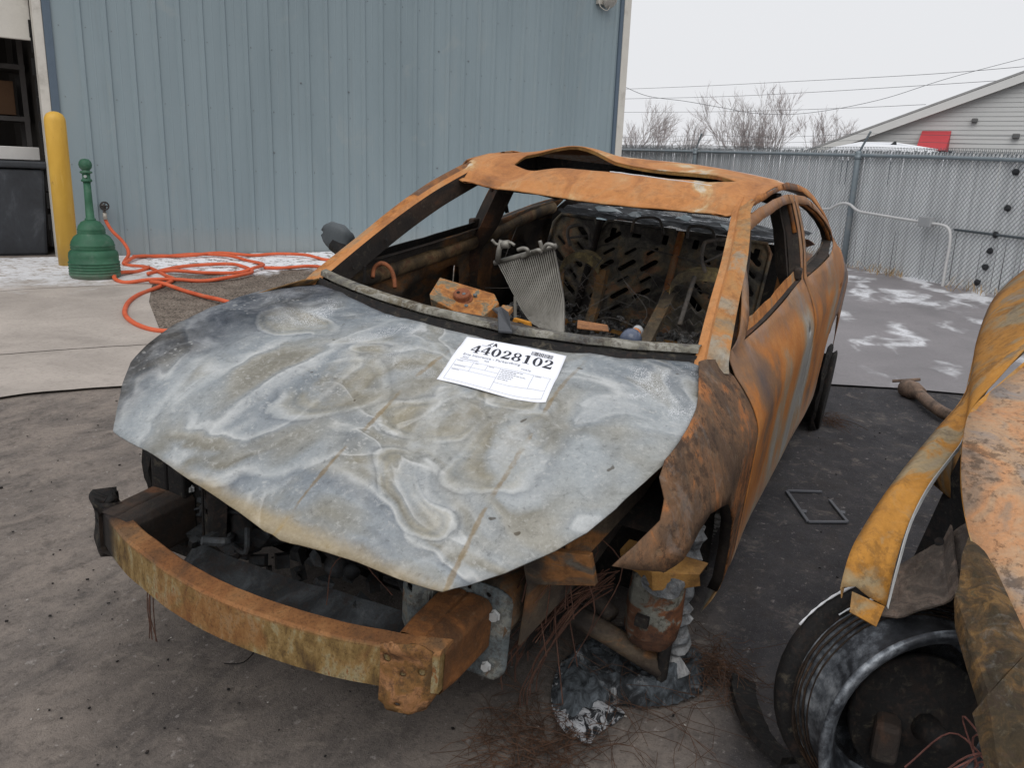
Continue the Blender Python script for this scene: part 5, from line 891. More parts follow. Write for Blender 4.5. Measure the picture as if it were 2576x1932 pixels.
for i in range(len(by)-1): m.f += [(i*n_+k, i*n_+(k+1) % n_, (i+1)*n_+(k+1) % n_, (i+1)*n_+k) for k in range(n_)]
m.f += [tuple(range(n_)), tuple((len(by)-1)*n_+k for k in range(n_))]
BEAM = m.build('bumper_beam', m_beam, CAR, smooth=False)
def bracket(sg, mt):
    y0 = .405 if sg > 0 else -.585; pts = [(-.045, .100), (-.030, .112), (.018, .115), (.040, .105), (.058, .085), (.060, -.015), (.048, -.045), (.016, -.060), (-.024, -.055), (-.045, -.035)]
    hs = [rrect(-.032, .070, .013, .022, .2), rrect(.036, .045, .014, .020, .2), rrect(.0, .035, .013, .010), rrect(-.004, -.036, .013, .012)]
    return sheet(pts, lambda u, v: (beam_x(y0+u*sg)+.010+.016*math.exp(-((v-.10)/.018)**2)*(1 if abs(u+.005) < .03 else .1)+.010*max(0, 1-abs(v+.02)/.05)*(1 if abs(u) < .03 else 0)-.030*max(0, (u-.045)/.03)+.0018*fbm(u*30, v*30, sg), (y0+u*sg)*.98, .435+v*.98+.0*u), .008, hs).build('end_bracket', mt, BEAM, smooth=True, solid=.005 if sg > 0 else .055)
m_brk = burnt('rust_bracket', [(.3, srgb(72, 54, 34)), (.44, srgb(104, 76, 40)), (.52, srgb(126, 88, 46)), (.58, srgb(150, 106, 68)), (.68, srgb(82, 58, 36))], 10, pit=.5)
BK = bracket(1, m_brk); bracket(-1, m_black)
for u, v in ((-.032, .070), (.036, .045), (.0, .035), (-.004, -.036)): MB().lathe([(0, 0), (.012, 0)], (beam_x(.405+u)+.0015, (.405+u)*.98, .435+v*.98), (1, 0, 0), 10).build('bolt_hole', m_black, BK)
m_bolt = speckled('bolt_zinc', srgb(170, 172, 172), .2, 50, .4)
for sg in (1, -1):
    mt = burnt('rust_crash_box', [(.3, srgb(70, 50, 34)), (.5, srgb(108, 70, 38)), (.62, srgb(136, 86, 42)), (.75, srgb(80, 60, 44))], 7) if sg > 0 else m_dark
    x0, x1, yc = 1.99, 1.80, (.405 if sg > 0 else -.47)
    m = MB(); sec = [(-.055, .405), (.055, .405), (.062, .42), (.062, .515), (.05, .53), (.006, .532), (0, .527), (-.006, .532), (-.05, .53), (-.062, .515), (-.062, .42)]
    n_ = len(sec)
    for xx, k in ((x0, .92), (1.93, 1), (x1, 1.05)): m.v += [(xx, yc+a*k, .47+(b-.47)*k) for a, b in sec]
    for r_ in range(2): m.f += [(r_*n_+k, r_*n_+(k+1) % n_, (r_+1)*n_+(k+1) % n_, (r_+1)*n_+k) for k in range(n_)]
    CB_ = m.build('crash_box', mt, BEAM, bevel=.003)
    pl = rrect(yc+sg*.01, .445, .19, .235, 0, .035, 4); hs = [rrect(yc-.0, .545, .014, .016), rrect(yc+.05*sg, .54, .013, .013)]
    PL = sheet(pl, lambda y, z, sg=sg: (1.795-.018*max(0, (abs(y-yc-sg*.01)-.078)/.02), y, z), .012, hs).build('mount_plate', m_galvb if sg > 0 else m_black, BEAM, smooth=True, solid=.006)
    for yy, zz, r_ in ((yc+sg*.072, .50, .012), (yc-sg*.055, .545, .009), (yc+sg*.065, .365, .010)): MB().lathe([(r_*1.25, 0), (r_*1.25, .003), (r_, .004), (r_, .012), (0, .012)], (1.80, yy, zz), (1, 0, 0), 6).build('bolt', m_bolt, PL)
    # chassis rails running back, upper apron rails
    m = MB(); m.tube([(1.79, sg*.43, .46), (1.5, sg*.43, .45), (1.25, sg*.44, .42)], [.075, .07, .07], 8); m.build('chassis_rail', m_inner if sg > 0 else m_dark, CAR, smooth=True)
    ap_ = [Vector((1.74, sg*.60, .70)), Vector((1.62, sg*.64, .76)), Vector((1.45, sg*.67, .80)), Vector((1.25, sg*.68, .84)), Vector((1.05, sg*.68, .88))]
    m = MB(); m.strip(ap_, [p+Vector((0, -sg*.07, -.005)) for p in ap_]); m.strip(ap_, [p+Vector((0, .01*sg, -.09)) for p in ap_]); m.strip([p+Vector((0, -sg*.07, -.005)) for p in ap_], [p+Vector((0, -sg*.08, -.30)) for p in ap_]); m.build('apron_rail', m_inner, CAR, solid=.005)
    m = MB(); m.prism([(1.76, sg*.50, .66), (1.76, sg*.66, .69), (1.72, sg*.67, .60), (1.74, sg*.52, .56)], (-.02, 0, 0)); m.build('lamp_bracket', m_inner if sg > 0 else m_black, CAR, bevel=.003)
# inner-left upright bracket seen above the crash box, mirrored dark one at right
for sg, mt in ((1, m_galvb), (-1, m_black)):
    y0 = sg*.30; pl = [(y0-.035, .42), (y0+.035, .42), (y0+.04, .55), (y0+.03, .66), (y0-.035, .66), (y0-.04, .55)]
    sheet(pl, lambda y, z: (1.845+.015*math.cos((y-y0)*60), y, z), .012, [rrect(y0-.012, .585, .018, .03, 0, .004), rrect(y0-.012, .535, .024, .020, 0, .002)]).build('radiator_upright', mt, CAR, smooth=False, solid=.004)
    MB().add([(1.845, y0+sg*.035, .42), (1.845, y0+sg*.035, .66), (1.79, y0+sg*.045, .66), (1.79, y0+sg*.045, .42)], [(0, 1, 2, 3)]).build('upright_web', mt, CAR, solid=.004)
m = MB()
for y in (-.50, -.44): m.prism([(1.83, y-.025, .38), (1.83, y+.025, .38), (1.83, y+.03, .70), (1.83, y-.03, .72)], (-.03, 0, 0))
m.build('radiator_upright', m_black, CAR, bevel=.006)
# lower crossmember, engine, hoses in the dark bay
m_alu = burnt('sooty_casting', [(.3, srgb(22, 23, 25)), (.5, srgb(44, 47, 50)), (.62, srgb(70, 74, 78)), (.75, srgb(110, 114, 116))], 6, pit=.4, mott=.15)
m = MB(); q0 = [Vector((1.93-.05*abs(y), y, .40)) for y in [-.34+.07*k for k in range(11)]]; m.strip(q0, [p+Vector((-.075-.02*math.sin(p.y*6), 0, .040+.012*fbm(p.y*14, 2))) for p in q0]); m.build('crossmember', m_alu, CAR, smooth=False, solid=.008)
sheet([(1.2, -.50), (1.2, .44), (1.55, .40), (1.60, -.50)], lambda x, y: (x, y, .30+.02*fbm(x*6, y*6)), .06).build('bay_tray', m_black, CAR)
m = MB()
for cx, cyy, cz, sx, sy, sz in ((1.50, -.06, .58, .34, .50, .26), (1.62, -.30, .52, .18, .2, .2), (1.68, .05, .50, .10, .26, .14), (1.45, .28, .52, .25, .22, .3), (1.30, -.05, .66, .2, .7, .2)): m.box((cx, cyy, cz), (sx, sy, sz), Matrix.Rotation(.2*math.sin(cx*9), 3, 'Y') @ Matrix.Rotation(.15*math.sin(cyy*7), 3, 'X'))
m.v = [(x+.012*fbm(x*9, y*9, z*9), y+.012*fbm(x*9+4, y*9, z*9), z) for x, y, z in m.v]; m.build('engine', m_black, CAR, bevel=.025)
m = MB()
for cyy, cz, r_, L in ((-.02, .55, .055, .06), (.10, .60, .04, .08), (-.16, .50, .045, .07), (.02, .46, .03, .1)): m.lathe([(r_*.6, 0), (r_, .01), (r_, L*.4), (r_*.85, L*.45), (r_*.85, L*.6), (r_, L*.65), (r_, L), (r_*.4, L+.01), (0, L+.01)], (1.70, cyy, cz), (1, .25, .1), 18)
m.build('pulley', m_alu, CAR, smooth=True)
m = MB(); m.tube(spline([(1.78, -.02, .60), (1.80, .01, .54), (1.79, .04, .49), (1.74, .09, .47)], 5), .012, 8); m.build('coolant_hose', m_alu, CAR, smooth=True); MB().tube([(1.79, .085, .475), (1.80, .10, .47)], .019, 12).build('hose_clamp', m_alu, CAR, smooth=True); MB().tube(spline([(1.70, -.24, .62), (1.78, -.26, .52), (1.80, -.22, .42)], 5), .03, 8).build('coolant_hose', m_alu, CAR, smooth=True)
m = MB(); sl_ = sheet([(1.84, -.40), (1.86, -.22), (1.74, -.16), (1.68, -.34)], lambda x, y: (x, y, .44+.25*(1.86-x)+.02*fbm(x*14, y*14)), .02); m.v, m.f = sl_.v, sl_.f; m.build('melted_casting', m_alu, CAR, solid=.02)
# strut, knuckle and brake left of the hood, hung wires
m_kn = burnt('rust_white_knuckle', [(.3, srgb(74, 50, 38)), (.42, srgb(110, 70, 46)), (.49, srgb(128, 82, 52)), (.53, srgb(132, 132, 122)), (.62, srgb(148, 150, 142)), (.74, srgb(96, 102, 106)), (.84, srgb(84, 60, 44))], 6.5, pit=.6, fine=.3, soot=.55, soot_scale=5)
m = MB(); prof_ = [(.0, .500), (.075, .495), (.092, .47), (.096, .43), (.098, .36), (.092, .31), (.075, .275), (.04, .262), (0, .26)]
seg = 9
for r_, z_ in prof_:
    for k in range(seg):
        a = 2*math.pi*k/seg; rr_ = r_*.86*(1+.10*math.cos(2*a)+.05*fbm(math.cos(a)*2, math.sin(a)*2, z_*9)); m.v.append((1.37+rr_*math.cos(a)*.72, .735+rr_*math.sin(a), z_))
for i in range(len(prof_)-1): m.f += [(i*seg+k, i*seg+(k+1) % seg, (i+1)*seg+(k+1) % seg, (i+1)*seg+k) for k in range(seg)]
KN = m.build('brake_knuckle', m_kn, CAR, smooth=False, bevel=.008)
MB().box((1.448, .725, .375), (.02, .034, .028)).build('cavity', m_black, KN, bevel=.002)
m = MB(); m.strip([Vector((1.48-.03*abs(k-2), .645+.05*k, .495+.01*math.sin(k*2))) for k in range(5)], [Vector((1.50-.03*abs(k-2), .64+.05*k, .545)) for k in range(5)]); m.strip([Vector((1.50-.03*abs(k-2), .64+.05*k, .545)) for k in range(5)], [Vector((1.40, .65+.05*k, .56)) for k in range(5)]); m.build('splash_flange', m_rgold, KN, solid=.006)
m_melt = burnt('melted_alloy', [(.3, srgb(60, 62, 66)), (.45, srgb(104, 108, 112)), (.6, srgb(150, 152, 154)), (.72, srgb(184, 184, 184)), (.85, srgb(110, 96, 84))], 9, bumps=.8)
m = MB(); pts = [Vector((1.30, .785, .60)), Vector((1.31, .790, .52)), Vector((1.33, .79, .44)), Vector((1.33, .792, .36)), Vector((1.32, .797, .28)), Vector((1.32, .803, .18)), Vector((1.33, .80, .06))]
pts = spline(pts, 5); m.tube(pts, [.028+.016*fbm(i*.9, 2)+.006*math.sin(i*1.3) for i in range(len(pts))], 9); m.v = [(x+.010*fbm(x*40, y*40, z*40), y+.010*fbm(x*40+9, y*40, z*40), z) for x, y, z in m.v]; m.build('molten_drip', m_melt, CAR, smooth=False)
m = MB(); q = sheet(rrect(.71, .50, .10, .06, .1), lambda u, v: (1.47+.012*fbm(u*30, v*30), u+.05, v), .012); m.v, m.f = q.v, q.f; m.build('molten_lump', m_melt, CAR, solid=.03)
m = MB(); m.tube([(1.37, .770, .66), (1.385, .775, .50), (1.38, .780, .34), (1.37, .785, .16), (1.37, .785, .04)], [.016, .02, .018, .016, .014], 7); m.tube([(1.33, .755, .70), (1.40, .765, .54)], .02, 7); m.build('strut_rod', m_black, CAR, smooth=True)
m = MB(); m.tube([(1.40, .52, .30), (1.38, .66, .25), (1.36, .78, .20)], .03, 8); m.tube([(1.25, .45, .33), (1.33, .62, .28)], .025, 8); m.build('control_arm', m_inner, CAR, smooth=True)
for sg in (1, -1):
    m = MB(); a_ = [Vector((1.375+.36*math.cos(math.radians(d_)), 0, .34+.37*math.sin(math.radians(d_)))) for d_ in range(62, 191, 12)]
    m.strip([p+Vector((0, sg*.80, 0)) for p in a_], [p+Vector((0, sg*.46, 0)) for p in a_]); m.build('wheel_house', m_black, CAR, smooth=True)
    a_ = [Vector((-1.40+.36*math.cos(math.radians(d_)), 0, .34+.36*math.sin(math.radians(d_)))) for d_ in range(-10, 191, 12)]
    m = MB(); m.strip([p+Vector((0, sg*.86, 0)) for p in a_], [p+Vector((0, sg*.55, 0)) for p in a_]); m.build('wheel_house', m_black, CAR, smooth=True)
for sg in (1, -1): MB().add([(1.0, sg*.52, .25), (1.66, sg*.50, .32), (1.66, sg*.56, .74), (1.0, sg*.56, .80)], [(0, 1, 2, 3)]).build('inner_wing', m_black, CAR, solid=.004)
m = MB(); rnd_ = random.Random(17)
for k in range(120):
    p = (rnd_.uniform(1.55, 1.84), rnd_.uniform(-.42, .34), rnd_.uniform(.34, .58)); s_ = rnd_.uniform(.010, .036); m.box(p, (s_*rnd_.uniform(.6, 2), s_*rnd_.uniform(.6, 2), s_*rnd_.uniform(.5, 1.5)), Matrix.Rotation(rnd_.uniform(0, 3), 3, 'Z') @ Matrix.Rotation(rnd_.uniform(0, 3), 3, 'X'), rnd_.uniform(.3, 1))
for k in range(30):
    p = Vector((rnd_.uniform(1.6, 1.84), rnd_.uniform(-.4, .32), rnd_.uniform(.40, .60))); q_ = p+Vector((rnd_.gauss(0, .05), rnd_.gauss(0, .10), rnd_.gauss(0, .06))); m.tube(spline([p, p.lerp(q_, .5)+Vector((.02, rnd_.gauss(0, .03), rnd_.gauss(0, .03))), q_], 4), rnd_.uniform(.003, .011), 6)
m.build('engine_rubble', m_alu, CAR, bevel=.004)['kind'] = 'stuff'
# wheels still standing: rear pair and front right, burnt bare
def bare_wheel(c, sg):
    m = MB(); m.lathe([(.0, -.02), (.08, -.03), (.12, -.06), (.19, -.09), (.215, -.10), (.225, -.085), (.20, -.06), (.195, .05), (.21, .08), (.225, .095), (.21, .10)], c, (0, sg, 0), 26)
    W_ = m.build('wheel', m_black, CAR, smooth=True); m = MB()
    for k in range(5):
        r_ = .235+.018*random.random(); o_ = random.uniform(-.10, .10); m.tube([Vector(c)+Vector((r_*math.cos(a)+.004*fbm(a*3, k), o_+.012*fbm(a*2, k+9), r_*math.sin(a)*.98)) for a in [2*math.pi*j/30 for j in range(30)]], .012, 5, closed=True)
    m.build('tyre_char', m_black, W_, smooth=False); return W_
bare_wheel((-1.40, .845, .29), 1); bare_wheel((-1.40, -.80, .40), -1); bare_wheel((1.36, -.76, .42), -1)
# door mirror shell on the far side
q = MB(); nst, nsg = 9, 16
for i in range(nst):
    t_ = i/(nst-1); rr_ = .062*math.sin(math.pi*min(.98, .12+.86*t_))**.6
    for k in range(nsg):
        a = 2*math.pi*k/nsg; q.v.append((.64+.045*math.cos(a)*rr_/.062-.02*math.cos(a)**2, -.80-.13*t_+.0*a, 1.035+.055*math.sin(a)*rr_/.062+.012*t_+.006*fbm(math.cos(a)*3, math.sin(a)*3, t_*4)))
for i in range(nst-1): q.f += [(i*nsg+k, i*nsg+(k+1) % nsg, (i+1)*nsg+(k+1) % nsg, (i+1)*nsg+k) for k in range(nsg)]
q.f += [tuple(range(nsg)), tuple((nst-1)*nsg+k for k in range(nsg))]
MIR = q.build('door_mirror', speckled('burnt_mirror_shell', srgb(74, 80, 84), .3, 12, .6), CAR, smooth=True)
MB().tube([(.66, -.74, .955), (.655, -.80, .985), (.645, -.86, 1.01)], [.035, .028, .03], 8).build('mirror_foot', m_black, MIR, smooth=True)
# ---- front seat frames
m_seatf = burnt('burnt_seat_steel', [(.3, srgb(66, 60, 54)), (.5, srgb(106, 94, 76)), (.6, srgb(142, 104, 62)), (.72, srgb(120, 114, 100))], 7, mott=.25)
def seat(pre, nm):
    P = lambda k: [Vector(p) for p in K[pre+k]]
    S_ = MB(); A = spline(P('_post'), 6); S_.strip([p+Vector((.0, -.022, 0)) for p in A], [p+Vector((.0, .022, 0)) for p in A]); S_.strip([p+Vector((.0, .022, 0)) for p in A], [p+Vector((-.045, .024, .0)) for p in A]); S_.strip([p+Vector((0, -.022, 0)) for p in A], [p+Vector((-.045, -.024, 0)) for p in A])
    fr = S_.build('seat_frame', m_seatf, CAR, solid=.004)
    A = spline(P('_out'), 6); S_ = MB(); S_.strip([p+Vector((.0, -.018, 0)) for p in A], [p+Vector((.0, .018, 0)) for p in A]); S_.strip([p+Vector((0, -.018, 0)) for p in A], [p+Vector((-.04, -.02, 0)) for p in A]); S_.build('side_member', m_seatf, fr, solid=.004)
    A = spline(P('_bow'), 6); S_ = MB(); S_.strip([p+Vector((.01, 0, .014)) for p in A], [p+Vector((.012, 0, -.030)) for p in A]); S_.strip([p+Vector((.01, 0, .014)) for p in A], [p+Vector((-.05, 0, .022)) for p in A]); S_.build('top_bow', burnt('rust_seat_bow', [(.3, srgb(66, 62, 56)), (.5, srgb(112, 100, 74)), (.6, srgb(158, 140, 92)), (.75, srgb(90, 80, 66))], 8), fr, solid=.004)
    S_ = MB(); S_.tube(spline(P('_hr'), 5), .0085, 7); h_ = P('_hr'); S_.tube([h_[1]+Vector((.0, 0, -.02)), h_[-2]+Vector((0, 0, -.02))], .006, 6); S_.build('headrest_loop', m_rod, fr, smooth=True)
    return fr
fp = seat('seatP', 'p'); fd_ = seat('seatD', 'd')
MB().tube([Vector(p) for p in K['seatD_rod']], .010, 8).build('recliner_rod', m_rod, fd_, smooth=True)
for pre in ('seatP', 'seatD'):
    a, b = Vector(K[pre+'_post'][-1]), Vector(K[pre+'_out'][-1]); m = MB(); m.box(((a.x+b.x)/2+.22, (a.y+b.y)/2, .50), (.5, abs(a.y-b.y)+.12, .05)); m.tube([a, Vector((a.x+.1, a.y, .50))], .025, 6); m.tube([b, Vector((b.x+.1, b.y, .50))], .025, 6); m.build('seat_pan', m_dark, fp if pre == 'seatP' else fd_, bevel=.01)
MB().tube(spline([Vector(p) for p in K['hoop']], 6), .0085, 7).build('steel_hoop', burnt('rust_hoop', [(.3, srgb(92, 54, 36)), (.7, srgb(150, 88, 52))], 9), CAR, smooth=True)
MB().tube([(-.1, -.72, .52), (.0, -.70, .515), (.25, -.70, .50)], .02, 7).build('sill_bar', m_rgold, CAR, smooth=True)
m = MB(); rc_ = random.Random(23)
for k in range(70):
    a = Vector((rc_.uniform(-.75, .1), rc_.uniform(-.55, .55), rc_.uniform(.62, .98))); e = a+Vector((rc_.gauss(0, .12), rc_.gauss(0, .16), rc_.gauss(-.03, .1))); m.tube(spline([a, a.lerp(e, .5)+Vector((rc_.gauss(0, .04), rc_.gauss(0, .04), rc_.gauss(.0, .04))), e], 5), .0015, 3)
for s0 in ((-.36, -.22), (-.02, .42)):                       # zigzag springs left on the seat frames
    for r_ in range(5):
        z_ = .70+.045*r_; m.tube([Vector((s0[0]+.10-.35*(z_-.7), s0[1]-.11+.022*j, z_+(.012 if j % 2 else -.012))) for j in range(11)], .0022, 4)
m.build('cabin_wires', m_rod, CAR)['kind'] = 'stuff'
rb = MB()
for k in range(150):
    s_ = rc_.uniform(.008, .03); rb.box((rc_.uniform(-.70, -.32), rc_.uniform(-.55, .58), rc_.uniform(.58, .66)), (s_*rc_.uniform(.5, 2), s_*rc_.uniform(.5, 2), s_*.6), Matrix.Rotation(rc_.uniform(0, 3), 3, 'Z') @ Matrix.Rotation(rc_.uniform(-1, 1), 3, 'X'))
rb.build('cabin_rubble', m_ash, CAR)['kind'] = 'stuff'
# hanging harness wires left of the engine bay
rnd = random.Random(11); m = MB(); wires_col = burnt('burnt_wire', [(.3, srgb(52, 38, 34)), (.6, srgb(92, 62, 50)), (.8, srgb(120, 92, 74))], 12)
for k in range(34):
    a = Vector((1.60+rnd.uniform(-.08, .08), .55+rnd.uniform(-.05, .05), .68+rnd.uniform(-.04, .02))); e = a+Vector((rnd.uniform(-.12, .10), rnd.uniform(-.12, .06), -rnd.uniform(.12, .40))); md = a.lerp(e, .5)+Vector((rnd.gauss(0, .03), rnd.gauss(0, .03), rnd.gauss(0, .03)))
    m.tube(spline([a, md, e], 5), .0016, 4)
for k in range(16):
    a = Vector((1.46+rnd.uniform(-.02, .02), .63+rnd.uniform(-.02, .02), .47+rnd.uniform(-.03, .03))); e = Vector((1.66+rnd.uniform(-.06, .05), .50+rnd.uniform(-.05, .05), .28+rnd.uniform(-.05, .10)))
    m.tube(spline([a, a.lerp(e, .5)+Vector((.02, 0, .04+rnd.gauss(0, .012))), e, e+Vector((.01, 0, -.06))], 5), .0017, 4)
o = m.build('wire_harness', wires_col, CAR); o['kind'] = 'stuff'
m = MB()
for k in range(5): y_ = -.33+.004*k; m.tube(spline([(2.02, y_, .42), (2.025, y_+rnd.gauss(0, .006), .34), (2.02, y_+rnd.gauss(0, .01), .25)], 4), .0012, 4)
m.tube(spline([(1.86, .25, .50), (1.84, .16, .55), (1.80, .20, .60), (1.84, .08, .52), (1.9, .10, .44)], 5), .0014, 4); o = m.build('loose_wire', wires_col, CAR); o['kind'] = 'stuff'
# ================================================================== loose things in and on the sedan
def c2w(p): return CARM @ Vector(p)
def loose(m, nm, mat, lab, cat, **kw):
    """mesh given in the sedan's frame, placed as a thing of its own"""
    n_ = len(m.v); c = Vector((sum(v[0] for v in m.v)/n_, sum(v[1] for v in m.v)/n_, min(v[2] for v in m.v)))
    m.v = [tuple(Vector(v)-c) for v in m.v]; o = m.build(nm, mat, **kw); o.matrix_world = CARM @ Matrix.Translation(c); return tag(o, lab, cat)
def sub(m, nm, mat, par, **kw):
    """part of a loose thing, given in the sedan's frame"""
    inv = Matrix.Translation(-par['_c']) if False else None
    return None
# condenser core pulled out and stood up in the cabin
t = NT('condenser_fins', .45, .3, .4); x, y, z = t.xyz(); n = t.noise(3.5, 7, .65, .6); c = t.ramp(n, [(.3, srgb(110, 107, 100)), (.5, srgb(140, 137, 130)), (.62, srgb(160, 157, 149)), (.74, srgb(112, 98, 78))]); t.color(c); t.bump(t.noise(90, 3, .6), .3, .003); m_fin = t.m
CP = [Vector(p) for p in K['cond']]; c0 = Vector((.46, -.09, .80))
CD = empty('condenser_core', (0, 0, 0), 'bent grey finned condenser core standing in the burnt cabin', 'condenser'); CD.matrix_world = CARM @ Matrix.Translation(c0)
left = spline([CP[0], CP[11], CP[10], CP[9], CP[8]], 6); right = spline([CP[3], CP[4], CP[5], CP[6]], 8)
def at_(L, k):
    k = max(0, min(1, k))*(len(L)-1); i = min(len(L)-2, int(k)); return L[i].lerp(L[i+1], k-i)
NT_ = 27; rows_ = 22
for i in range(NT_):
    u = (i+.5)/NT_; pts = [at_(left, k/rows_).lerp(at_(right, k/rows_), u)+Vector((.012*math.sin(3.1*k/rows_)*math.sin(u*3.1)+.003*fbm(u*9, k*.4), 0, 0))-c0 for k in range(rows_+1)]
    d_ = (right[0]-left[0]).normalized(); w_ = d_*.0020; f_ = Vector((.012, 0, 0)); m = MB()
    for a, b in zip(pts, pts[1:]): m.add([a-w_, a+w_, b+w_, b-w_, a-w_-f_, a+w_-f_, b+w_-f_, b-w_-f_], [(0, 1, 2, 3), (1, 5, 6, 2), (0, 3, 7, 4)])
    m.build('tube', m_fin, CD)
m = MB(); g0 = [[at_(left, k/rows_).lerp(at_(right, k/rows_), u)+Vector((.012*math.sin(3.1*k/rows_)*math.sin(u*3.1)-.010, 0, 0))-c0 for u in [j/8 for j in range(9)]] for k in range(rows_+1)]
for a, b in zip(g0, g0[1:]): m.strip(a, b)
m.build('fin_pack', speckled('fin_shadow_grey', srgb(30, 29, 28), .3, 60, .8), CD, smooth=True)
hd0, hd1 = CP[0]-c0, CP[3]-c0; ax = (hd1-hd0).normalized()
MB().tube([hd0-ax*.01, hd1+ax*.01], .010, 8).build('header_tank', m_fin, CD, smooth=True)
for pp in K['condpipe'][:4]: MB().tube(spline([Vector(p)-c0 for p in pp], 5), .0075, 8).build('pipe_stub', m_fin, CD, smooth=True)
a_ = [Vector(p)-c0 for p in K['condpipe'][4]]; MB().tube(a_, [.012, .011, .013], 8).tube([a_[2]+Vector((0, 0, -.015)), a_[2]+Vector((0, .03, -.008))], .016, 10).build('pipe_flange', m_fin, CD, smooth=True)
MB().tube(spline([Vector(p)-c0 for p in K['condpipe'][5]], 4), .006, 6).build('pipe_stub', m_fin, CD, smooth=True)
a_ = left[len(left)//2]-c0; MB().add([a_, a_+Vector((0, .012, -.005)), a_+Vector((.01, .03, -.11)), a_+Vector((.01, .018, -.115))], [(0, 1, 2, 3)]).build('torn_bracket', m_fin, CD, solid=.003)
# rusty box with a round socket on the dash
BX = [Vector(p) for p in K['box']]; c0 = Vector((.78, -.2, .90)); RB = empty('rusty_box', (0, 0, 0), 'rusty flat steel box with round socket lying on the dashboard', 'box'); RB.matrix_world = CARM @ Matrix.Translation(c0)
m_rbox = burnt('rust_box', [(.3, srgb(112, 70, 40)), (.44, srgb(150, 96, 46)), (.52, srgb(176, 116, 54)), (.58, srgb(120, 112, 92)), (.68, srgb(92, 92, 84)), (.8, srgb(168, 108, 60))], 9, pit=.3)
nrm = Vector((.45, .05, .9)).normalized()
m = MB(); m.prism([p-c0 for p in BX], -nrm*.055); m.build('case', m_rbox, RB, bevel=.003)
kc = Vector(K['knob'][0])-c0; ct = sum(BX, Vector())/len(BX)-c0; kc = kc+nrm*((ct-kc).dot(nrm))
MB().lathe([(.036, -.004), (.036, .004), (.030, .006), (.030, .024), (.027, .028), (0, .028)], kc, nrm, 22).build('socket', burnt('rust_socket', [(.3, srgb(110, 62, 38)), (.7, srgb(150, 88, 54))], 12), RB, smooth=False, bevel=.002)
s_ = nrm.cross(Vector((0, 1, 0))).normalized(); u_ = nrm.cross(s_)
for a in (-.011, .011): MB().lathe([(.0062, 0), (.0062, .0015), (.003, .0015), (0, .0005)], kc+nrm*.0282+u_*a-s_*.004, nrm, 9).build('pin_hole', m_black if a > 0 else m_melt, RB)
for a in range(4): q = kc+(u_*math.cos(a*1.57+.8)+s_*math.sin(a*1.57+.8))*.046; MB().lathe([(.007, -.006), (.007, .006), (.003, .007), (0, .007)], q, nrm, 8).build('screw', m_galvb, RB)
q = BX[2]-c0; MB().box(q+Vector((.02, .035, -.02)), (.05, .04, .02), Matrix.Rotation(.4, 3, 'Y')).build('lug', m_rbox, RB, bevel=.003)
# odd scraps on the cowl
F = [Vector(p) for p in K['flap']]; m = MB(); m.prism([F[0]+Vector((0, 0, .012)), F[1]+Vector((0, 0, .012)), F[1].lerp(F[2], .5)+Vector((0, 0, .028)), F[2]+Vector((.02, 0, .006)), F[3]+Vector((.02, 0, .006)), F[0].lerp(F[3], .5)+Vector((0, 0, .028))], (0, 0, -.008)); loose(m, 'wiper_stub', speckled('dark_strip', srgb(70, 72, 76), .2, 30, .6), 'dark grey flat strip hanging over the windscreen cowl', 'strip', bevel=.002)
P_ = [Vector(p) for p in K['plate']]; m = MB(); m.prism([p+Vector((0, 0, .030)) for p in P_], (0, 0, -.006)); loose(m, 'rust_plate', burnt('rust_plate_brown', [(.3, srgb(120, 80, 50)), (.7, srgb(164, 112, 68))], 10), 'small flat rusty plate lying on the windscreen cowl', 'plate', bevel=.004)
Y_ = [Vector(p) for p in K['yellow']]; m = MB(); c_ = sum(Y_, Vector())/4
m.prism([c_+Vector((0, -.035, -.012)), c_+Vector((0, -.03, .008)), c_+Vector((0, .03, .004)), c_+Vector((0, .036, -.016)), c_+Vector((0, .012, -.016)), c_+Vector((0, .01, -.004)), c_+Vector((0, -.012, -.002)), c_+Vector((0, -.014, -.012))], (-.02, 0, 0)); loose(m, 'yellow_clip', speckled('rust_yellow', srgb(186, 126, 40), .3, 30, .8), 'small yellow rusted bracket at the foot of the condenser', 'bracket', bevel=.002)
b0, b1 = [Vector(p) for p in K['bottle']]; ax = (b0-b1).normalized(); bt = empty('plastic_bottle', (0, 0, 0), 'crushed clear bottle with orange cap behind the cowl', 'bottle'); bt.matrix_world = CARM @ Matrix.Translation(b1)
MB().lathe([(0, -.03), (.026, -.028), (.034, -.01), (.034, .012), (.026, .026), (.014, .034)], (0, 0, 0), ax, 14).build('body', speckled('smoky_plastic', srgb(84, 92, 110), .4, 25, .15), bt, smooth=True)
MB().lathe([(.014, .032), (.0165, .034), (.0165, .05), (0, .05)], (0, 0, 0), ax, 14).build('cap', speckled('cap_orange', srgb(196, 120, 62), .15, 30, .5), bt, smooth=True)
MB().lathe([(.0175, .05), (.0175, .068), (.010, .07), (0, .07)], (0, 0, 0), ax, 14).build('cap_ring', speckled('cap_grey', srgb(168, 170, 172), .15, 30, .5), bt, smooth=True)
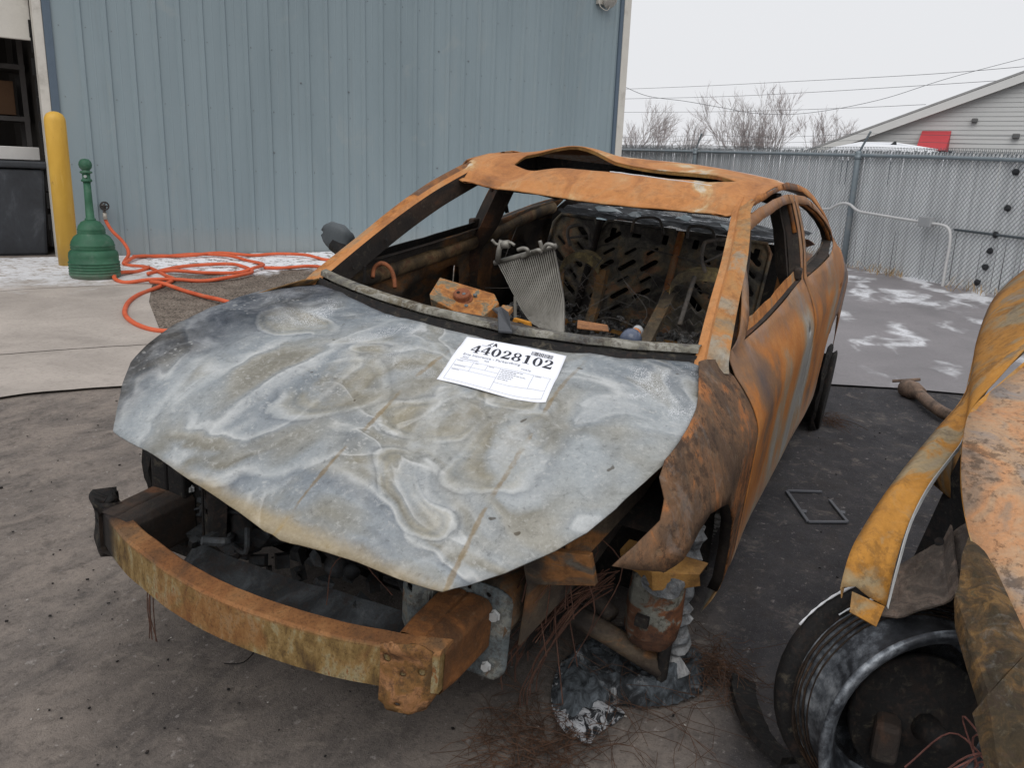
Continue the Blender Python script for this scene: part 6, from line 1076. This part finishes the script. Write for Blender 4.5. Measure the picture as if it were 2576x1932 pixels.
# ---- printed sheet on the hood
pA, pB, pC, pD = Vector((1.322, .104, 0)), Vector((1.299, .387, 0)), Vector((1.552, .416, 0)), Vector((1.556, .177, 0))
pU = (pB-pA); pV = Vector((pC.x-pB.x, pC.y-pB.y, 0)).lerp(Vector((pD.x-pA.x, pD.y-pA.y, 0)), .5)
SH_W, SH_H = .279, .216
def paper(u, v, lift=0.0):
    """u right, v down in sheet metres"""
    p = pA+pU*(u/SH_W)+pV*(v/SH_H)*.97; z0 = hoodz(p.x, p.y)
    zf = .25*sum(hoodz((pA+pU*a+pV*b).x, (pA+pU*a+pV*b).y) for a, b in ((.2, .2), (.8, .2), (.2, .8), (.8, .8)))
    a_ = pA+pU*.1+pV*.5; b_ = pA+pU*.9+pV*.5; gu_ = (hoodz(b_.x, b_.y)-hoodz(a_.x, a_.y))/.8; a2 = pA+pU*.5+pV*.1; b2 = pA+pU*.5+pV*.9; gv = (hoodz(b2.x, b2.y)-hoodz(a2.x, a2.y))/.8
    z = zf+gu_*(u/SH_W-.5)+gv*(v/SH_H-.5)+.006+.007*max(0, v/SH_H-.55)**1.5*math.sin(u/SH_W*5.2+.4)+.003*math.sin(u/SH_W*3+v/SH_H*2)
    z = max(z, z0+.0015); return Vector((p.x, p.y, z+lift))
pc = paper(.14, .108)
PAP = empty('number_sheet', (0, 0, 0), 'white printed paper sheet with lot number 44028102 on hood', 'paper'); PAP.matrix_world = CARM @ Matrix.Translation(pc)
m_pap = speckled('paper_white', srgb(236, 238, 246), .02, 8, .75, bumps=.03); m_ink = speckled('ink_dark', srgb(44, 46, 54), .05, 40, .8); m_ink2 = speckled('ink_grey', srgb(118, 122, 130), .05, 40, .8)
sheet([(0, 0), (SH_W, 0), (SH_W, SH_H), (0, SH_H)], lambda u, v: paper(u, v)-pc, .012).build('leaf', m_pap, PAP, smooth=True, solid=.0004)
def ink(polys, nm, mat, lift=.0007):
    m = MB()
    for P, hs in polys:
        q = sheet(P, lambda u, v: paper(u, v, lift)-pc, .012, hs); m.add(q.v, q.f)
    return m.build(nm, mat, PAP)
def ell(cx, cy, rx, ry, n=22): return [(cx+rx*math.cos(2*math.pi*k/n), cy+ry*math.sin(2*math.pi*k/n)) for k in range(n)]
def digit(ch, x, y, w, h):
    X = lambda a: x+a*w; Y = lambda b: y+b*h
    if ch == '0': return [(ell(X(.5), Y(.5), w*.48, h*.51), [ell(X(.5), Y(.5), w*.19, h*.45)])]
    if ch == '8': return [(ell(X(.5), Y(.255), w*.40, h*.265), [ell(X(.5), Y(.25), w*.17, h*.20)]), (ell(X(.5), Y(.74), w*.47, h*.27), [ell(X(.5), Y(.745), w*.20, h*.205)])]
    if ch == '1': return [([(X(.36), Y(0)), (X(.66), Y(-.01)), (X(.66), Y(.95)), (X(.86), Y(.96)), (X(.86), Y(1)), (X(.16), Y(1)), (X(.16), Y(.96)), (X(.36), Y(.95)), (X(.36), Y(.16)), (X(.14), Y(.2)), (X(.14), Y(.15))], [])]
    if ch == '4': return [([(X(.56), Y(0)), (X(.80), Y(0)), (X(.80), Y(.66)), (X(.98), Y(.66)), (X(.98), Y(.74)), (X(.80), Y(.74)), (X(.80), Y(.95)), (X(.95), Y(.96)), (X(.95), Y(1)), (X(.40), Y(1)), (X(.40), Y(.96)), (X(.54), Y(.95)), (X(.54), Y(.74)), (X(.02), Y(.74)), (X(.02), Y(.67))], [[(X(.54), Y(.66)), (X(.54), Y(.20)), (X(.13), Y(.66))]])]
    if ch == '2':
        out = [(X(.06), Y(.30)), (X(.12), Y(.13)), (X(.28), Y(.01)), (X(.55), Y(-.01)), (X(.82), Y(.06)), (X(.93), Y(.25)), (X(.86), Y(.42)), (X(.62), Y(.60)), (X(.36), Y(.80)), (X(.80), Y(.80)), (X(.88), Y(.68)), (X(.94), Y(.68)), (X(.91), Y(1)), (X(.04), Y(1)), (X(.04), Y(.93)), (X(.40), Y(.60)), (X(.60), Y(.42)), (X(.64), Y(.24)), (X(.58), Y(.09)), (X(.42), Y(.05)), (X(.30), Y(.10)), (X(.34), Y(.20)), (X(.30), Y(.31)), (X(.18), Y(.35))]; return [(out, [])]
DW, DH = .0262, .037
for k, ch in enumerate('44028102'): ink(digit(ch, .033+k*.0282, .036, DW, DH), 'numeral', m_ink)
def words(txt, x, y, size, nm, mat):
    cu_ = bpy.data.curves.new('t', 'FONT'); cu_.body = txt; cu_.size = size; cu_.resolution_u = 2; ob = bpy.data.objects.new('t', cu_); COL.objects.link(ob)
    bpy.context.view_layer.update(); me = bpy.data.meshes.new_from_object(ob.evaluated_get(bpy.context.evaluated_depsgraph_get())); bpy.data.objects.remove(ob)
    m = MB(); m.v = [tuple(paper(x+v.co.x, y-v.co.y, .0007)-pc) for v in me.vertices]; m.f = [tuple(p.vertices) for p in me.polygons]; return m.build(nm, mat, PAP)
words('Erie Insurance - Parkersburg', .022, .091, .0135, 'line_of_print', m_ink2); words('2022', .025, .103, .0085, 'line_of_print', m_ink2); words('KIA', .085, .103, .0085, 'line_of_print', m_ink2); words('FORTE', .185, .106, .0085, 'line_of_print', m_ink2)
for k, tx in enumerate(('loss date', 'stock number', 'vehicle run and drive', 'lane status', 'branch', 'row')): pass
bars = []; xx = .190; rnd = random.Random(2)
while xx < .247:
    w_ = rnd.choice((.0010, .0016, .0026)); bars.append(([(xx, .014), (xx+w_, .014), (xx+w_, .031), (xx, .031)], [])); xx += w_+rnd.choice((.0011, .0018))
ink(bars, 'barcode', m_ink)['kind'] = 'stuff'
ink([([(.068, .028), (.080, .012), (.083, .012), (.072, .028)], []), ([(.074, .028), (.077, .024), (.080, .028)], [])], 'emblem', m_ink); ink([([(.083, .028), (.087, .012), (.091, .012), (.096, .028), (.092, .028), (.0905, .024), (.087, .024), (.0865, .028)], [])], 'emblem', m_ink)
def ln(x0, y0, x1, y1, w_=.0006): return ([(x0-w_/2, y0-w_/2), (x1+w_/2, y0-w_/2), (x1+w_/2, y1+w_/2), (x0-w_/2, y1+w_/2)], [])
X0, X1, Y0, Y1 = .014, .265, .116, .206
L_ = [ln(X0, Y0, X1, Y0), ln(X0, Y1, X1, Y1), ln(X0, Y0, X0, Y1), ln(X1, Y0, X1, Y1), ln(X0, .139, .135, .139), ln(X0, .157, .135, .157), ln(.135, Y0, .135, Y1), ln(.062, Y0, .062, .157), ln(.100, Y0, .100, .139), ln(.135, .175, X1, .175), ln(.222, Y0, .222, .175)]
ink(L_, 'ruled_table', m_ink2)['kind'] = 'stuff'
tiny = []
for yy, ws in ((.122, (.05,)), (.129, (.042,)), (.136, (.065,)), (.143, (.033,)), (.150, (.036,)), (.157, (.024,))):
    xx = .139
    while xx < .139+ws[0]: w_ = rnd.uniform(.003, .008); tiny.append(([(xx, yy), (xx+w_, yy), (xx+w_, yy+.0017), (xx, yy+.0017)], [])); xx += w_+.0016
for x_, y_, w_ in ((.018, .119, .016), (.066, .119, .010), (.104, .119, .014), (.018, .142, .03), (.018, .160, .02), (.226, .119, .016), (.022, .108, .05), (.055, .031, .03)): tiny.append(([(x_, y_), (x_+w_, y_), (x_+w_, y_+.0013), (x_, y_+.0013)], []))
ink(tiny, 'fine_print', m_ink2)['kind'] = 'stuff'

# ================================================================== wreckage on the ground
def gp(x, y, dz=0.0): return Vector((x, y, gz(x, y)+dz))
rnd = random.Random(3)
# puddle of melted wheel alloy under the left front corner
def blob(outl, h, seedz, nm, mat, lab, rim=.5):
    P = [(p[0], p[1]) for p in outl]; sm = [(v.x, v.y) for v in spline([Vector((*p, 0)) for p in P], 5, True)]; cx, cy_ = sum(p[0] for p in sm)/len(sm), sum(p[1] for p in sm)/len(sm)
    def fn(x, y):
        d = min(math.hypot(x-p[0], y-p[1]) for p in sm); k = min(1, d/.07); e = math.exp(-((d-.045)/.03)**2)*min(1, d/.03)
        r = abs(fbm(x*13, y*13, seedz)); z = h*k*(.35+.9*r)+h*1.1*e*(.4+.8*abs(fbm(x*7, y*7, seedz+3))); return Vector((x-cx, y-cy_, gz(x, y)-gz(cx, cy_)+max(.003, z)+.003*k*fbm(x*30, y*30)))
    o = sheet(sm, fn, .010).build(nm, mat, smooth=True); o.location = gp(cx, cy_); return tag(o, lab, 'slag')
t = NT('slag_char', .8, 0, .3); n = t.noise(22, 8, .7, 1.0); n2 = t.noise(8, 5, .6, .5); c = t.ramp(n, [(.36, srgb(20, 21, 23)), (.50, srgb(36, 38, 41)), (.57, srgb(70, 73, 77)), (.66, srgb(140, 142, 144)), (.8, srgb(180, 180, 180))]); c = t.mix(t.mask(n2, .42, .58), c, t.ramp(n, [(.4, srgb(44, 48, 52)), (.6, srgb(88, 95, 101))])); t.color(c); t.bump(n, .9, .012); m_slag = t.m
t = NT('slag_ash', .8, 0, .3); n = t.noise(30, 7, .7, 1.2); c = t.ramp(n, [(.38, srgb(20, 20, 22)), (.48, srgb(40, 42, 46)), (.52, srgb(150, 152, 156)), (.7, srgb(188, 190, 194))]); t.color(c); t.bump(n, .9, .01); m_slag2 = t.m
blob(K['melt'], .055, 1.0, 'melted_alloy', m_slag, 'crumpled sheet of melted wheel alloy below the front fender')
blob(K['melt2'], .030, 5.0, 'melted_puddle', m_slag2, 'speckled black and white slag puddle nearest the camera')
# steel cords burnt out of the tyres
def cords(c, n, R, L, h, seed, lab, mat, flat=.25):
    r_ = random.Random(seed); m = MB(); o0 = gp(*c)
    for k in range(n):
        a = r_.uniform(0, 6.28); q = r_.gauss(0, R*.5); w_ = r_.gauss(0, R*.5); p0 = Vector((q, w_, abs(r_.gauss(0, h*.5)))); l = L*r_.uniform(.4, 1.3); cv = r_.gauss(0, 1.6)
        pts = []
        for j in range(6):
            s_ = j/5; an = a+cv*(s_-.5); p0 = p0+Vector((math.cos(an)*l/5, math.sin(an)*l/5, 0)) if j else p0; pts.append(Vector((p0.x, p0.y, max(.003, p0.z*(1-.5*s_)+h*.5*math.sin(3.1*s_)*r_.random())+gz(c[0]+p0.x, c[1]+p0.y)-o0.z)))
        m.tube(pts, .0008, 3, caps=False)
    o = m.build('tyre_cord', mat); o.location = o0; tag(o, lab, 'wire', kind='stuff')
m_cord = burnt('rust_cord', [(.3, srgb(56, 42, 34)), (.6, srgb(88, 62, 46)), (.8, srgb(118, 84, 58))], 15)
cords((1.72, .60), 260, .13, .15, .02, 1, 'rusty brown tyre cord matted on the ground in front', m_cord)
cords((1.22, .90), 170, .06, .15, .07, 2, 'dark tangled tyre cord beside the brake', m_cord)
cords((1.45, .72), 60, .22, .35, .05, 4, 'stray thin wires around the melted alloy', m_cord)
cords((-1.45, 1.0), 90, .06, .14, .05, 6, 'thin cords behind the rear wheel', m_cord)
# number plate surround
fr = [Vector(p) for p in K['frame']]; o0 = Vector(fr[0]); m_plt = speckled('plate_frame_grey', srgb(88, 90, 96), .25, 25, .5)
PF = empty('plate_frame', fr[0], 'broken grey licence plate frame lying on the dark asphalt', 'frame')
def bar(a, b, w_, nm): 
    a, b = Vector(a)-o0, Vector(b)-o0; d = (b-a).normalized(); s_ = Vector((-d.y, d.x, 0))*w_/2; MB().prism([a-s_, b-s_, b+s_, a+s_], (0, 0, .009)).build(nm, m_plt, PF, bevel=.002)
bar(fr[0], fr[1], .012, 'rail'); bar(fr[0]+Vector((.01, 0, 0)), fr[2], .014, 'side'); bar(fr[2], fr[3], .014, 'rail'); bar(fr[3], fr[4], .013, 'side')
for p in (fr[2].lerp(fr[0], .3), fr[3].lerp(fr[4], .4)): MB().box(p-o0+Vector((-.012, .01, .004)), (.03, .018, .006)).build('tab', m_plt, PF)
# exhaust pipe stub between the cars
ex = [Vector(p) for p in K['exh']]; o0 = gp(ex[0].x, ex[0].y); m_exh = burnt('rust_exhaust', [(.3, srgb(84, 72, 64)), (.5, srgb(126, 106, 92)), (.65, srgb(150, 122, 100)), (.8, srgb(100, 80, 68))], 8)
EX = empty('exhaust_pipe', o0, 'rusty curved exhaust pipe end lying beside the second car', 'pipe')
MB().tube(spline([p-o0 for p in ex]+[Vector((-1.9, 1.9, .08))-o0], 6), .036, 12).build('pipe', m_exh, EX, smooth=True)
MB().tube([ex[0]-o0+Vector((-.03, -.02, .0)), ex[0]-o0+Vector((.03, .03, 0)), ex[0]-o0+Vector((.09, .07, 0))], [.058, .058, .04], 14).build('flange_cone', m_exh, EX, smooth=True)
MB().tube([ex[0]-o0+Vector((-.03, -.10, .03)), ex[0]-o0+Vector((-.035, -.02, .045)), ex[0]-o0+Vector((-.05, .06, .06))], .010, 6).build('clamp_arm', m_exh, EX)
# piece of burnt tread
tr = spline([Vector((p[0], p[1], gz(p[0], p[1]))) for p in K['tread']], 5); o0 = tr[0].copy(); m = MB(); A, Bq = [], []
for i, p in enumerate(tr):
    d = (tr[min(i+1, len(tr)-1)]-tr[max(i-1, 0)]).normalized(); s_ = Vector((-d.y, d.x, 0)); w_ = .030+.005*fbm(i*.8, 1); A.append(p-o0+s_*w_+Vector((0, 0, .012+.01*math.sin(i*.3)))); Bq.append(p-o0-s_*w_+Vector((0, 0, .030+.006*fbm(i*.7, 4))))
m.strip(A, Bq); o = m.build('tread_strip', m_black, solid=.018); o.location = o0; tag(o, 'curved black strip of burnt tyre tread by the bare wheel', 'tyre scrap')
# scraps and chips
for (x, y), r_, lab in (((1.70, -.20), .022, 'small black tangled plastic scrap ahead of the bumper beam'),):
    q = MB(); q.lathe([(0, 0), (r_, .006), (r_*.8, .02), (0, .026)], seg=9); q.v = [tuple(Vector(v)*(1+.5*fbm(v[0]*60, v[1]*60, v[2]*60))) for v in q.v]; q.tube(spline([(0, 0, .01), (.05, -.03, .004), (.12, -.02, .003), (.15, -.06, .003)], 5), .0018, 4); o = q.build('plastic_scrap', m_black); o.location = gp(x, y); tag(o, lab, 'scrap')
ch = MB()
for k in range(420):
    a, b = rnd.choice((((-1.9, .5), (2.4, .95)), ((1.0, 2.7), (-1.2, 1.0)), ((.2, 2.2), (-2.4, -.2)), ((-1.6, -.6), (-4.2, -3.2)))), 0
    (x0, x1), (y0, y1) = (a[0], a[1]) if a[0][0] < a[0][1] else ((a[0][1], a[0][0]), a[1]); y0, y1 = min(y0, y1), max(y0, y1); x, y = rnd.uniform(x0, x1), rnd.uniform(y0, y1); s_ = rnd.uniform(.0015, .005)*(2 if rnd.random() < .06 else 1)
    ch.box(gp(x, y, s_*.3), (s_*rnd.uniform(1, 2.2), s_*rnd.uniform(.8, 1.6), s_*.7), Matrix.Rotation(rnd.uniform(0, 6), 3, 'Z') @ Matrix.Rotation(rnd.uniform(-.4, .4), 3, 'X'))
tag(ch.build('ground_chips', m_black), 'scattered black char chips on the ground', 'debris', kind='stuff')
ch = MB()
for k in range(160):
    x, y = rnd.uniform(-.2, 2.5), rnd.uniform(-2.4, .9); s_ = rnd.uniform(.0012, .0035); ch.box(gp(x, y, .001), (s_*rnd.uniform(1, 2), s_, s_*.4), Matrix.Rotation(rnd.uniform(0, 6), 3, 'Z'))
tag(ch.build('ash_flakes', speckled('flake_pale', srgb(176, 172, 166), .2, 30, .9)), 'scattered pale ash flakes on the ground', 'debris', kind='stuff')
# ================================================================== second burnt car at the right edge
V3 = lambda L: [Vector(p) for p in L]
def quadgrid(m, p00, p10, p11, p01, n_, amp=.006, f=9, bend=None):
    rows = []
    for i in range(n_+1):
        r_ = []
        for j in range(n_+1):
            u, v = i/n_, j/n_; p = p00.lerp(p10, u).lerp(p01.lerp(p11, u), v); nn = (p10-p00).cross(p01-p00).normalized(); k = amp*fbm(p.x*f, p.y*f, p.z*f)
            if bend: k += bend*max(0, abs(v-.5)-.32)/.18
            r_.append(p+nn*k)
        rows.append(r_)
    for a, b_ in zip(rows, rows[1:]): m.strip(a, b_)
    return m
so, si, h2 = V3(K['strip_o']), V3(K['strip_i']), V3(K['hood2'])
C2 = empty('burnt_car', gp(1.2, 1.75), 'second burnt rusty car cut off by the right edge', 'car'); o2 = Vector(C2.location)
m_f2 = burnt('rust_fender_yellow', [(.28, srgb(132, 122, 108)), (.40, srgb(150, 132, 100)), (.47, srgb(168, 116, 44)), (.55, srgb(180, 126, 50)), (.61, srgb(150, 122, 84)), (.70, srgb(146, 145, 142)), (.82, srgb(110, 92, 76))], 3.0, pit=.35, fine=.3, streak=(1, 1, 1.3), sat=.98, mott=.35)
m_h2 = burnt('rust_hood_brown', [(.28, srgb(112, 98, 90)), (.40, srgb(150, 120, 92)), (.48, srgb(184, 122, 58)), (.56, srgb(172, 134, 94)), (.66, srgb(140, 128, 120)), (.76, srgb(158, 156, 154)), (.86, srgb(96, 80, 72))], 4.5, pit=.6, fine=.3, sat=.82, mott=.5)
# fender: loft from the lower outer edge up and over to the inner edge
A = spline(so, 5); Bq = spline(si, 5); n_ = len(A); m = MB(); rows = []
for k in range(7):
    t_ = k/6; rows.append([a.lerp(b, t_)+Vector((0, 0, .005*math.sin(math.pi*t_)+.012*max(0, 1-abs(t_-.33)/.3)))+Vector((.004*fbm(i*.12, t_*.8, 0, 1), .006*fbm(i*.1+9, t_*.8, 0, 1), 0))-o2 for i, (a, b) in enumerate(zip(A, Bq))])
for r0, r1 in zip(rows, rows[1:]): m.strip(r0, r1)
F2 = m.build('front_fender', m_f2, C2, smooth=True, solid=.003)
k1 = int(n_*.6); MB().strip([p-o2+Vector((.001, 0, .002)) for p in Bq[:k1]], [p-o2+Vector((.002, .003, -.003-.010*abs(fbm(i*.35, 2)))) for i, p in enumerate(Bq[:k1])]).build('edge_highlight', speckled('zinc_highlight', srgb(170, 172, 172), .3, 30, .6), F2, solid=.002)  # pale zinc strip paints a highlight along the fender's inner edge
MB().strip([p-o2+Vector((0, 0, -.001)) for p in A[:k1]], [p-o2+Vector((.0, .004, -.022)) for p in A[:k1]]).build('lower_flange', m_f2, F2, solid=.002)
# flank below the fender edge, running back
m = MB(); k0 = int(n_*.42); lo = [p+Vector((0, .03, -.12-.30*min(1, (i)/8)))-o2 for i, p in enumerate(A[k0:])]; up = [p-o2+Vector((0, .002, -.004)) for p in A[k0:]]
md = [a.lerp(b, .5)+Vector((0, -.02, 0)) for a, b in zip(up, lo)]; m.strip(up, md); m.strip(md, lo); m.build('body_side', m_f2, C2, smooth=True, solid=.003)
# hood
Hh = spline(h2, 5); m = MB(); rows = []
for k in range(13):
    t_ = k/12; rows.append([p+Vector((-.05*t_, .78*t_, .045*math.sin(math.pi*t_*.5)-.03*t_*t_))+Vector((0, 0, .010*fbm(p.x*3, (p.y+t_)*3)+.004*fbm(p.x*11, (p.y+t_)*11)))-o2 for p in Hh])
for r0, r1 in zip(rows, rows[1:]): m.strip(r0, r1)
HD2 = m.build('hood', m_h2, C2, smooth=True, solid=.004)
q = [p-o2+Vector((.002, -.001, -.003)) for p in Hh]; MB().strip(q, [p+Vector((-.01, .035, -.012)) for p in q]).build('hood_hem', m_f2, HD2, smooth=True)
# windscreen pillar, side and roof further back
pr = [Vector((.62, 1.66, .97)), Vector((.25, 1.72, 1.13)), Vector((-.15, 1.80, 1.28)), Vector((-.55, 1.90, 1.37)), Vector((-1.1, 1.98, 1.40)), Vector((-1.7, 2.05, 1.34))]
m = MB(); pp = spline(pr, 4); m.strip([p-o2 for p in pp], [p+Vector((-.05, -.05, -.05))-o2 for p in pp]); m.strip([p+Vector((-.05, -.05, -.05))-o2 for p in pp], [p+Vector((-.12, .02, -.09))-o2 for p in pp]); m.build('windscreen_pillar', m_dark, C2, solid=.004)
m = MB(); m.strip([p-o2 for p in A[-12:]], [p+Vector((-.05, .12, .06))-o2 for p in A[-12:]]); m.build('door_sill', m_dark, C2, solid=.004)
m = MB(); rw = [[Vector((x, 2.0+.9*t_, 1.40+.03*math.sin(3.14*t_)-.04*abs(x+1.2))) - o2 for x in (-.5, -.9, -1.3, -1.7)] for t_ in (0, .33, .66, 1)]
for r0, r1 in zip(rw, rw[1:]): m.strip(r0, r1)
m.build('roof', m_h2, C2, smooth=True, solid=.004)
# folded end of the fender, inner apron, front leg
fo = V3(K['fold2']); MB().prism([p-o2 for p in (fo[0], fo[1], fo[3], fo[4])], (-.004, 0, -.004)).build('fender_tab', m_f2, C2, bevel=.001)
ap2 = V3(K['apron2']); m = MB()
ctr = sum(ap2, Vector())/len(ap2); quadgrid(m, ap2[7]-o2, ap2[6]-o2, ap2[3]-o2, ap2[1]-o2, 12, .010, 11, .02); quadgrid(m, ap2[1]-o2, ap2[3]-o2, ap2[3]-o2+Vector((.02, .06, .05)), ap2[2]-o2+Vector((0, .03, .04)), 8, .008, 11); AP2 = m.build('inner_apron', burnt('soot_apron', [(.3, srgb(50, 48, 47)), (.5, srgb(84, 76, 70)), (.6, srgb(118, 104, 94)), (.7, srgb(150, 92, 48)), (.82, srgb(70, 62, 58))], 9), C2, solid=.004)
MB().lathe([(.010, 0), (.010, .002), (0, .002)], ap2[0].lerp(ap2[2], .35)-o2+Vector((.01, .0, .006)), (.7, -.2, .6), 10).build('hole', m_black, AP2)
lg = V3(K['leg2']); cc_ = sum(lg, Vector())/6
m = MB(); quadgrid(m, lg[5]-o2, lg[4]-o2, lg[1]-o2, lg[0]-o2, 14, .010, 12, -.02); quadgrid(m, lg[4]-o2, lg[3]-o2, lg[2]-o2, lg[1]-o2, 12, .010, 12, -.02)
m.build('apron_leg', burnt('rust_apron_leg', [(.3, srgb(36, 31, 24)), (.46, srgb(60, 50, 34)), (.54, srgb(84, 64, 38)), (.60, srgb(110, 82, 44)), (.68, srgb(72, 68, 48)), (.8, srgb(48, 42, 34))], 11, pit=.5, ash=.1), C2, solid=.006)
dk = V3(K['dark2']); m = MB(); m.prism([p-o2 for p in dk], (-.02, .02, 0)); m.build('wheel_well', m_black, C2); m = MB()
m.add([Vector(p)-o2 for p in ((.85, 1.50, .15), (.85, 2.5, .15), (.85, 2.5, .95), (.85, 1.46, .80))], [(0, 1, 2, 3)]); m.build('bulkhead', m_black, C2)
m = MB(); m.add([Vector(p)-o2 for p in ((.55, 1.50, .10), (1.9, 1.62, .12), (1.9, 2.5, .12), (.55, 2.5, .10))], [(0, 1, 2, 3)]); m.build('undertray', m_black, C2)
m = MB(); m.add([Vector(p)-o2 for p in ((.86, 1.47, .15), (1.45, 1.44, .30), (1.42, 1.44, .66), (.9, 1.46, .80))], [(0, 1, 2, 3)]); m.build('inner_wing', m_black, C2, solid=.004)
m = MB(); m.box(Vector((1.35, 2.05, .45))-o2, (.6, .6, .35)); m.build('engine', m_black, C2, bevel=.03)
# steered bare wheel
wc = Vector(K['wheel2'][0]); ax = Vector((.88, .42, .12)).normalized(); WH = empty('wheel_root', (0, 0, 0)); bpy.data.objects.remove(WH)
t = NT('rim_sooty', .45, .5, .5); n = t.noise(7, 7, .65, .5); g = t.noise(60, 4, .7); t.color(t.ramp(t.math('ADD', t.math('MULTIPLY', n, .7), t.math('MULTIPLY', g, .3)), [(.32, srgb(24, 25, 28)), (.46, srgb(56, 59, 64)), (.54, srgb(104, 109, 115)), (.64, srgb(164, 169, 174))])); m_rim = t.m
L2 = [(.225, -.205), (.244, -.20), (.250, -.188), (.238, -.172), (.228, -.165), (.222, -.12), (.212, -.09), (.206, -.05), (.208, -.02), (.216, .0), (.226, .010), (.242, .018), (.246, .026), (.240, .033), (.228, .030), (.214, .014), (.196, -.02), (.190, -.12), (.17, -.15)]
W2 = MB().lathe(L2, wc-o2, ax, 56).build('wheel', m_rim, C2, smooth=True)
m_bead = burnt('rust_bead', [(.3, srgb(26, 22, 20)), (.55, srgb(48, 38, 30)), (.75, srgb(88, 62, 40))], 14)
for i, (o_, r_) in enumerate(((-.150, .232), (-.14, .236), (-.128, .230), (-.118, .224), (-.108, .218))):
    s1 = ax.orthogonal().normalized(); s2 = ax.cross(s1); MB().tube([wc-o2+ax*(o_+.004*fbm(a*1.3, i))+(s1*math.cos(a)+s2*math.sin(a))*(r_+.004*fbm(a*2, i+5)) for a in [2*math.pi*j/48 for j in range(48)]], .0026, 5, closed=True).build('bead_wire', m_bead, W2, smooth=True)
MB().lathe([(.250, -.21), (.258, -.20), (.258, -.175), (.250, -.165)], wc-o2, ax, 40).build('bead_char', m_black, W2, smooth=True)
MB().lathe([(.0, -.135), (.05, -.13), (.06, -.11), (.135, -.108), (.138, -.10), (.138, -.085), (.06, -.08), (.05, -.06), (0, -.05)], wc-o2, ax, 30).build('brake_disc', m_black, W2, smooth=True)
MB().lathe([(0, -.15), (.165, -.15)], wc-o2, ax, 30).build('wheel_face', m_black, W2)
MB().box(wc-o2-ax*.05+Vector((.02, -.07, -.03)), (.06, .05, .09)).build('caliper', m_dark, W2, bevel=.012)
MB().tube([wc-o2-ax*.10, wc-o2+ax*.02+Vector((0, 0, .01))], [.035, .02], 10).build('axle_stub', m_black, W2, smooth=True)
# snow on the outer rim edge
sn = MB(); s1 = ax.orthogonal().normalized(); s2 = ax.cross(s1); up_a = max([2*math.pi*j/180 for j in range(180)], key=lambda a: (s1*math.cos(a)+s2*math.sin(a)).z)
for r_, o_, a0, a1 in ((.262, -.195, -.25, .95), (.240, -.16, -.10, .65)):
    pts = [wc-o2+ax*o_+(s1*math.cos(up_a+a)+s2*math.sin(up_a+a))*r_ for a in [a0+(a1-a0)*j/24 for j in range(25)]]; sn.tube(pts, [.005*abs(fbm(j*.9, r_*50))+.0012 for j in range(25)], 6)
sn.build('rim_snow', speckled('snow_white', srgb(226, 228, 232), .05, 20, .8), W2, smooth=True)['kind'] = 'stuff'
rr2 = random.Random(8); m = MB()
for k in range(26):
    a = Vector((1.90, 1.47, .46))+Vector((rr2.gauss(0, .03), rr2.gauss(0, .03), rr2.gauss(0, .03))); e = a+Vector((rr2.gauss(0, .07), rr2.gauss(-.03, .06), -rr2.uniform(.02, .18))); m.tube(spline([a, a.lerp(e, .5)+Vector((rr2.gauss(0, .03), rr2.gauss(0, .03), rr2.gauss(.02, .03))), e], 5), .0016, 4)
m.build('loose_wires', burnt('red_wire', [(.3, srgb(84, 50, 46)), (.7, srgb(132, 84, 74))], 12), C2)['kind'] = 'stuff'; 
for o in list(C2.children):
    if o.name.startswith('loose_wires'): o.data.transform(Matrix.Translation(-o2))
